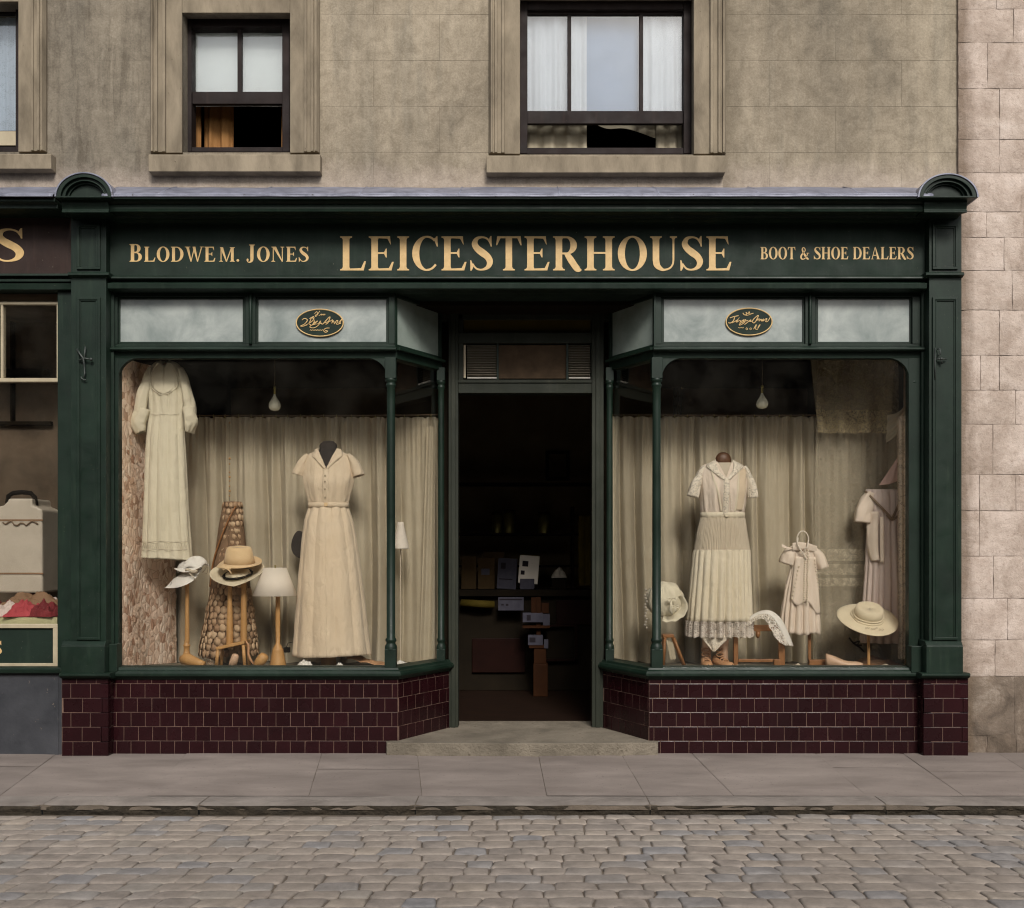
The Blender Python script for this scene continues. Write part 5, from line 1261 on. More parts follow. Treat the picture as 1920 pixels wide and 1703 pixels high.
# ================================================================ window displays
class Garment:
    """lofted cloth form. levels: (py, pxL, pxR, depth_m, fold_m)"""
    def __init__(s, Y, levels, k=5, nth=72, folds=14, seed=1, xoff=None, sharp=0):
        s.Y = Y; s.rows = catmull([tuple(map(float, l)) for l in levels], k); s.nth = nth; s.folds = folds; s.seed = seed; s.sharp = sharp
        rr = random.Random(seed); s.ph = [rr.uniform(0, 6.28) for _ in range(4)]
    def pt(s, i, a):
        py, l, r, b, f = s.rows[i]; cx = X((l + r) / 2, s.Y); ax = (X(r, s.Y) - X(l, s.Y)) / 2
        w = math.sin(s.folds * a + s.ph[0] + .35 * math.sin(3 * a)) + .45 * math.sin(s.folds * 1.73 * a + s.ph[1]) 
        if s.sharp: w = 2.4 * abs(math.sin(s.folds * a / 2 + s.ph[0] + .3 * math.sin(2 * a + s.ph[2]))) - 1.5 + .3 * math.sin(3 * a + s.ph[1])
        w += .25 * noise.noise(Vector((math.cos(a) * 2, math.sin(a) * 2, py * .02 + s.seed)))
        w *= f
        w += .0035 * noise.noise(Vector((math.cos(a) * 4, math.sin(a) * 4, py * .035 + s.seed * 3))) + .0022 * noise.noise(Vector((math.cos(a) * 11, math.sin(a) * 11, py * .07 + s.seed)))
        return Vector((cx + (ax + w * .55) * math.cos(a), s.Y + (b + w) * math.sin(a), Z(py, s.Y) + .004 * noise.noise(Vector((math.cos(a) * 3, math.sin(a) * 3, s.seed))) * (1 if i > 2 else 0)))
    def mesh(s, mb=None, hole=None, a0=0, a1=2 * PI, hem=None):
        mb = mb or MB(); n = s.nth; N = len(s.rows); vs = []; fs = []
        for i in range(N):
            for k in range(n + 1):
                a = a0 + (a1 - a0) * k / n - PI / 2
                p = s.pt(i, a)
                if hem and i >= N - 4: p.z += hem(a, (i - (N - 4)) / 3)
                vs.append(p)
        for i in range(N - 1):
            for k in range(n):
                a = a0 + (a1 - a0) * (k + .5) / n - PI / 2
                if hole:
                    c_ = (vs[i * (n + 1) + k] + vs[(i + 1) * (n + 1) + k + 1]) / 2
                    front = c_.y < s.Y
                    if hole(c_, front): continue
                q = i * (n + 1) + k
                fs.append((q, q + n + 1, q + n + 2, q + 1))
        return mb.add(vs, fs, True)
    def front(s, px, py, out=.004):
        """surface point seen at (px,py)"""
        rows = s.rows; j = 0
        while j < len(rows) - 2 and rows[j + 1][0] < py: j += 1
        t = max(0, min(1, (py - rows[j][0]) / max(1e-6, rows[j + 1][0] - rows[j][0])))
        l, r, b = (lerp(rows[j][q], rows[j + 1][q], t) for q in (1, 2, 3))
        u = max(-.97, min(.97, (px - (l + r) / 2) / ((r - l) / 2)))
        return Vector((X(px, s.Y), s.Y - b * math.sqrt(1 - u * u) - out, Z(py, s.Y)))
def patch(g, left, right, n=12, out=.006, mb=None, puff=0, k=6):
    """strip between two pixel polylines laid on the garment's front"""
    mb = mb or MB(); L_ = catmull(left, n); R2 = catmull(right, n)
    def fn(u, v):
        i = min(len(L_) - 1, int(v * (len(L_) - 1) + .5)); a, b = L_[i], R2[i]
        px, py = lerp(a[0], b[0], u), lerp(a[1], b[1], u)
        p = g.front(px, py, out + puff * math.sin(PI * u)); return p
    return mb.grid(lambda u, v: fn(u, 1 - v), k, len(L_) - 1)
def sleeve(Y, pts, seed=1, mb=None, n=24, amp=.004):
    """pts=(px,py,dy,rx,ry) along the arm; open cloth tube"""
    mb = mb or MB(); c_ = catmull([tuple(map(float, p)) for p in pts], 5); P = [W(p[0], p[1], Y) + Vector((0, p[2], 0)) for p in c_]; vs = []
    for i, p in enumerate(P):
        t = (P[min(i + 1, len(P) - 1)] - P[max(i - 1, 0)]).normalized(); w = t.cross(Vector((0, 1, 0))).normalized(); up = Vector((0, 1, 0))
        for k in range(n):
            a = 2 * PI * k / n; f = amp * (math.sin(3 * a + seed) + .6 * math.sin(7 * a + i * .3 + seed)) * (i / len(P) + .2) + amp * 1.5 * noise.noise(Vector((math.cos(a) * 1.5, math.sin(a) * 1.5, i * .25 + seed)))
            vs.append(p + w * math.cos(a) * (c_[i][3] + f) + up * math.sin(a) * (c_[i][4] + f))
    m_ = len(P); fs = [(i * n + k, i * n + (k + 1) % n, (i + 1) * n + (k + 1) % n, (i + 1) * n + k) for i in range(m_ - 1) for k in range(n)]
    return mb.add(vs, fs, True)
def strand(Y, pts, r, g=None, out=.006):
    return [tuple(g.front(p[0], p[1], out)) if g else tuple(W(p[0], p[1], Y)) for p in catmull(pts, 6)]
# ---------------------------------------------------------------- left window: shirt dress on a form
Y1 = .50
bod = Garment(Y1, [(842, 598, 632, .045, 0), (847, 590, 641, .055, 0), (853, 578, 653, .066, .001), (862, 569, 662, .075, .002), (884, 568, 664, .092, .003), (906, 569, 663, .110, .004), (926, 574, 658, .100, .004), (945, 579, 653, .088, .004), (950, 580, 652, .088, .003)], 14, 260, 9, 3)
fm = thing('mannequin', tuple(W(616, 1247, Y1)), 'dark headless dress form with wooden foot inside the beige shirt dress', 'mannequin')
fg = Garment(Y1, [(831, 602, 630, .032, 0), (836, 599, 632, .036, 0), (845, 599, 632, .040, 0), (852, 590, 642, .05, 0), (866, 577, 655, .062, 0), (905, 577, 655, .09, 0), (948, 586, 646, .07, 0), (1000, 580, 652, .1, 0), (1040, 585, 648, .09, 0)], 5, 40, 2, 5)
m = fg.mesh(); m.lathe([(.046, Z(831, Y1)), (.038, Z(829, Y1) + .004), (.001, Z(828, Y1) + .005)][::-1], X(616, Y1), Y1, 0, 20, sy=.8); m.build('torso', M['charcoal'], fm)
z0 = FZ(Y1)
MB().lathe([(.052, z0), (.055, z0 + .01), (.047, z0 + .06), (.04, z0 + .1), (.026, z0 + .13), (.024, Z(1030, Y1))], X(616, Y1), Y1, 0, 24).build('foot', M['wood'], fm)
dr = thing('shirt_dress', tuple(W(616, 1226, Y1)), 'long beige short-sleeved shirt dress with belt, standing in the left window', 'dress')
va, vb, vc = W(598, 842, Y1), W(633, 842, Y1), W(616, 880, Y1)
def vhole(c_, front):
    if not front or c_.z > va.z + .02: return False
    t = (va.z - c_.z) / (va.z - vc.z)
    return t < 1 and lerp(va.x, vc.x, t) < c_.x < lerp(vb.x, vc.x, t)
bod.mesh(hole=vhole).build('bodice', M['beige_cloth'], dr)
m = sleeve(Y1, [(579, 853, 0, .014, .045), (571, 864, 0, .032, .055), (564, 878, 0, .042, .056), (560, 891, 0, .043, .054)], 2); sl = m.build('sleeve', M['beige_cloth'], dr, solid=.0012)
m = sleeve(Y1, [(653, 853, 0, .014, .045), (661, 864, 0, .032, .055), (668, 880, 0, .042, .056), (672, 893, 0, .043, .054)], 5); m.build('sleeve', M['beige_cloth'], dr, solid=.0012)
m = patch(bod, [(598, 841), (601, 856), (607, 868), (615, 881)], [(592, 843), (588, 856), (596, 864), (613, 882)], 6, .006, puff=.003)
patch(bod, [(632, 841), (630, 856), (624, 868), (616, 881)], [(640, 843), (645, 855), (636, 864), (618, 883)], 6, .006, m, .003)
m.build('collar', M['beige_cloth'], dr, solid=.0012)
m = patch(bod, [(611, 882), (610.5, 910), (610.5, 948)], [(621, 882), (620.5, 910), (620, 948)], 8, .006, puff=.002); m.build('button_placket', M['beige_cloth'], dr, solid=.001)
for py in (894, 905, 919, 934):
    p = bod.front(615.5, py, .014); MB().ball(tuple(p), .0065, 1, .5, 1, 10).build('button', M['cream_paint'], dr)
skt = Garment(Y1, [(950, 580, 652, .088, .004), (958, 577, 655, .100, .006), (980, 571, 662, .120, .006), (1020, 566, 669, .140, .005), (1100, 559, 680, .165, .006), (1180, 553, 689, .185, .008), (1228, 549, 695, .195, .009)], 6, 300, 11, 8, sharp=1)
skt.mesh(hem=lambda a, t: -.006 * t * math.sin(2 * a)).build('skirt', M['beige_cloth'], dr, solid=.0012)
m = MB(); pl_ = []
for k in range(41):
    a = 2 * PI * k / 40; pl_.append((X(616, Y1) + (X(654, Y1) - X(616, Y1)) * math.cos(a), Y1 + .094 * math.sin(a)))
zt0, zt1 = Z(952, Y1), Z(943, Y1)
m.add([(x, y, z) for z in (zt0, zt1) for x, y in pl_], [(k, k + 1, k + 42, k + 41) for k in range(40)], True)
m.build('belt', M['beige_cloth'], dr, solid=.004)
p = skt.front(616, 952, .012); MB().box(p.x - .012, p.x + .012, p.y - .004, p.y + .002, Z(951, Y1), Z(944, Y1)).build('buckle', M['straw'], dr, bevel=.003)
# ---------------------------------------------------------------- left window: hanging nightgown
Y2 = .36
hg = thing('coat_hanger', tuple(W(310, 676, Y2)), 'dark hanger hook above the cream nightgown', 'hanger')
MB().tube([tuple(W(a, b, Y2)) for a, b in ((296, 690), (303, 684), (311, 682), (319, 684), (328, 690))], .006, 8).build('bar', M['brown_form'], hg)
MB().tube([tuple(W(a, b, Y2)) for a, b in ((311, 682), (311, 676), (314, 670), (309, 668))], .003, 6).build('hook', M['iron'], hg)
ng = thing('nightgown', tuple(W(311, 1048, Y2)), 'long cream cotton nightgown with flared cuffs hanging high at the left of the left window', 'nightgown')
nb_ = Garment(Y2, [(677, 299, 321, .02, 0), (680, 291, 330, .03, .001), (688, 283, 339, .035, .002), (702, 278, 344, .042, .003), (735, 279, 345, .05, .005), (765, 279, 345, .05, .004), (778, 280, 344, .052, .003), (800, 277, 345, .058, .004), (850, 273, 348, .07, .005), (950, 270, 353, .085, .006), (1020, 267, 358, .09, .007), (1049, 266, 360, .092, .007)], 6, 260, 11, 14, sharp=1)
na, nb2, nc = W(303, 676, Y2), W(319, 676, Y2), W(311, 691, Y2)
def nhole(c_, front):
    if not front: return False
    t = (na.z - c_.z) / (na.z - nc.z); return -.5 < t < 1 and lerp(na.x, nc.x, t) < c_.x < lerp(nb2.x, nc.x, t)
nb_.mesh(hole=nhole, hem=lambda a, t: -.010 * t * math.cos(a - .5)).build('gown_body', M['cream_cloth'], ng, solid=.001)
m = patch(nb_, [(299, 680), (291, 695), (286, 712), (290, 728), (303, 738), (311, 740)], [(304, 682), (310.5, 692), (310.7, 702), (310.8, 715), (310.9, 728), (311, 740)], 5, .006, k=8)
patch(nb_, [(323, 680), (331, 695), (337, 712), (333, 728), (320, 738), (311.4, 740)], [(317, 682), (311.6, 692), (311.5, 702), (311.5, 715), (311.5, 728), (311.4, 740)], 5, .006, m, k=8)
m.build('yoke', M['cream_cloth'], ng, solid=.001)
m = MB(); m.tube(strand(Y2, [(299, 682), (290, 696), (285, 712), (289, 729), (302, 740), (311, 742), (321, 740), (334, 729), (338, 712), (332, 696), (323, 682)], .004, nb_, .008), .0035, 6); m.build('yoke_piping', M['cream_cloth'], ng)
sleeve(Y2, [(284, 690, 0, .018, .03), (277, 712, -.01, .030, .040), (270, 745, -.02, .040, .045), (266, 778, -.02, .040, .045), (268, 792, -.02, .036, .04)], 3, amp=.006).build('sleeve', M['cream_cloth'], ng, solid=.001)
sleeve(Y2, [(338, 690, 0, .018, .03), (346, 715, -.01, .030, .040), (354, 750, -.02, .036, .042), (358, 776, -.02, .036, .042), (358, 790, -.02, .032, .04)], 6, amp=.006).build('sleeve', M['cream_cloth'], ng, solid=.001)
sleeve(Y2, [(271, 766, -.02, .046, .048), (266, 782, -.025, .053, .052), (263, 796, -.025, .052, .05), (268, 812, -.02, .030, .04)], 4, amp=.006).build('cuff', M['cream_cloth'], ng, solid=.0012)
sleeve(Y2, [(356, 764, -.02, .040, .046), (358, 782, -.025, .041, .05), (359, 796, -.025, .039, .048), (356, 812, -.02, .020, .035)], 7, amp=.006).build('cuff', M['cream_cloth'], ng, solid=.0012)
m = MB()
for py in (1016, 1031): m.tube(strand(Y2, [(lerp(271, 355, i / 10), py + .8 * math.sin(i)) for i in range(11)], .002, nb_, .010), .0016, 5)
m.tube([tuple(nb_.front(lerp(271, 355, i / 40), 1024 + (4.5 if i % 2 else -4.5), .010)) for i in range(41)], .0014, 4)
m.build('hem_embroidery', M['silk_grey'], ng)
m = MB(); m.tube(strand(Y2, [(284, 777), (297, 780), (311, 779), (326, 780), (339, 777)], .002, nb_, .006), .0012, 5); m.build('waist_seam', M['silk_grey'], ng)
# ---------------------------------------------------------------- bead string and scale-covered cone
bs = thing('bead_string', tuple(W(430, 905, .72)), 'thin string of wooden beads hanging above the scale-covered gown', 'bead string')
MB().tube([tuple(W(431, 790, .72)), tuple(W(431, 860, .72)), tuple(W(430, 941, .72))], .0015, 5).build('string', M['cord'], bs)
for py in (793, 860, 870, 886, 895, 902, 912, 921, 930): MB().ball(tuple(W(430.6, py, .72)), .0085 if py in (860, 895, 921) else .006, n=10).build('bead', M['wood'], bs)
Y3 = .62
gc = thing('scale_gown', tuple(W(428, 1238, Y3)), 'tapering hollow gown form covered in round tan leather scales behind the two stacked hats', 'gown form')
cone = Garment(Y3, [(941, 420, 452, .045, 0), (980, 412, 456, .06, 0), (1050, 402, 464, .08, 0), (1150, 388, 474, .105, 0), (1222, 376, 482, .12, 0)], 8, 48, 2, 5)
cone.mesh().build('lining', M['lining'], gc, solid=.0012)
m = MB(); rr = random.Random(8); nr_ = 24
for r_ in range(nr_ + 1):
    t = r_ / nr_; py = 948 + (1222 - 948) * t; i = min(len(cone.rows) - 1, int(t * (len(cone.rows) - 1) + .5)); cnt = int(lerp(12, 26, t))
    for q in range(cnt):
        a = 2 * PI * (q + (.5 if r_ % 2 else 0)) / cnt + rr.uniform(-.06, .06) ; p = cone.pt(i, a); p.z = Z(py, Y3) + rr.uniform(-.004, .004)
        nrm = Vector((math.cos(a), math.sin(a), .1)).normalized(); tg = Vector((-math.sin(a), math.cos(a), 0)); s_ = rr.uniform(.021, .028) * lerp(.8, 1.15, t); vs = []
        til = rr.uniform(.08, .28)
        for e in range(9):
            th = 2 * PI * e / 9; u_ = math.sin(th) * s_; v_ = -math.cos(th) * s_ * 1.15
            vs.append(p + tg * u_ + Vector((0, 0, 1)) * v_ + nrm * (.004 + (-v_) * til + .004))
        vs.append(p + nrm * (.012)); m.add(vs, [(e, (e + 1) % 9, 9) for e in range(9)], True)
m.build('scale_cover', M['scale'], gc, solid=.001)
MB().lathe([(.05, FZ(Y3)), (.045, Z(1215, Y3))], X(400, Y3), Y3, 0, 16).build('foot', M['leather_p'], gc)
MB().tube(strand(Y3, [(446, 950), (430, 985), (416, 1020), (402, 1060), (398, 1100)], .005, cone, .02), .006, 8).build('leather_tie', M['wood_d'], gc)
# ---------------------------------------------------------------- hat stands and hats, left window
Ya = .36
st1 = thing('hat_stand', tuple(W(352, 1248, Ya)), 'turned wooden hat stand with a shoe-shaped foot under the crumpled white cap', 'hat stand')
zf = FZ(Ya)
MB().lathe([(.016, Z(1205, Ya)), (.0135, Z(1150, Ya)), (.0125, Z(1072, Ya))], X(351, Ya), Ya, 0, 16).build('post', M['wood'], st1)
MB().lathe([(.038, zf + .045), (.032, zf + .06), (.027, zf + .068), (.029, zf + .074), (.025, zf + .08), (.019, zf + .10), (.019, zf + .13), (.024, zf + .135), (.024, zf + .142), (.016, zf + .148), (.015, Z(1200, Ya))], X(350, Ya), Ya, 0, 20).build('collar', M['wood'], st1)
m = MB(); m.tube([tuple(W(341, 1238, Ya)), tuple(W(350, 1235, Ya - .01)), tuple(W(362, 1240, Ya - .03)), tuple(W(374, 1244, Ya - .05)), tuple(W(383, 1246, Ya - .06))], [.030, .041, .034, .027, .020], 16); m.v = [Vector((v.x, v.y, max(v.z, FZ(Ya) + .001))) for v in m.v]; m.build('foot', M['wood'], st1)
def hat(name, cx, cy, Y, R0, crown, brimfn, mat, label, tilt=(0, 0), parts=None, nprof=None, sy=1.0):
    """crown: [(r,z)] top->down to the brim root"""
    c_ = W(cx, cy, Y); t_ = thing(name, tuple(c_), label, 'hat')
    T = Matrix.Rotation(tilt[0], 4, 'Y') @ Matrix.Rotation(tilt[1], 4, 'X')
    m = MB().lathe(crown, c_.x, c_.y, c_.z, 36, T, lambda p, a, r: p + Vector((0, 0, .004 * noise.noise(Vector((p.x * 20, p.y * 20, cx))))), sy)
    m.build('crown', M[mat], t_, solid=.0012)
    r0 = crown[-1][0]; pr = [(lerp(r0, R0, i / 9), crown[-1][1]) for i in range(10)]
    def wp(p, a, r): t = (r - r0) / (R0 - r0); return Vector((p.x, p.y, p.z + brimfn(a, t)))
    m = MB().lathe(pr, c_.x, c_.y, c_.z, 48, T, wp, sy); m.build('brim', M[mat], t_, solid=.0035)
    return t_, T, c_
# crumpled white cap on the left stand
t_ = thing('crumpled_hat', tuple(W(352, 1098, Ya)), 'crumpled off-white cap with drooping pointed brim on the leftmost wooden stand', 'hat')
def capf(u, v):
    a = 2 * PI * u; ph_ = PI * .5 * v; cx_, cz_ = 361, 1066
    px = cx_ + 29 * math.sin(ph_) * math.cos(a) * (1 + .08 * math.sin(3 * a)); 
    return W(px, cz_ - 22 * math.cos(ph_) - 5 * math.sin(ph_) * math.cos(a) + 3.5 * math.sin(ph_) * math.sin(5 * a), Ya) + Vector((0, .085 * math.sin(ph_) * math.sin(a), 0))
MB().grid(lambda u, v: capf(-u, v), 40, 14).build('crown', M['white_cloth'], t_, solid=.0015)
def brimf(u, v):
    L0 = catmull([(313, 1101), (326, 1086), (343, 1077), (362, 1071), (381, 1064)], 6); R0 = catmull([(313, 1102), (334, 1102), (354, 1098), (371, 1088), (377, 1074)], 6)
    i = min(len(L0) - 1, int(u * (len(L0) - 1) + .5)); a, b = L0[i], R0[i]
    return W(lerp(a[0], b[0], v), lerp(a[1], b[1], v), Ya) + Vector((0, -.02 - .10 * math.sin(PI * (.12 + .8 * u)) * v + .01 * math.sin(u * 8), 0))
MB().grid(lambda u, v: brimf(u, 1 - v), 24, 8).build('brim', M['white_cloth'], t_, solid=.0015)
def brimg(u, v):
    return W(lerp(332, 386, u), lerp(1066, 1066 + 9 * math.sin(PI * u), v) - 5 * u, Ya) + Vector((0, -.07 - .04 * math.sin(PI * u) * v, 0))
MB().grid(lambda u, v: brimg(u, 1 - v), 20, 5).build('upper_brim', M['white_cloth'], t_, solid=.0015)
m = MB(); m.tube([tuple(W(a, b, Ya - .1)) for a, b in ((348, 1070), (352, 1068), (360, 1072), (370, 1071))], .010, 8); m.tube([tuple(W(a, b, Ya - .11)) for a, b in ((354, 1074), (360, 1080), (367, 1087))], .0035, 6)
m.build('ribbon', M['silk_grey'], t_)
m = MB(); m.tube([tuple(W(a, b, Ya - .05)) for a, b in ((382, 1058), (390, 1066), (388, 1076), (380, 1074), (386, 1066))], .0016, 5); m.tube([tuple(W(a, b, Ya - .05)) for a, b in ((330, 1075), (322, 1090), (318, 1105), (322, 1116), (327, 1108))], .0012, 5); m.build('tie_string', M['cord'], t_)
# two hats one above the other
Yh = .40
st2 = thing('hat_stand', tuple(W(457, 1246, Yh)), 'stout turned wooden post on a slanted stool carrying the two stacked tan hats', 'hat stand')
MB().lathe([(.021, Z(1212, Yh)), (.022, Z(1190, Yh)), (.019, Z(1130, Yh)), (.017, Z(1078, Yh))], X(457, Yh), Yh, 0, 18).build('post', M['wood'], st2)
MB().lathe([(.024, Z(1212, Yh)), (.022, Z(1170, Yh)), (.015, Z(1125, Yh)), (.013, Z(1085, Yh))], X(431, Yh), Yh, 0, 18).build('post', M['wood'], st2)
m = MB(); a_, b_ = W(410, 1212, Yh), W(463, 1200, Yh)
m.add([(a_.x, Yh - .07, a_.z), (b_.x, Yh - .07, b_.z), (b_.x, Yh + .08, b_.z), (a_.x, Yh + .08, a_.z)] + [(a_.x, Yh - .07, a_.z - .022), (b_.x, Yh - .07, b_.z - .022), (b_.x, Yh + .08, b_.z - .022), (a_.x, Yh + .08, a_.z - .022)], [(0, 1, 2, 3), (7, 6, 5, 4), (0, 4, 5, 1), (1, 5, 6, 2), (2, 6, 7, 3), (3, 7, 4, 0)])
m.build('seat', M['wood'], st2, bevel=.004)
for px in (413, 460):
    for dy in (-.055, .06): MB().tube([tuple(W(px, 1208 if px > 440 else 1216, Yh) + Vector((0, dy, 0))), (X(px + (3 if px > 440 else -3), Yh), Yh + dy, FZ(Yh + dy))], [.011, .013], 8).build('leg', M['wood'], st2)
t_, T, c_ = hat('tan_wide_hat', 447, 1082, Yh, .182, [(.001, .045), (.05, .043), (.08, .032), (.09, .0)], lambda a, t: .010 * t + .030 * t * t * max(0, math.cos(a)) + .045 * t * t * max(0, -math.cos(a)) + .02 * t * max(0, math.sin(a)) - .012 * t * max(0, -math.sin(a)), 'felt', 'pale wide-brimmed hat with dark band, lower of the two stacked hats', (-.10, .38), sy=.85)
m = MB().tube([tuple(c_ + T @ Vector((.095 * math.cos(a), .082 * math.sin(a), .02))) for a in [2 * PI * i / 24 for i in range(25)]], .009, 8, cap=False); m.build('hat_band', M['black'], t_)
m = MB()
for i, (a, b) in enumerate(((444, 1083), (452, 1079), (459, 1083), (468, 1074), (474, 1069), (461, 1088))):
    q = W(a, b, Yh - .15); m.tube([tuple(q + Vector((.008 * math.cos(t), 0, .006 * math.sin(t)))) for t in [2 * PI * i_ / 8 for i_ in range(9)]], .0008, 4, cap=False)
m.build('stitched_motif', M['sash'], t_)
t2, T, c2 = hat('tan_fedora', 449, 1056, Yh - .01, .150, [(.001, .108), (.052, .112), (.074, .108), (.086, .090), (.094, .05), (.104, .0)], lambda a, t: -.012 * t * max(0, -math.sin(a)) - .022 * t * max(0, -math.cos(a)) ** 2 + .03 * t * t * max(0, math.sin(a)) + .006 * t * t * max(0, math.cos(a)), 'straw', 'tan high-crowned hat with turned-down brim, upper of the two stacked hats', (.02, .18), sy=.82)
m = MB(); m.tube([tuple(W(a, b, Yh - .14)) for a, b in ((418, 1069), (424, 1066), (430, 1070), (434, 1076))], .005, 6); m.tube([tuple(W(a, b, Yh - .14)) for a, b in ((425, 1067), (432, 1066), (430, 1072))], .004, 6); m.build('cord_bow', M['straw'], t2)
# ---------------------------------------------------------------- table lamp
Yl = .40
lp = thing('table_lamp', tuple(W(521, 1248, Yl)), 'table lamp with white cone shade and turned wooden stem in the left window', 'lamp')
z0 = FZ(Yl)
MB().lathe([(.054, z0), (.055, z0 + .008), (.050, z0 + .035), (.037, z0 + .105), (.037, z0 + .112), (.031, z0 + .118), (.028, z0 + .128), (.024, z0 + .135), (.0145, z0 + .15), (.0165, Z(1165, Yl)), (.014, Z(1112, Yl))], X(521, Yl), Yl, 0, 24).build('stem', M['wood'], lp)
MB().lathe([(.0765, Z(1065, Yl)), (.147, Z(1117, Yl))], X(515.5, Yl), Yl, 0, 40).build('lamp_shade', M['shade'], lp, solid=.0012)
MB().lathe([(.006, Z(1120, Yl)), (.010, Z(1110, Yl)), (.008, Z(1100, Yl)), (.004, Z(1062, Yl)), (.006, Z(1060, Yl))], X(516, Yl), Yl, 0, 10).build('finial', M['brass'], lp)
pc = thing('plug_and_flex', tuple(W(536, 1236, .5)), 'black plug with a short flex behind the table lamp foot', 'plug')
MB().tube([tuple(W(a, b, .5)) for a, b in ((556, 1212), (550, 1204), (540, 1206), (537, 1214))], .0025, 6).build('flex', M['black'], pc); MB().pb(531, 1214, 543, 1224, .49, .52).build('plug', M['black'], pc, bevel=.004)
# wooden shoe lasts, papers and cords on the platform
def last(a, b, w, lab, ang, mat='wood', Y=.34):
    z0 = FZ(Y); d_ = Vector((math.cos(ang), -.25, math.sin(ang))).normalized(); p = Vector((X(a, Y), Y, z0 + w * .75))
    m = MB().tube([tuple(p - d_ * .03), tuple(p - d_ * .02), tuple(p + d_ * .02), tuple(p + d_ * .06), tuple(p + d_ * .068)], [w * .75, w * .95, w, w * .85, w * .4], 16); m.v = [Vector((v.x, v.y, max(v.z, z0 + .001))) for v in m.v]
    tag(m.build('wooden_last', M[mat], None), lab, 'shoe last')
last(437, 1240, .027, 'smaller tan wooden last lying under the slanted stool', 1.2, 'leather_p')
last(487, 1238, .036, 'thick wooden last lying just left of the table lamp foot', .9)
def paper(px, py, Y, rx, ry, h, seed, lab):
    m = crumple(X(px, Y), Y, FZ(Y) + .001, rx, ry, h, seed, 22, seed * .7, 1.6); tag(m.build('crumpled_paper', M['white_cloth'], None, solid=.001), lab, 'paper')
paper(572, 0, .36, .058, .05, .045, 3, 'larger crumpled white tissue just left of the beige dress foot')
paper(637, 0, .36, .024, .03, .025, 5, 'small crumpled white tissue just right of the beige dress foot')
paper(752, 0, .55, .03, .05, .03, 6, 'crumpled white tissue behind the left corner column')
cb = MB(); rr = random.Random(4)
for q in range(3):
    cb.tube([tuple(W(388 + 7 * math.cos(t) + q * 3, 1240 + 4.5 * math.sin(t) + q, .34)) for t in [2 * PI * i_ / 14 * 1.1 for i_ in range(15)]], .0022, 5)
for i_, v in enumerate(cb.v): cb.v[i_] = Vector((v.x, v.y, max(v.z, FZ(.34) + .002)))
tag(cb.build('coiled_cord', M['cord'], None), 'loose coil of thin cord beside the foot of the leftmost hat stand', 'cord')
m = MB().tube([tuple(W(a, b, .38)) for a, b in ((460, 1200), (466, 1210), (465, 1225), (470, 1238), (476, 1246))], [.003, .009, .008, .009, .006], 8, flat=.4); tag(m.build('leather_strap', M['leather'], None), 'tan leather strap dangling off the right end of the slanted stool', 'strap')
# trailing brown cloth and the dark leaf-shaped hat behind the dress
m = MB().grid(lambda u, v: Vector((lerp(X(655, .55), X(725, .45), u), lerp(.44, .62, v), FZ(.5) + .002 + (.09 * (1 - u) ** 1.6 * (1 - abs(v - .5)) + .012 * abs(math.sin(u * 9 + v * 4)) * (1 - u * .6)))), 40, 16)
tag(m.build('trailing_cloth', M['leather'], None, solid=.004), 'tan cloth trailing on the floor from the beige dress towards the corner column', 'cloth')
m = MB(); c_ = W(566, 1022, .66); n_ = 20
m.prism([(c_.x + .075 * math.cos(a) * (1 - .35 * math.sin(a)) - .02 * math.sin(a), c_.z + .10 * math.sin(a)) for a in [2 * PI * i_ / n_ for i_ in range(n_)]], .655, .672)
tag(m.build('dark_fan', M['charcoal'], None, bevel=.005), 'dark leaf-shaped fan half hidden behind the left edge of the beige dress skirt', 'fan')
sl_ = thing('small_lamp', tuple(W(751, 1240, .62)), 'small white bell-shaped lamp on a thin stand behind the left corner pane', 'lamp')
MB().lathe([(.020, Z(979, .62)), (.024, Z(985, .62)), (.058, Z(1027, .62)), (.060, Z(1029, .62))], X(751, .62), .62, 0, 24).build('lamp_shade', M['shade'], sl_, solid=.001)
MB().lathe([(.05, FZ(.62)), (.05, FZ(.62) + .012), (.008, FZ(.62) + .02), (.004, FZ(.62) + .04), (.004, Z(990, .62))], X(751, .62), .62, 0, 14).build('stem', M['silk_grey'], sl_)
m = MB().grid(lambda u, v: Vector((lerp(X(lerp(800, 786, v), .78), X(816, .78), u), .78 + .010 * math.sin(u * 11 + v * 1.5), lerp(Z(800, .78), FZ(.78) + .003, v))) + Vector((0, 0, 0)), 26, 20)
tag(m.build('gathered_drape', M['curtain'], None), 'gathered pale drape bunched beside the door end of the left window', 'drape')

# ================================================================ right window
Y4 = .48
lf = thing('mannequin', tuple(W(1352, 1247, Y4)), 'dress form with dark wooden neck disc and wax legs inside the lace-trimmed dress', 'mannequin')
MB().ball(tuple(W(1356, 863, Y4)), .056, .98, .6, 1.0, 20).build('neck_disc', M['brown_form'], lf)
fg = Garment(Y4, [(868, 1335, 1378, .035, 0), (880, 1318, 1394, .06, 0), (915, 1320, 1392, .08, 0), (965, 1326, 1384, .06, 0), (1050, 1318, 1392, .09, 0), (1110, 1325, 1388, .08, 0)], 5, 40, 2, 5); fg.mesh().build('torso', M['silk_grey'], lf)
for a, b in ((1326, 1325), (1354, 1357)):
    MB().tube([tuple(W(a + 3, 1100, Y4)), tuple(W(a + 2, 1170, Y4)), tuple(W(b, 1222, Y4)), tuple(W(b, 1238, Y4 - .01))], [.055, .045, .030, .032], 14).build('leg', M['skin'], lf)
ld = thing('lace_dress', tuple(W(1352, 1190, Y4)), 'ivory dress with grey pleated hip panel, lace hem and lace sleeves in the right window', 'dress')
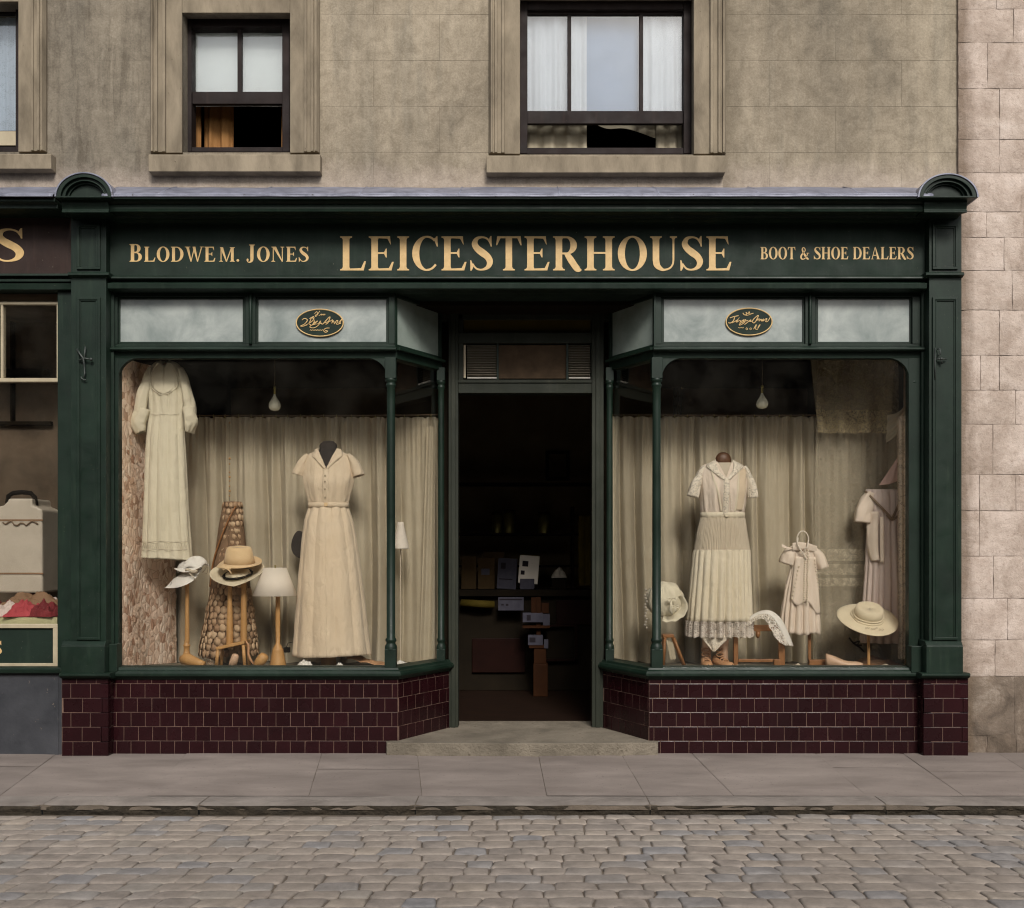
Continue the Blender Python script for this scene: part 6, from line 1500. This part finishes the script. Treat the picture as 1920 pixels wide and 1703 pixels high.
lb = Garment(Y4, [(866, 1338, 1374, .045, 0), (870, 1326, 1386, .055, 0), (876, 1314, 1398, .066, .001), (890, 1310, 1402, .078, .003), (915, 1311, 1402, .105, .004), (940, 1313, 1399, .1, .005), (960, 1315, 1395, .088, .005), (966, 1315, 1395, .088, .004)], 14, 260, 12, 4)
va4, vb4, vc4 = W(1342, 864, Y4), W(1371, 864, Y4), W(1357, 897, Y4)
def vh4(c_, front):
    if not front: return False
    t = (va4.z - c_.z) / (va4.z - vc4.z); return -.3 < t < 1 and lerp(va4.x, vc4.x, t) < c_.x < lerp(vb4.x, vc4.x, t)
lb.mesh(hole=vh4).build('bodice', M['blush_cloth'], ld)
for s_, pts in enumerate(([(1320, 875, 0, .012, .04), (1312, 890, 0, .026, .05), (1304, 910, -.01, .036, .05), (1298, 932, -.01, .040, .05)], [(1394, 875, 0, .012, .04), (1401, 890, 0, .024, .05), (1407, 910, -.01, .032, .05), (1411, 934, -.01, .034, .05)])):
    sleeve(Y4, pts, 3 + s_, amp=.006).build('lace_sleeve', M['lace_dense'], ld, solid=.001)
m = patch(lb, [(1341, 862), (1341, 875), (1347, 888), (1357, 899)], [(1334, 866), (1322, 874), (1330, 884), (1352, 902)], 6, .007, puff=.003)
patch(lb, [(1372, 862), (1372, 875), (1367, 888), (1358, 899)], [(1379, 866), (1392, 874), (1384, 884), (1362, 902)], 6, .007, m, .003)
m.build('lace_collar', M['lace_dense'], ld, solid=.001)
m = patch(lb, [(1352, 898), (1351, 930), (1350, 966)], [(1363, 898), (1362, 930), (1361, 966)], 8, .006, puff=.003); m.build('lace_placket', M['lace_dense'], ld, solid=.001)
m = patch(lb, [(1330, 884), (1334, 905), (1341, 930), (1347, 960)], [(1333, 884), (1337, 905), (1344, 930), (1350, 960)], 8, .006); patch(lb, [(1381, 884), (1378, 905), (1376, 930), (1372, 960)], [(1384, 884), (1381, 905), (1379, 930), (1375, 960)], 8, .006, m); m.build('bodice_seam', M['ivory_cloth'], ld, solid=.001)
m = MB(); patch(lb, [(1383, 880), (1380, 915), (1376, 958)], [(1396, 880), (1396, 915), (1391, 958)], 8, .004, m); m.build('bodice_panel', M['beige_cloth'], ld, solid=.001)
m = MB()
for i_ in range(12): m.ball(tuple(lb.front(1354 + (.8 if i_ % 2 else 0), 900 + i_ * 5.4, .013)), .0038, n=8)
for i_ in range(6): m.ball(tuple(lb.front(1364 + i_ * .6, 930 + i_ * 5.4, .010)), .0045, n=8)
m.build('pearl_buttons', M['shade'], ld)
pl4 = Garment(Y4, [(966, 1315, 1395, .088, .003), (980, 1311, 1398, .102, .0035), (1010, 1305, 1402, .12, .004), (1032, 1302, 1405, .132, .004)], 6, 420, 96, 6); pl4.mesh().build('pleated_panel', M['silk_grey'], ld)
sk4 = Garment(Y4, [(1031, 1301.5, 1405.5, .134, .004), (1045, 1299, 1406, .142, .006), (1100, 1294, 1407, .16, .009), (1164, 1288, 1409, .178, .012)], 6, 320, 24, 9, sharp=1); sk4.mesh().build('skirt', M['ivory_cloth'], ld, solid=.001)
hm4 = Garment(Y4, [(1163, 1287.5, 1409.5, .180, .020), (1175, 1286.5, 1410, .184, .021), (1192, 1286, 1410, .188, .021)], 4, 320, 24, 9, sharp=1)
hm4.mesh(hem=lambda a, t: .010 * abs(math.sin(a * 14)) * t - .006 * t).build('lace_hem', M['lace_trim'], ld)
pt4 = MB()
def tipf(u, v):
    w_ = (1 - v * .98); px = lerp(1304, 1366, u); px = lerp(1331, px, w_); py = lerp(1186, 1219, v); p = hm4.front(px, min(py, 1191), .002); return Vector((X(px, Y4), p.y + .03 + .008 * math.sin(u * 12), Z(py, Y4)))
pt4.grid(lambda u, v: tipf(u, 1 - v), 16, 14).build('lace_point', M['lace_dense'], ld, solid=.001)
m = MB(); pl_ = [(X(1355, Y4) + (X(1396.5, Y4) - X(1355, Y4)) * math.cos(a), Y4 + .094 * math.sin(a)) for a in [2 * PI * k / 40 for k in range(41)]]
m.add([(x, y, z) for z in (Z(972, Y4), Z(961, Y4)) for x, y in pl_], [(k, k + 1, k + 42, k + 41) for k in range(40)], True); m.build('belt', M['ivory_cloth'], ld, solid=.0012)
m = MB().lathe([(.014, 0), (.016, .004), (.010, .008), (.001, .006)], 0, 0, 0, 14, Matrix.Rotation(PI / 2, 4, 'X')); p = lb.front(1357, 967, .012); m.v = [v + p for v in m.v]; m.build('belt_rosette', M['ivory_cloth'], ld)
def shoe(name, px, pyb, Y, ln, wd, ang, mat, label, straps=True, pointy=.4, backh=.055):
    t_ = thing(name, (X(px, Y), Y, FZ(Y)), label, 'shoe'); z0 = FZ(Y) + .002
    def outl(u):  # half-width along length
        return wd * (.62 + .38 * math.sin(PI * min(1, u * 1.02)) ** .6) * (1 if u < .75 else math.sqrt(max(0, 1 - ((u - .75) / .26) ** 2)))
    vs = []; fs = []; nl, nw = 18, 12
    for i in range(nl + 1):
        u = i / nl; hh = lerp(backh, .026, sm(u * 1.5)) * (1 if u < .85 else 1 - (u - .85) * 3) + .004
        for k in range(nw):
            a = PI * k / (nw - 1) ; vs.append(Vector(((u - .5) * ln, math.cos(a) * outl(u), z0 * 0 + hh * math.sin(a) ** .55)))
    for i in range(nl):
        for k in range(nw - 1):
            u = (i + .5) / nl; mid = 3 < k < 8 - 1
            if u < .5 and mid and u > .08: continue
            q = i * nw + k; fs.append((q, q + nw, q + nw + 1, q + 1))
    M4 = Matrix.Translation((X(px, Y), Y, z0)) @ Matrix.Rotation(ang, 4, 'Z')
    m = MB().add([M4 @ v for v in vs], fs, True); m.build('upper', M[mat], t_, solid=.004)
    m = MB(); pts = [(lerp(-.5, .5, i / 16) * ln, outl(i / 16)) for i in range(17)]; ol = pts + [(a, -b) for a, b in pts[::-1]]
    ol = [tuple((Matrix.Rotation(ang, 4, 'Z') @ Vector((a, b, 0)))[:2]) for a, b in ol]
    m.zprof(z0 - .002, z0 + .006, [(a + X(px, Y), b + Y) for a, b in ol]); m.build('sole', M['wood_d'], t_)
    if straps:
        m = MB()
        for i_, (x_, h_) in enumerate(((-.22, .07), (-.25, .10), (-.05, .052), (.1, .045))):
            rr_ = wd * (.9 if i_ > 1 else .75)
            m.tube([tuple(M4 @ Vector((x_ * ln, math.cos(a) * rr_, h_ * (math.sin(a) if i_ > 1 else 1) + (.0 if i_ > 1 else .012 * math.sin(a))))) for a in [PI * j / 14 for j in (range(15) if i_ > 1 else range(29))]], .004, 6)
        m.build('strap', M['leather'], t_)
    return t_
shoe('strappy_shoe', 1325, 1251, .40, .20, .037, -PI / 2 - .05, 'leather', 'tan strappy shoe on the left foot side under the lace dress')
shoe('strappy_shoe', 1357, 1251, .39, .20, .037, -PI / 2 + .45, 'leather', 'tan strappy shoe turned outward, right one under the lace dress')
# bonnet on a small trestle
Y5 = .40
bt = thing('small_stool', tuple(W(1266, 1248, Y5)), 'small dark wooden stool under the cream bonnet behind the right corner column', 'stool')
MB().pb(1243, 1190, 1264, 1196, Y5 - .04, Y5 + .05).build('top', M['wood_d'], bt, bevel=.003)
for a, b, dy in ((1246, 1243, -.03), (1262, 1283, -.03), (1246, 1243, .04), (1262, 1283, .04)): MB().tube([tuple(W(a, 1195, Y5) + Vector((0, dy, 0))), (X(b, Y5), Y5 + dy, FZ(Y5 + dy))], .010, 8).build('leg', M['wood_d'], bt)
q_ = MB().add([tuple(W(1249, 1200, Y5 - .05)), tuple(W(1262, 1205, Y5 - .05)), tuple(W(1268, 1236, Y5 - .06)), tuple(W(1257, 1237, Y5 - .06))], [(3, 2, 1, 0)]); tag(q_.build('price_card', M['cream_paint'], None, solid=.0012), 'blank cream card leaning on the small dark stool', 'card')
bn = thing('bonnet', tuple(W(1246, 1130, Y5)), 'puffed cream bonnet with ribbon rosette behind the right corner column', 'bonnet')
c_ = W(1247, 1124, Y5 + .02)
m = MB(); nn = 32
vs = []; 
for j in range(17):
    ph_ = PI * j / 16
    for k in range(nn):
        a = 2 * PI * k / nn; r_ = 1 + .05 * math.sin(a * 9) * math.sin(ph_) + .12 * noise.noise(Vector((math.cos(a) * math.sin(ph_) * 2, math.sin(a) * math.sin(ph_) * 2, math.cos(ph_) * 2)))
        vs.append((c_.x + .125 * r_ * math.sin(ph_) * math.cos(a), c_.y + .10 * r_ * math.sin(ph_) * math.sin(a), c_.z + .118 * r_ * math.cos(ph_)))
m.add(vs, [(j * nn + k, (j + 1) * nn + k, (j + 1) * nn + (k + 1) % nn, j * nn + (k + 1) % nn) for j in range(16) for k in range(nn)], True); m.build('puff_crown', M['cream_cloth'], bn)
m = MB()
def bf(u, v):
    a = lerp(-.6, 3.6, u); r_ = lerp(.118, .155, v) + .008 * math.sin(u * 34) * v
    return Vector((c_.x + r_ * math.cos(a) * .95, c_.y - .07 - .045 * v, c_.z - .01 + r_ * math.sin(a) * .9))
def bf2(u, v):
    a = lerp(-1.9, .9, u); return Vector((c_.x + .01 + (.07 + .06 * v) * math.cos(a), c_.y - .03 - .07 * v, c_.z - .045 + (.07 + .05 * v) * math.sin(a) * .85 + .004 * math.sin(a * 12) * v))
m.grid(bf2, 24, 4); m.build('brim', M['cream_cloth'], bn, solid=.0012)
def bow(name, px, py, Y, s_, mat, parent=None, tails=((-.4, -2.2), (.5, -2.6))):
    c0 = W(px, py, Y); m = MB()
    for sg in (-1, 1): m.tube([tuple(c0 + Vector((sg * s_ * x, -.004 * abs(x), s_ * z))) for x, z in ((0, 0), (.7, .5), (1.3, .45), (1.4, 0), (1.1, -.35), (.5, -.15), (0, 0))], [.2 * s_, .35 * s_, .4 * s_, .4 * s_, .35 * s_, .3 * s_, .2 * s_], 8, flat=.35)
    for x, z in tails: m.tube([tuple(c0), tuple(c0 + Vector((x * s_ * .6, -.004, z * s_ * .5))), tuple(c0 + Vector((x * s_, 0, z * s_)))], [.2 * s_, .3 * s_, .35 * s_], 6, flat=.25)
    m.ball(tuple(c0), .3 * s_, n=8); return m.build(name, M[mat], parent)
bow('ribbon_rosette', 1259, 1124, Y5 - .115, .020, 'cream_cloth', bn, ((-.5, -4.4), (.1, -5.0)))
bow('ribbon_rosette', 1266, 1138, Y5 - .112, .016, 'cream_cloth', bn, ((-.3, -2.4), (.3, -2)))
m = MB()
for i_ in range(14): m.ball(tuple(W(1211 + 2 * math.sin(i_ * 2), 1106 + i_ * 5.5, Y5 - .03)), .009, n=8)
m.build('lace_edging', M['lace_dense'], bn)
# towel-rail rack with the lace collar
Y6 = .42
rk = thing('wooden_rack', tuple(W(1422, 1247, Y6)), 'brown wooden rack with two posts under the white lace collar', 'rack')
for a, b, t in ((1376, 1384, 1186), (1460, 1472, 1186)): MB().box(X(a, Y6), X(b, Y6), Y6, Y6 + .03, FZ(Y6), Z(t, Y6)).build('post', M['wood_d'], rk, bevel=.003)
m = MB(); m.pb(1384.5, 1172, 1459.5, 1184, Y6 + .002, Y6 + .028); m.build('top_rail', M['wood_d'], rk, bevel=.003)
MB().pb(1384.5, 1236, 1459.5, 1242, Y6 + .004, Y6 + .026).build('bottom_rail', M['wood_d'], rk, bevel=.003)
MB().tube([tuple(W(1421, 1184, Y6)), tuple(W(1421, 1192, Y6)), tuple(W(1421, 1197, Y6))], [.016, .016, .006], 10).build('drop_knob', M['wood_d'], rk)
MB().box(X(1450, Y6), X(1462, Y6), Y6 - .03, Y6 + .0, FZ(Y6 - .03) + .001, Z(1236, Y6)).build('foot', M['wood_d'], rk, bevel=.003)
out_ = catmull([(1388, 1198), (1394, 1172), (1408, 1155), (1428, 1145), (1447, 1146), (1464, 1160), (1478, 1185), (1488, 1212)], 6)
inn_ = catmull([(1396, 1192), (1402, 1176), (1412, 1167), (1422, 1161), (1434, 1162), (1444, 1177), (1456, 1198), (1470, 1210)], 6)
def colf(u, v):
    i = min(len(out_) - 1, int(u * (len(out_) - 1) + .5)); a, b = out_[i], inn_[i]; px, py = lerp(a[0], b[0], v), lerp(a[1], b[1], v)
    sc_ = 1.2 * math.sin(u * 60) * v
    return W(px + sc_, py, Y6 - .02 - .07 * v - .012 * math.sin(u * 16) * v)
lc = thing('lace_collar', tuple(W(1437, 1180, Y6 - .05)), 'white lace collar draped over the brown wooden rack', 'collar')
MB().grid(lambda u, v: colf(u, v * .42), len(out_) - 1, 4).build('cloth_band', M['white_cloth'], lc, solid=.001)
MB().grid(lambda u, v: colf(u, .40 + v * .62), len(out_) - 1, 8).build('lace_border', M['lace_open'], lc)
# child's dress on a stand
Y7 = .46
cs = thing('dress_stand', tuple(W(1518, 1247, Y7)), 'square wooden post and foot holding up the small child dress', 'stand')
MB().box(X(1515, Y7), X(1520.5, Y7), Y7 - .01, Y7 + .01, FZ(Y7), Z(1030, Y7)).build('post', M['wood_d'], cs, bevel=.002)
MB().box(X(1514, Y7), X(1552, Y7), Y7 - .05, Y7 - .012, FZ(Y7 - .05), Z(1236, Y7)).build('foot', M['wood_d'], cs, bevel=.003)
MB().tube([tuple(W(1505 + 11 * math.cos(a), 1013 + 17 * math.sin(a), Y7)) for a in [2 * PI * i_ / 20 for i_ in range(21)]], .0048, 8, cap=False).build('wicker_loop', M['shade'], cs)
cd = thing('child_dress', tuple(W(1500, 1188, Y7)), 'small blush child dress with cape shoulders and frilled front in the right window', 'dress')
cb_ = Garment(Y7, [(1018, 1498, 1513, .02, 0), (1022, 1488, 1524, .03, .001), (1030, 1480, 1532, .04, .003), (1050, 1481, 1531, .05, .004), (1070, 1481, 1530, .052, .005), (1100, 1474, 1534, .065, .008), (1150, 1466, 1536, .08, .011), (1188, 1463, 1537, .09, .013)], 5, 200, 16, 17, sharp=1)
cb_.mesh(hem=lambda a, t: .006 * math.sin(5 * a) * t).build('gown_body', M['blush_cloth'], cd, solid=.001)
for s_, pts in enumerate(([(1490, 1030, 0, .03, .035), (1480, 1042, -.01, .045, .045), (1474, 1058, -.01, .046, .045)], [(1522, 1030, 0, .03, .035), (1534, 1046, -.01, .045, .045), (1541, 1066, -.01, .046, .045)])):
    sleeve(Y7, pts, 5 + s_, amp=.006).build('cape_sleeve', M['blush_cloth'], cd, solid=.001)
m = MB(); m.grid(lambda u, v: W(lerp(1466, 1496, u), lerp(1026, 1020 + 8 * u, v) + 3 * math.sin(u * 3), Y7 - .06 + .01 * v), 10, 4); m.grid(lambda u, v: W(lerp(1512, 1532, u), lerp(1018 + 6 * u, 1034 + 2 * u, v), Y7 - .055 + .01 * v), 10, 4); m.grid(lambda u, v: W(lerp(1486, 1512, u), lerp(1016 + 5 * abs(u - .5), 1033 - 3 * u, v), Y7 - .058), 10, 4)
m.build('collar', M['blush_cloth'], cd, solid=.0012)
m = MB(); rr = random.Random(3)
m.grid(lambda u, v: cb_.front(lerp(lerp(1488, 1478, v), lerp(1528, 1536, v), u), lerp(1044, lerp(1122, 1146, u) + (8 * math.sin(u * 9)), v), .012 + .004 * math.sin(u * 20)), 24, 20); m.build('over_apron', M['blush_cloth'], cd, solid=.001)
m = MB()
for i_ in range(24):
    py = 1034 + i_ * 4.2; px = lerp(1508, 1503, i_ / 24)
    for s_ in (-3, 3): m.ball(tuple(cb_.front(px + s_ + rr.uniform(-.6, .6), py, .022)), .0062, 1, .6, .8, 8)
for i_ in range(9): m.ball(tuple(cb_.front(lerp(1494, 1480, i_ / 8), lerp(1062, 1122, i_ / 8), .018)), .006, n=8); m.ball(tuple(cb_.front(lerp(1524, 1532, i_ / 8), lerp(1050, 1104, i_ / 8), .018)), .0055, n=8)
m.build('frill', M['ivory_cloth'], cd)
m = MB(); m.tube([tuple(W(a, b, Y7 - .075)) for a, b in ((1496, 1008), (1495, 1020), (1500, 1030), (1508, 1040), (1511, 1050))], .005, 8); m.tube([tuple(W(a, b, Y7 - .075)) for a, b in ((1516, 1012), (1514, 1024), (1507, 1034))], .005, 8); m.build('twisted_cord', M['shade'], cd)
# wide-brimmed cream hat on a thin post
Y8 = .38
hs = thing('hat_stand', tuple(W(1628, 1248, Y8)), 'thin wooden post under the wide cream hat in the right window', 'hat stand')
MB().box(X(1626, Y8), X(1631, Y8), Y8 - .008, Y8 + .008, FZ(Y8), Z(1168, Y8)).build('post', M['wood'], hs, bevel=.002); MB().box(X(1616, Y8), X(1641, Y8), Y8 - .04, Y8 + .04, FZ(Y8) - .002, FZ(Y8) + .010).build('foot', M['wood_d'], hs)
t_, T, c_ = hat('wide_cream_hat', 1627, 1158, Y8, .202, [(.001, .072), (.045, .072), (.074, .078), (.088, .074), (.094, .05), (.098, .0)], lambda a, t: -.012 * t * t + .006 * math.sin(2 * a + 1) * t, 'felt', 'wide round cream hat tilted towards the street at the right of the right window', (.05, .50))
m = MB()
for dz, w_ in ((.006, .010), (.020, .008)): m.tube([tuple(c_ + T @ Vector(((.104 - dz * .3 + .004 * math.sin(5 * a + dz * 90)) * math.cos(a), (.104 - dz * .3) * math.sin(a), dz))) for a in [2 * PI * i_ / 40 for i_ in range(41)]], w_, 8, cap=False, flat=.7)
m.build('hat_band', M['felt'], t_)
m = MB()
for i_ in range(7): q = c_ + T @ Vector((-.05 + i_ * .018, -.15 + .01 * math.sin(i_ * 2), .0)); m.tube([tuple(q + Vector((.006 * math.cos(t), -.004, .005 * math.sin(t) + .006))) for t in [2 * PI * j / 8 for j in range(9)]], .0010, 4, cap=False)
m.build('stitched_motif', M['sash'], t_)
shoe('slipper', 1583, 1250, .34, .24, .042, -.22, 'leather_p', 'pale blush slipper lying between the stand foot and the wide hat post', False, backh=.075)
m = crumple(X(1640, .62), .62, FZ(.62) + .001, .16, .10, .06, 12, 24); tag(m.build('brown_cloth_heap', M['tan_cloth'], None, solid=.0012), 'low heap of brown cloth on the floor behind the wide hat post', 'cloth')
dk = MB()
for pts in (((1592, 1196), (1600, 1206), (1612, 1214), (1620, 1222)), ((1600, 1206), (1612, 1202), (1606, 1212)), ((1604, 1210), (1616, 1210))): dk.tube([tuple(W(a, b, .6)) for a, b in pts], .006, 6)
tag(dk.build('dark_brooch_branch', M['black'], None), 'small dark twig-like ornament low on the net cloth behind the wide hat', 'ornament')
# small pale pebbles/tissue bits
for px, Y_, r_, lab in ((1383, .3, .018, 'small pale tissue wad at the foot of the left rack post'), (1494, .32, .022, 'flat pale tissue wad between the rack and the child dress stand'), (1395, .32, .013, 'tiniest pale tissue wad near the left rack post'), (1660, .36, .02, 'grey tissue wad right of the wide hat post')):
    tag(crumple(X(px, Y_), Y_, FZ(Y_) + .001, r_ * 1.5, r_, r_ * .8, px, 12).build('tissue_wad', M['silk_grey'], None, solid=.001), lab, 'paper')
# mauve dress hanging at the far right, pink cloth above it, net panels and swag
Y9 = .60
md = thing('mauve_dress', tuple(W(1660, 1205, Y9)), 'long mauve-pink dress with brown crossed ribbon hanging at the right end of the right window', 'dress')
mg = Garment(Y9, [(918, 1624, 1688, .04, .002), (926, 1622, 1692, .05, .003), (960, 1626, 1690, .06, .004), (975, 1629, 1690, .06, .004), (1000, 1626, 1691, .07, .006), (1080, 1622, 1694, .085, .010), (1205, 1614, 1697, .10, .014)], 6, 200, 16, 21, sharp=1)
mg.mesh().build('gown_body', M['mauve_cloth'], md, solid=.001)
sleeve(Y9, [(1632, 924, 0, .03, .04), (1623, 942, -.01, .05, .05), (1616, 962, -.02, .056, .05), (1614, 980, -.02, .055, .05)], 3, amp=.008).build('sleeve', M['blush_cloth'], md, solid=.001)
m = patch(mg, [(1622, 960), (1622, 1000), (1624, 1035), (1628, 1052)], [(1642, 960), (1640, 1000), (1640, 1035), (1642, 1050)], 6, .018, puff=.012); patch(mg, [(1643, 970), (1642, 1010), (1642, 1054)], [(1650, 970), (1649, 1010), (1649, 1055)], 6, .024, m, .005); m.build('hanging_panel', M['blush_cloth'], md, solid=.001)
m = MB()
for pts in (((1620, 921), (1640, 945), (1666, 974)), ((1690, 922), (1679, 948), (1666, 974)), ((1656, 966), (1666, 975), (1682, 966))): m.tube(strand(Y9, pts, .006, mg, .014), .008, 8, flat=.5)
m.build('crossed_ribbon', M['sash'], md)
pk = MB()
def pkf(u, v):
    top = (1683, 858); l = (1648, 910); r_ = (1694, 895)
    a = (lerp(top[0], l[0], v), lerp(top[1], l[1], v)); b = (lerp(top[0] + 4, r_[0], v), lerp(top[1], r_[1], v)); px = lerp(a[0], b[0], u); py = lerp(a[1], b[1], u) + 4 * math.sin(u * PI) * v
    return W(px, py, .55) + Vector((0, -.03 * math.sin(PI * u) * v + .006 * math.sin(u * 12), 0))
tag(pk.grid(lambda u, v: pkf(u, 1 - v), 20, 14).build('pink_bonnet_cloth', M['pink_cloth'], None, solid=.0012), 'folded triangle of pink cloth hanging above the mauve dress', 'cloth')
def netp(px0, px1, py0, py1, Y, folds, amp, mat, name, label, taper=0, seed=0):
    rr_ = random.Random(seed); p1 = rr_.uniform(0, 6)
    m = MB().grid(lambda u, v: W(lerp(lerp(px0 + taper * (v), px1 - taper * v * .6, 0), lerp(px0, px1 - taper * v * .6, 1), u) if False else lerp(px0 + taper * v, px1 - taper * v * .5, u), lerp(py1, py0, v), Y) + Vector((0, amp * math.sin(u * folds * 6.28 + p1 + .5 * math.sin(u * 5)) * (.4 + .6 * (1 - v)), 0)), int(folds * 14), 24)
    return tag(m.build(name, M[mat], None), label, 'net curtain')
M['net_band'] = lace('banded_net', col(178, 168, 146), .34, 110, bands=[(Z(1052, .74) - FZ(.74), Z(1030, .74) - FZ(.74)), (Z(1078, .74) - FZ(.74), Z(1058, .74) - FZ(.74)), (Z(1100, .74) - FZ(.74), Z(1084, .74) - FZ(.74))])
netp(1524, 1688, 674, 1244, .74, 5, .014, 'net_band', 'net_curtain', 'full-height net curtain with lace bands at the right of the right window', 8, 2)
netp(1533, 1668, 673, 812, .66, 3.2, .030, 'sheer', 'net_valance', 'short olive lace valance hanging from the top of the right window', -14, 5)
netp(1682, 1702, 780, 1236, .50, 2.2, .014, 'lace_dense', 'lace_drape', 'narrow strip of pale lace beside the right end column', 0, 6)
m = MB()
def swf(u, v):
    x = lerp(1664, 1702, u); py = 778 + 52 * v * (1 - .35 * u) - 26 * u + 8 * math.sin(PI * u)
    return W(x - 3 * v, py, .62) + Vector((0, -.02 * math.sin(PI * u) + .009 * math.sin(v * 17 + u * 5), 0))
tag(m.grid(lambda u, v: swf(u, 1 - v), 20, 26).build('draped_swag', M['curtain'], None, solid=.001), 'draped beige swag gathered in the upper right corner of the right window', 'drape')
# small-paned casement added at the back of the shop to stand for a window reflection
cw = thing('window_reflection', tuple(W(1270, 775, 4.0)), 'slim pale stand-in for a window reflection above the curtain beside the right corner column', 'window')
m = MB()
for a, b, c_, d_ in ((1263, 725, 1265, 778), (1270, 725, 1272, 778), (1276, 725, 1278, 778)): m.pb(a, b, c_, d_, 4.0, 4.03)
m.pb(1263, 742, 1278, 744, 4.0, 4.02); m.pb(1263, 760, 1278, 762, 4.0, 4.02); m.build('frame', M['iron'], cw)  # frame of the stand-in for a window reflection
MB().pb(1264, 726, 1277, 777, 4.05, 4.06).build('pane', M['frost'], cw)  # pane of the stand-in for a window reflection
# ================================================================ light, sky, camera
w = bpy.data.worlds.new("World"); sc.world = w; w.use_nodes = True
nt = w.node_tree; bg = nt.nodes['Background']
sky = nt.nodes.new('ShaderNodeTexSky'); sky.sky_type = 'NISHITA'; sky.sun_disc = False
SUN_EL, SUN_AZ = math.radians(38), math.radians(11)   # azimuth measured from straight in front of the shops, negative = from the left
sky.sun_elevation = SUN_EL; sky.air_density = 1.0; sky.dust_density = 3.0; sky.ozone_density = 1.0
sd = Vector((math.sin(SUN_AZ) * math.cos(SUN_EL), -math.cos(SUN_AZ) * math.cos(SUN_EL), math.sin(SUN_EL)))
sky.sun_rotation = math.atan2(sd.x, sd.y)
hs_ = nt.nodes.new('ShaderNodeHueSaturation'); hs_.inputs['Saturation'].default_value = .45
nt.links.new(sky.outputs[0], hs_.inputs['Color']); nt.links.new(hs_.outputs[0], bg.inputs[0]); bg.inputs[1].default_value = .10
ld_ = bpy.data.lights.new('sun', 'SUN'); ld_.energy = 2.6; ld_.angle = math.radians(17); ld_.color = (1, .955, .90)
lo = bpy.data.objects.new('sun', ld_); C.objects.link(lo); lo.rotation_euler = (-sd).to_track_quat('-Z', 'Y').to_euler()
cam = bpy.data.cameras.new('camera'); co = bpy.data.objects.new('camera', cam); C.objects.link(co)
co.location = (0, -D, EZ); co.rotation_euler = (PI / 2, 0, 0)
cam.sensor_width = 36; cam.sensor_fit = 'HORIZONTAL'; cam.lens = 36 * (D / S) / 1920
cam.shift_x = (960 - CX) / 1920; cam.shift_y = (CY - 851.5) / 1920
cam.clip_end = 300; sc.camera = co
sc.view_settings.view_transform = 'Standard'; sc.view_settings.look = 'None'; sc.view_settings.gamma = 1
sc.view_settings.exposure = 0.33
sc.cycles.use_denoising = True; sc.cycles.denoising_prefilter = 'ACCURATE'; sc.cycles.pixel_filter_type = 'BLACKMAN_HARRIS'; sc.cycles.filter_width = 1.15
sc.cycles.max_bounces = 10; sc.cycles.transparent_max_bounces = 24; sc.cycles.diffuse_bounces = 5
try: sc.cycles.denoiser = 'OPENIMAGEDENOISE'
except Exception: pass
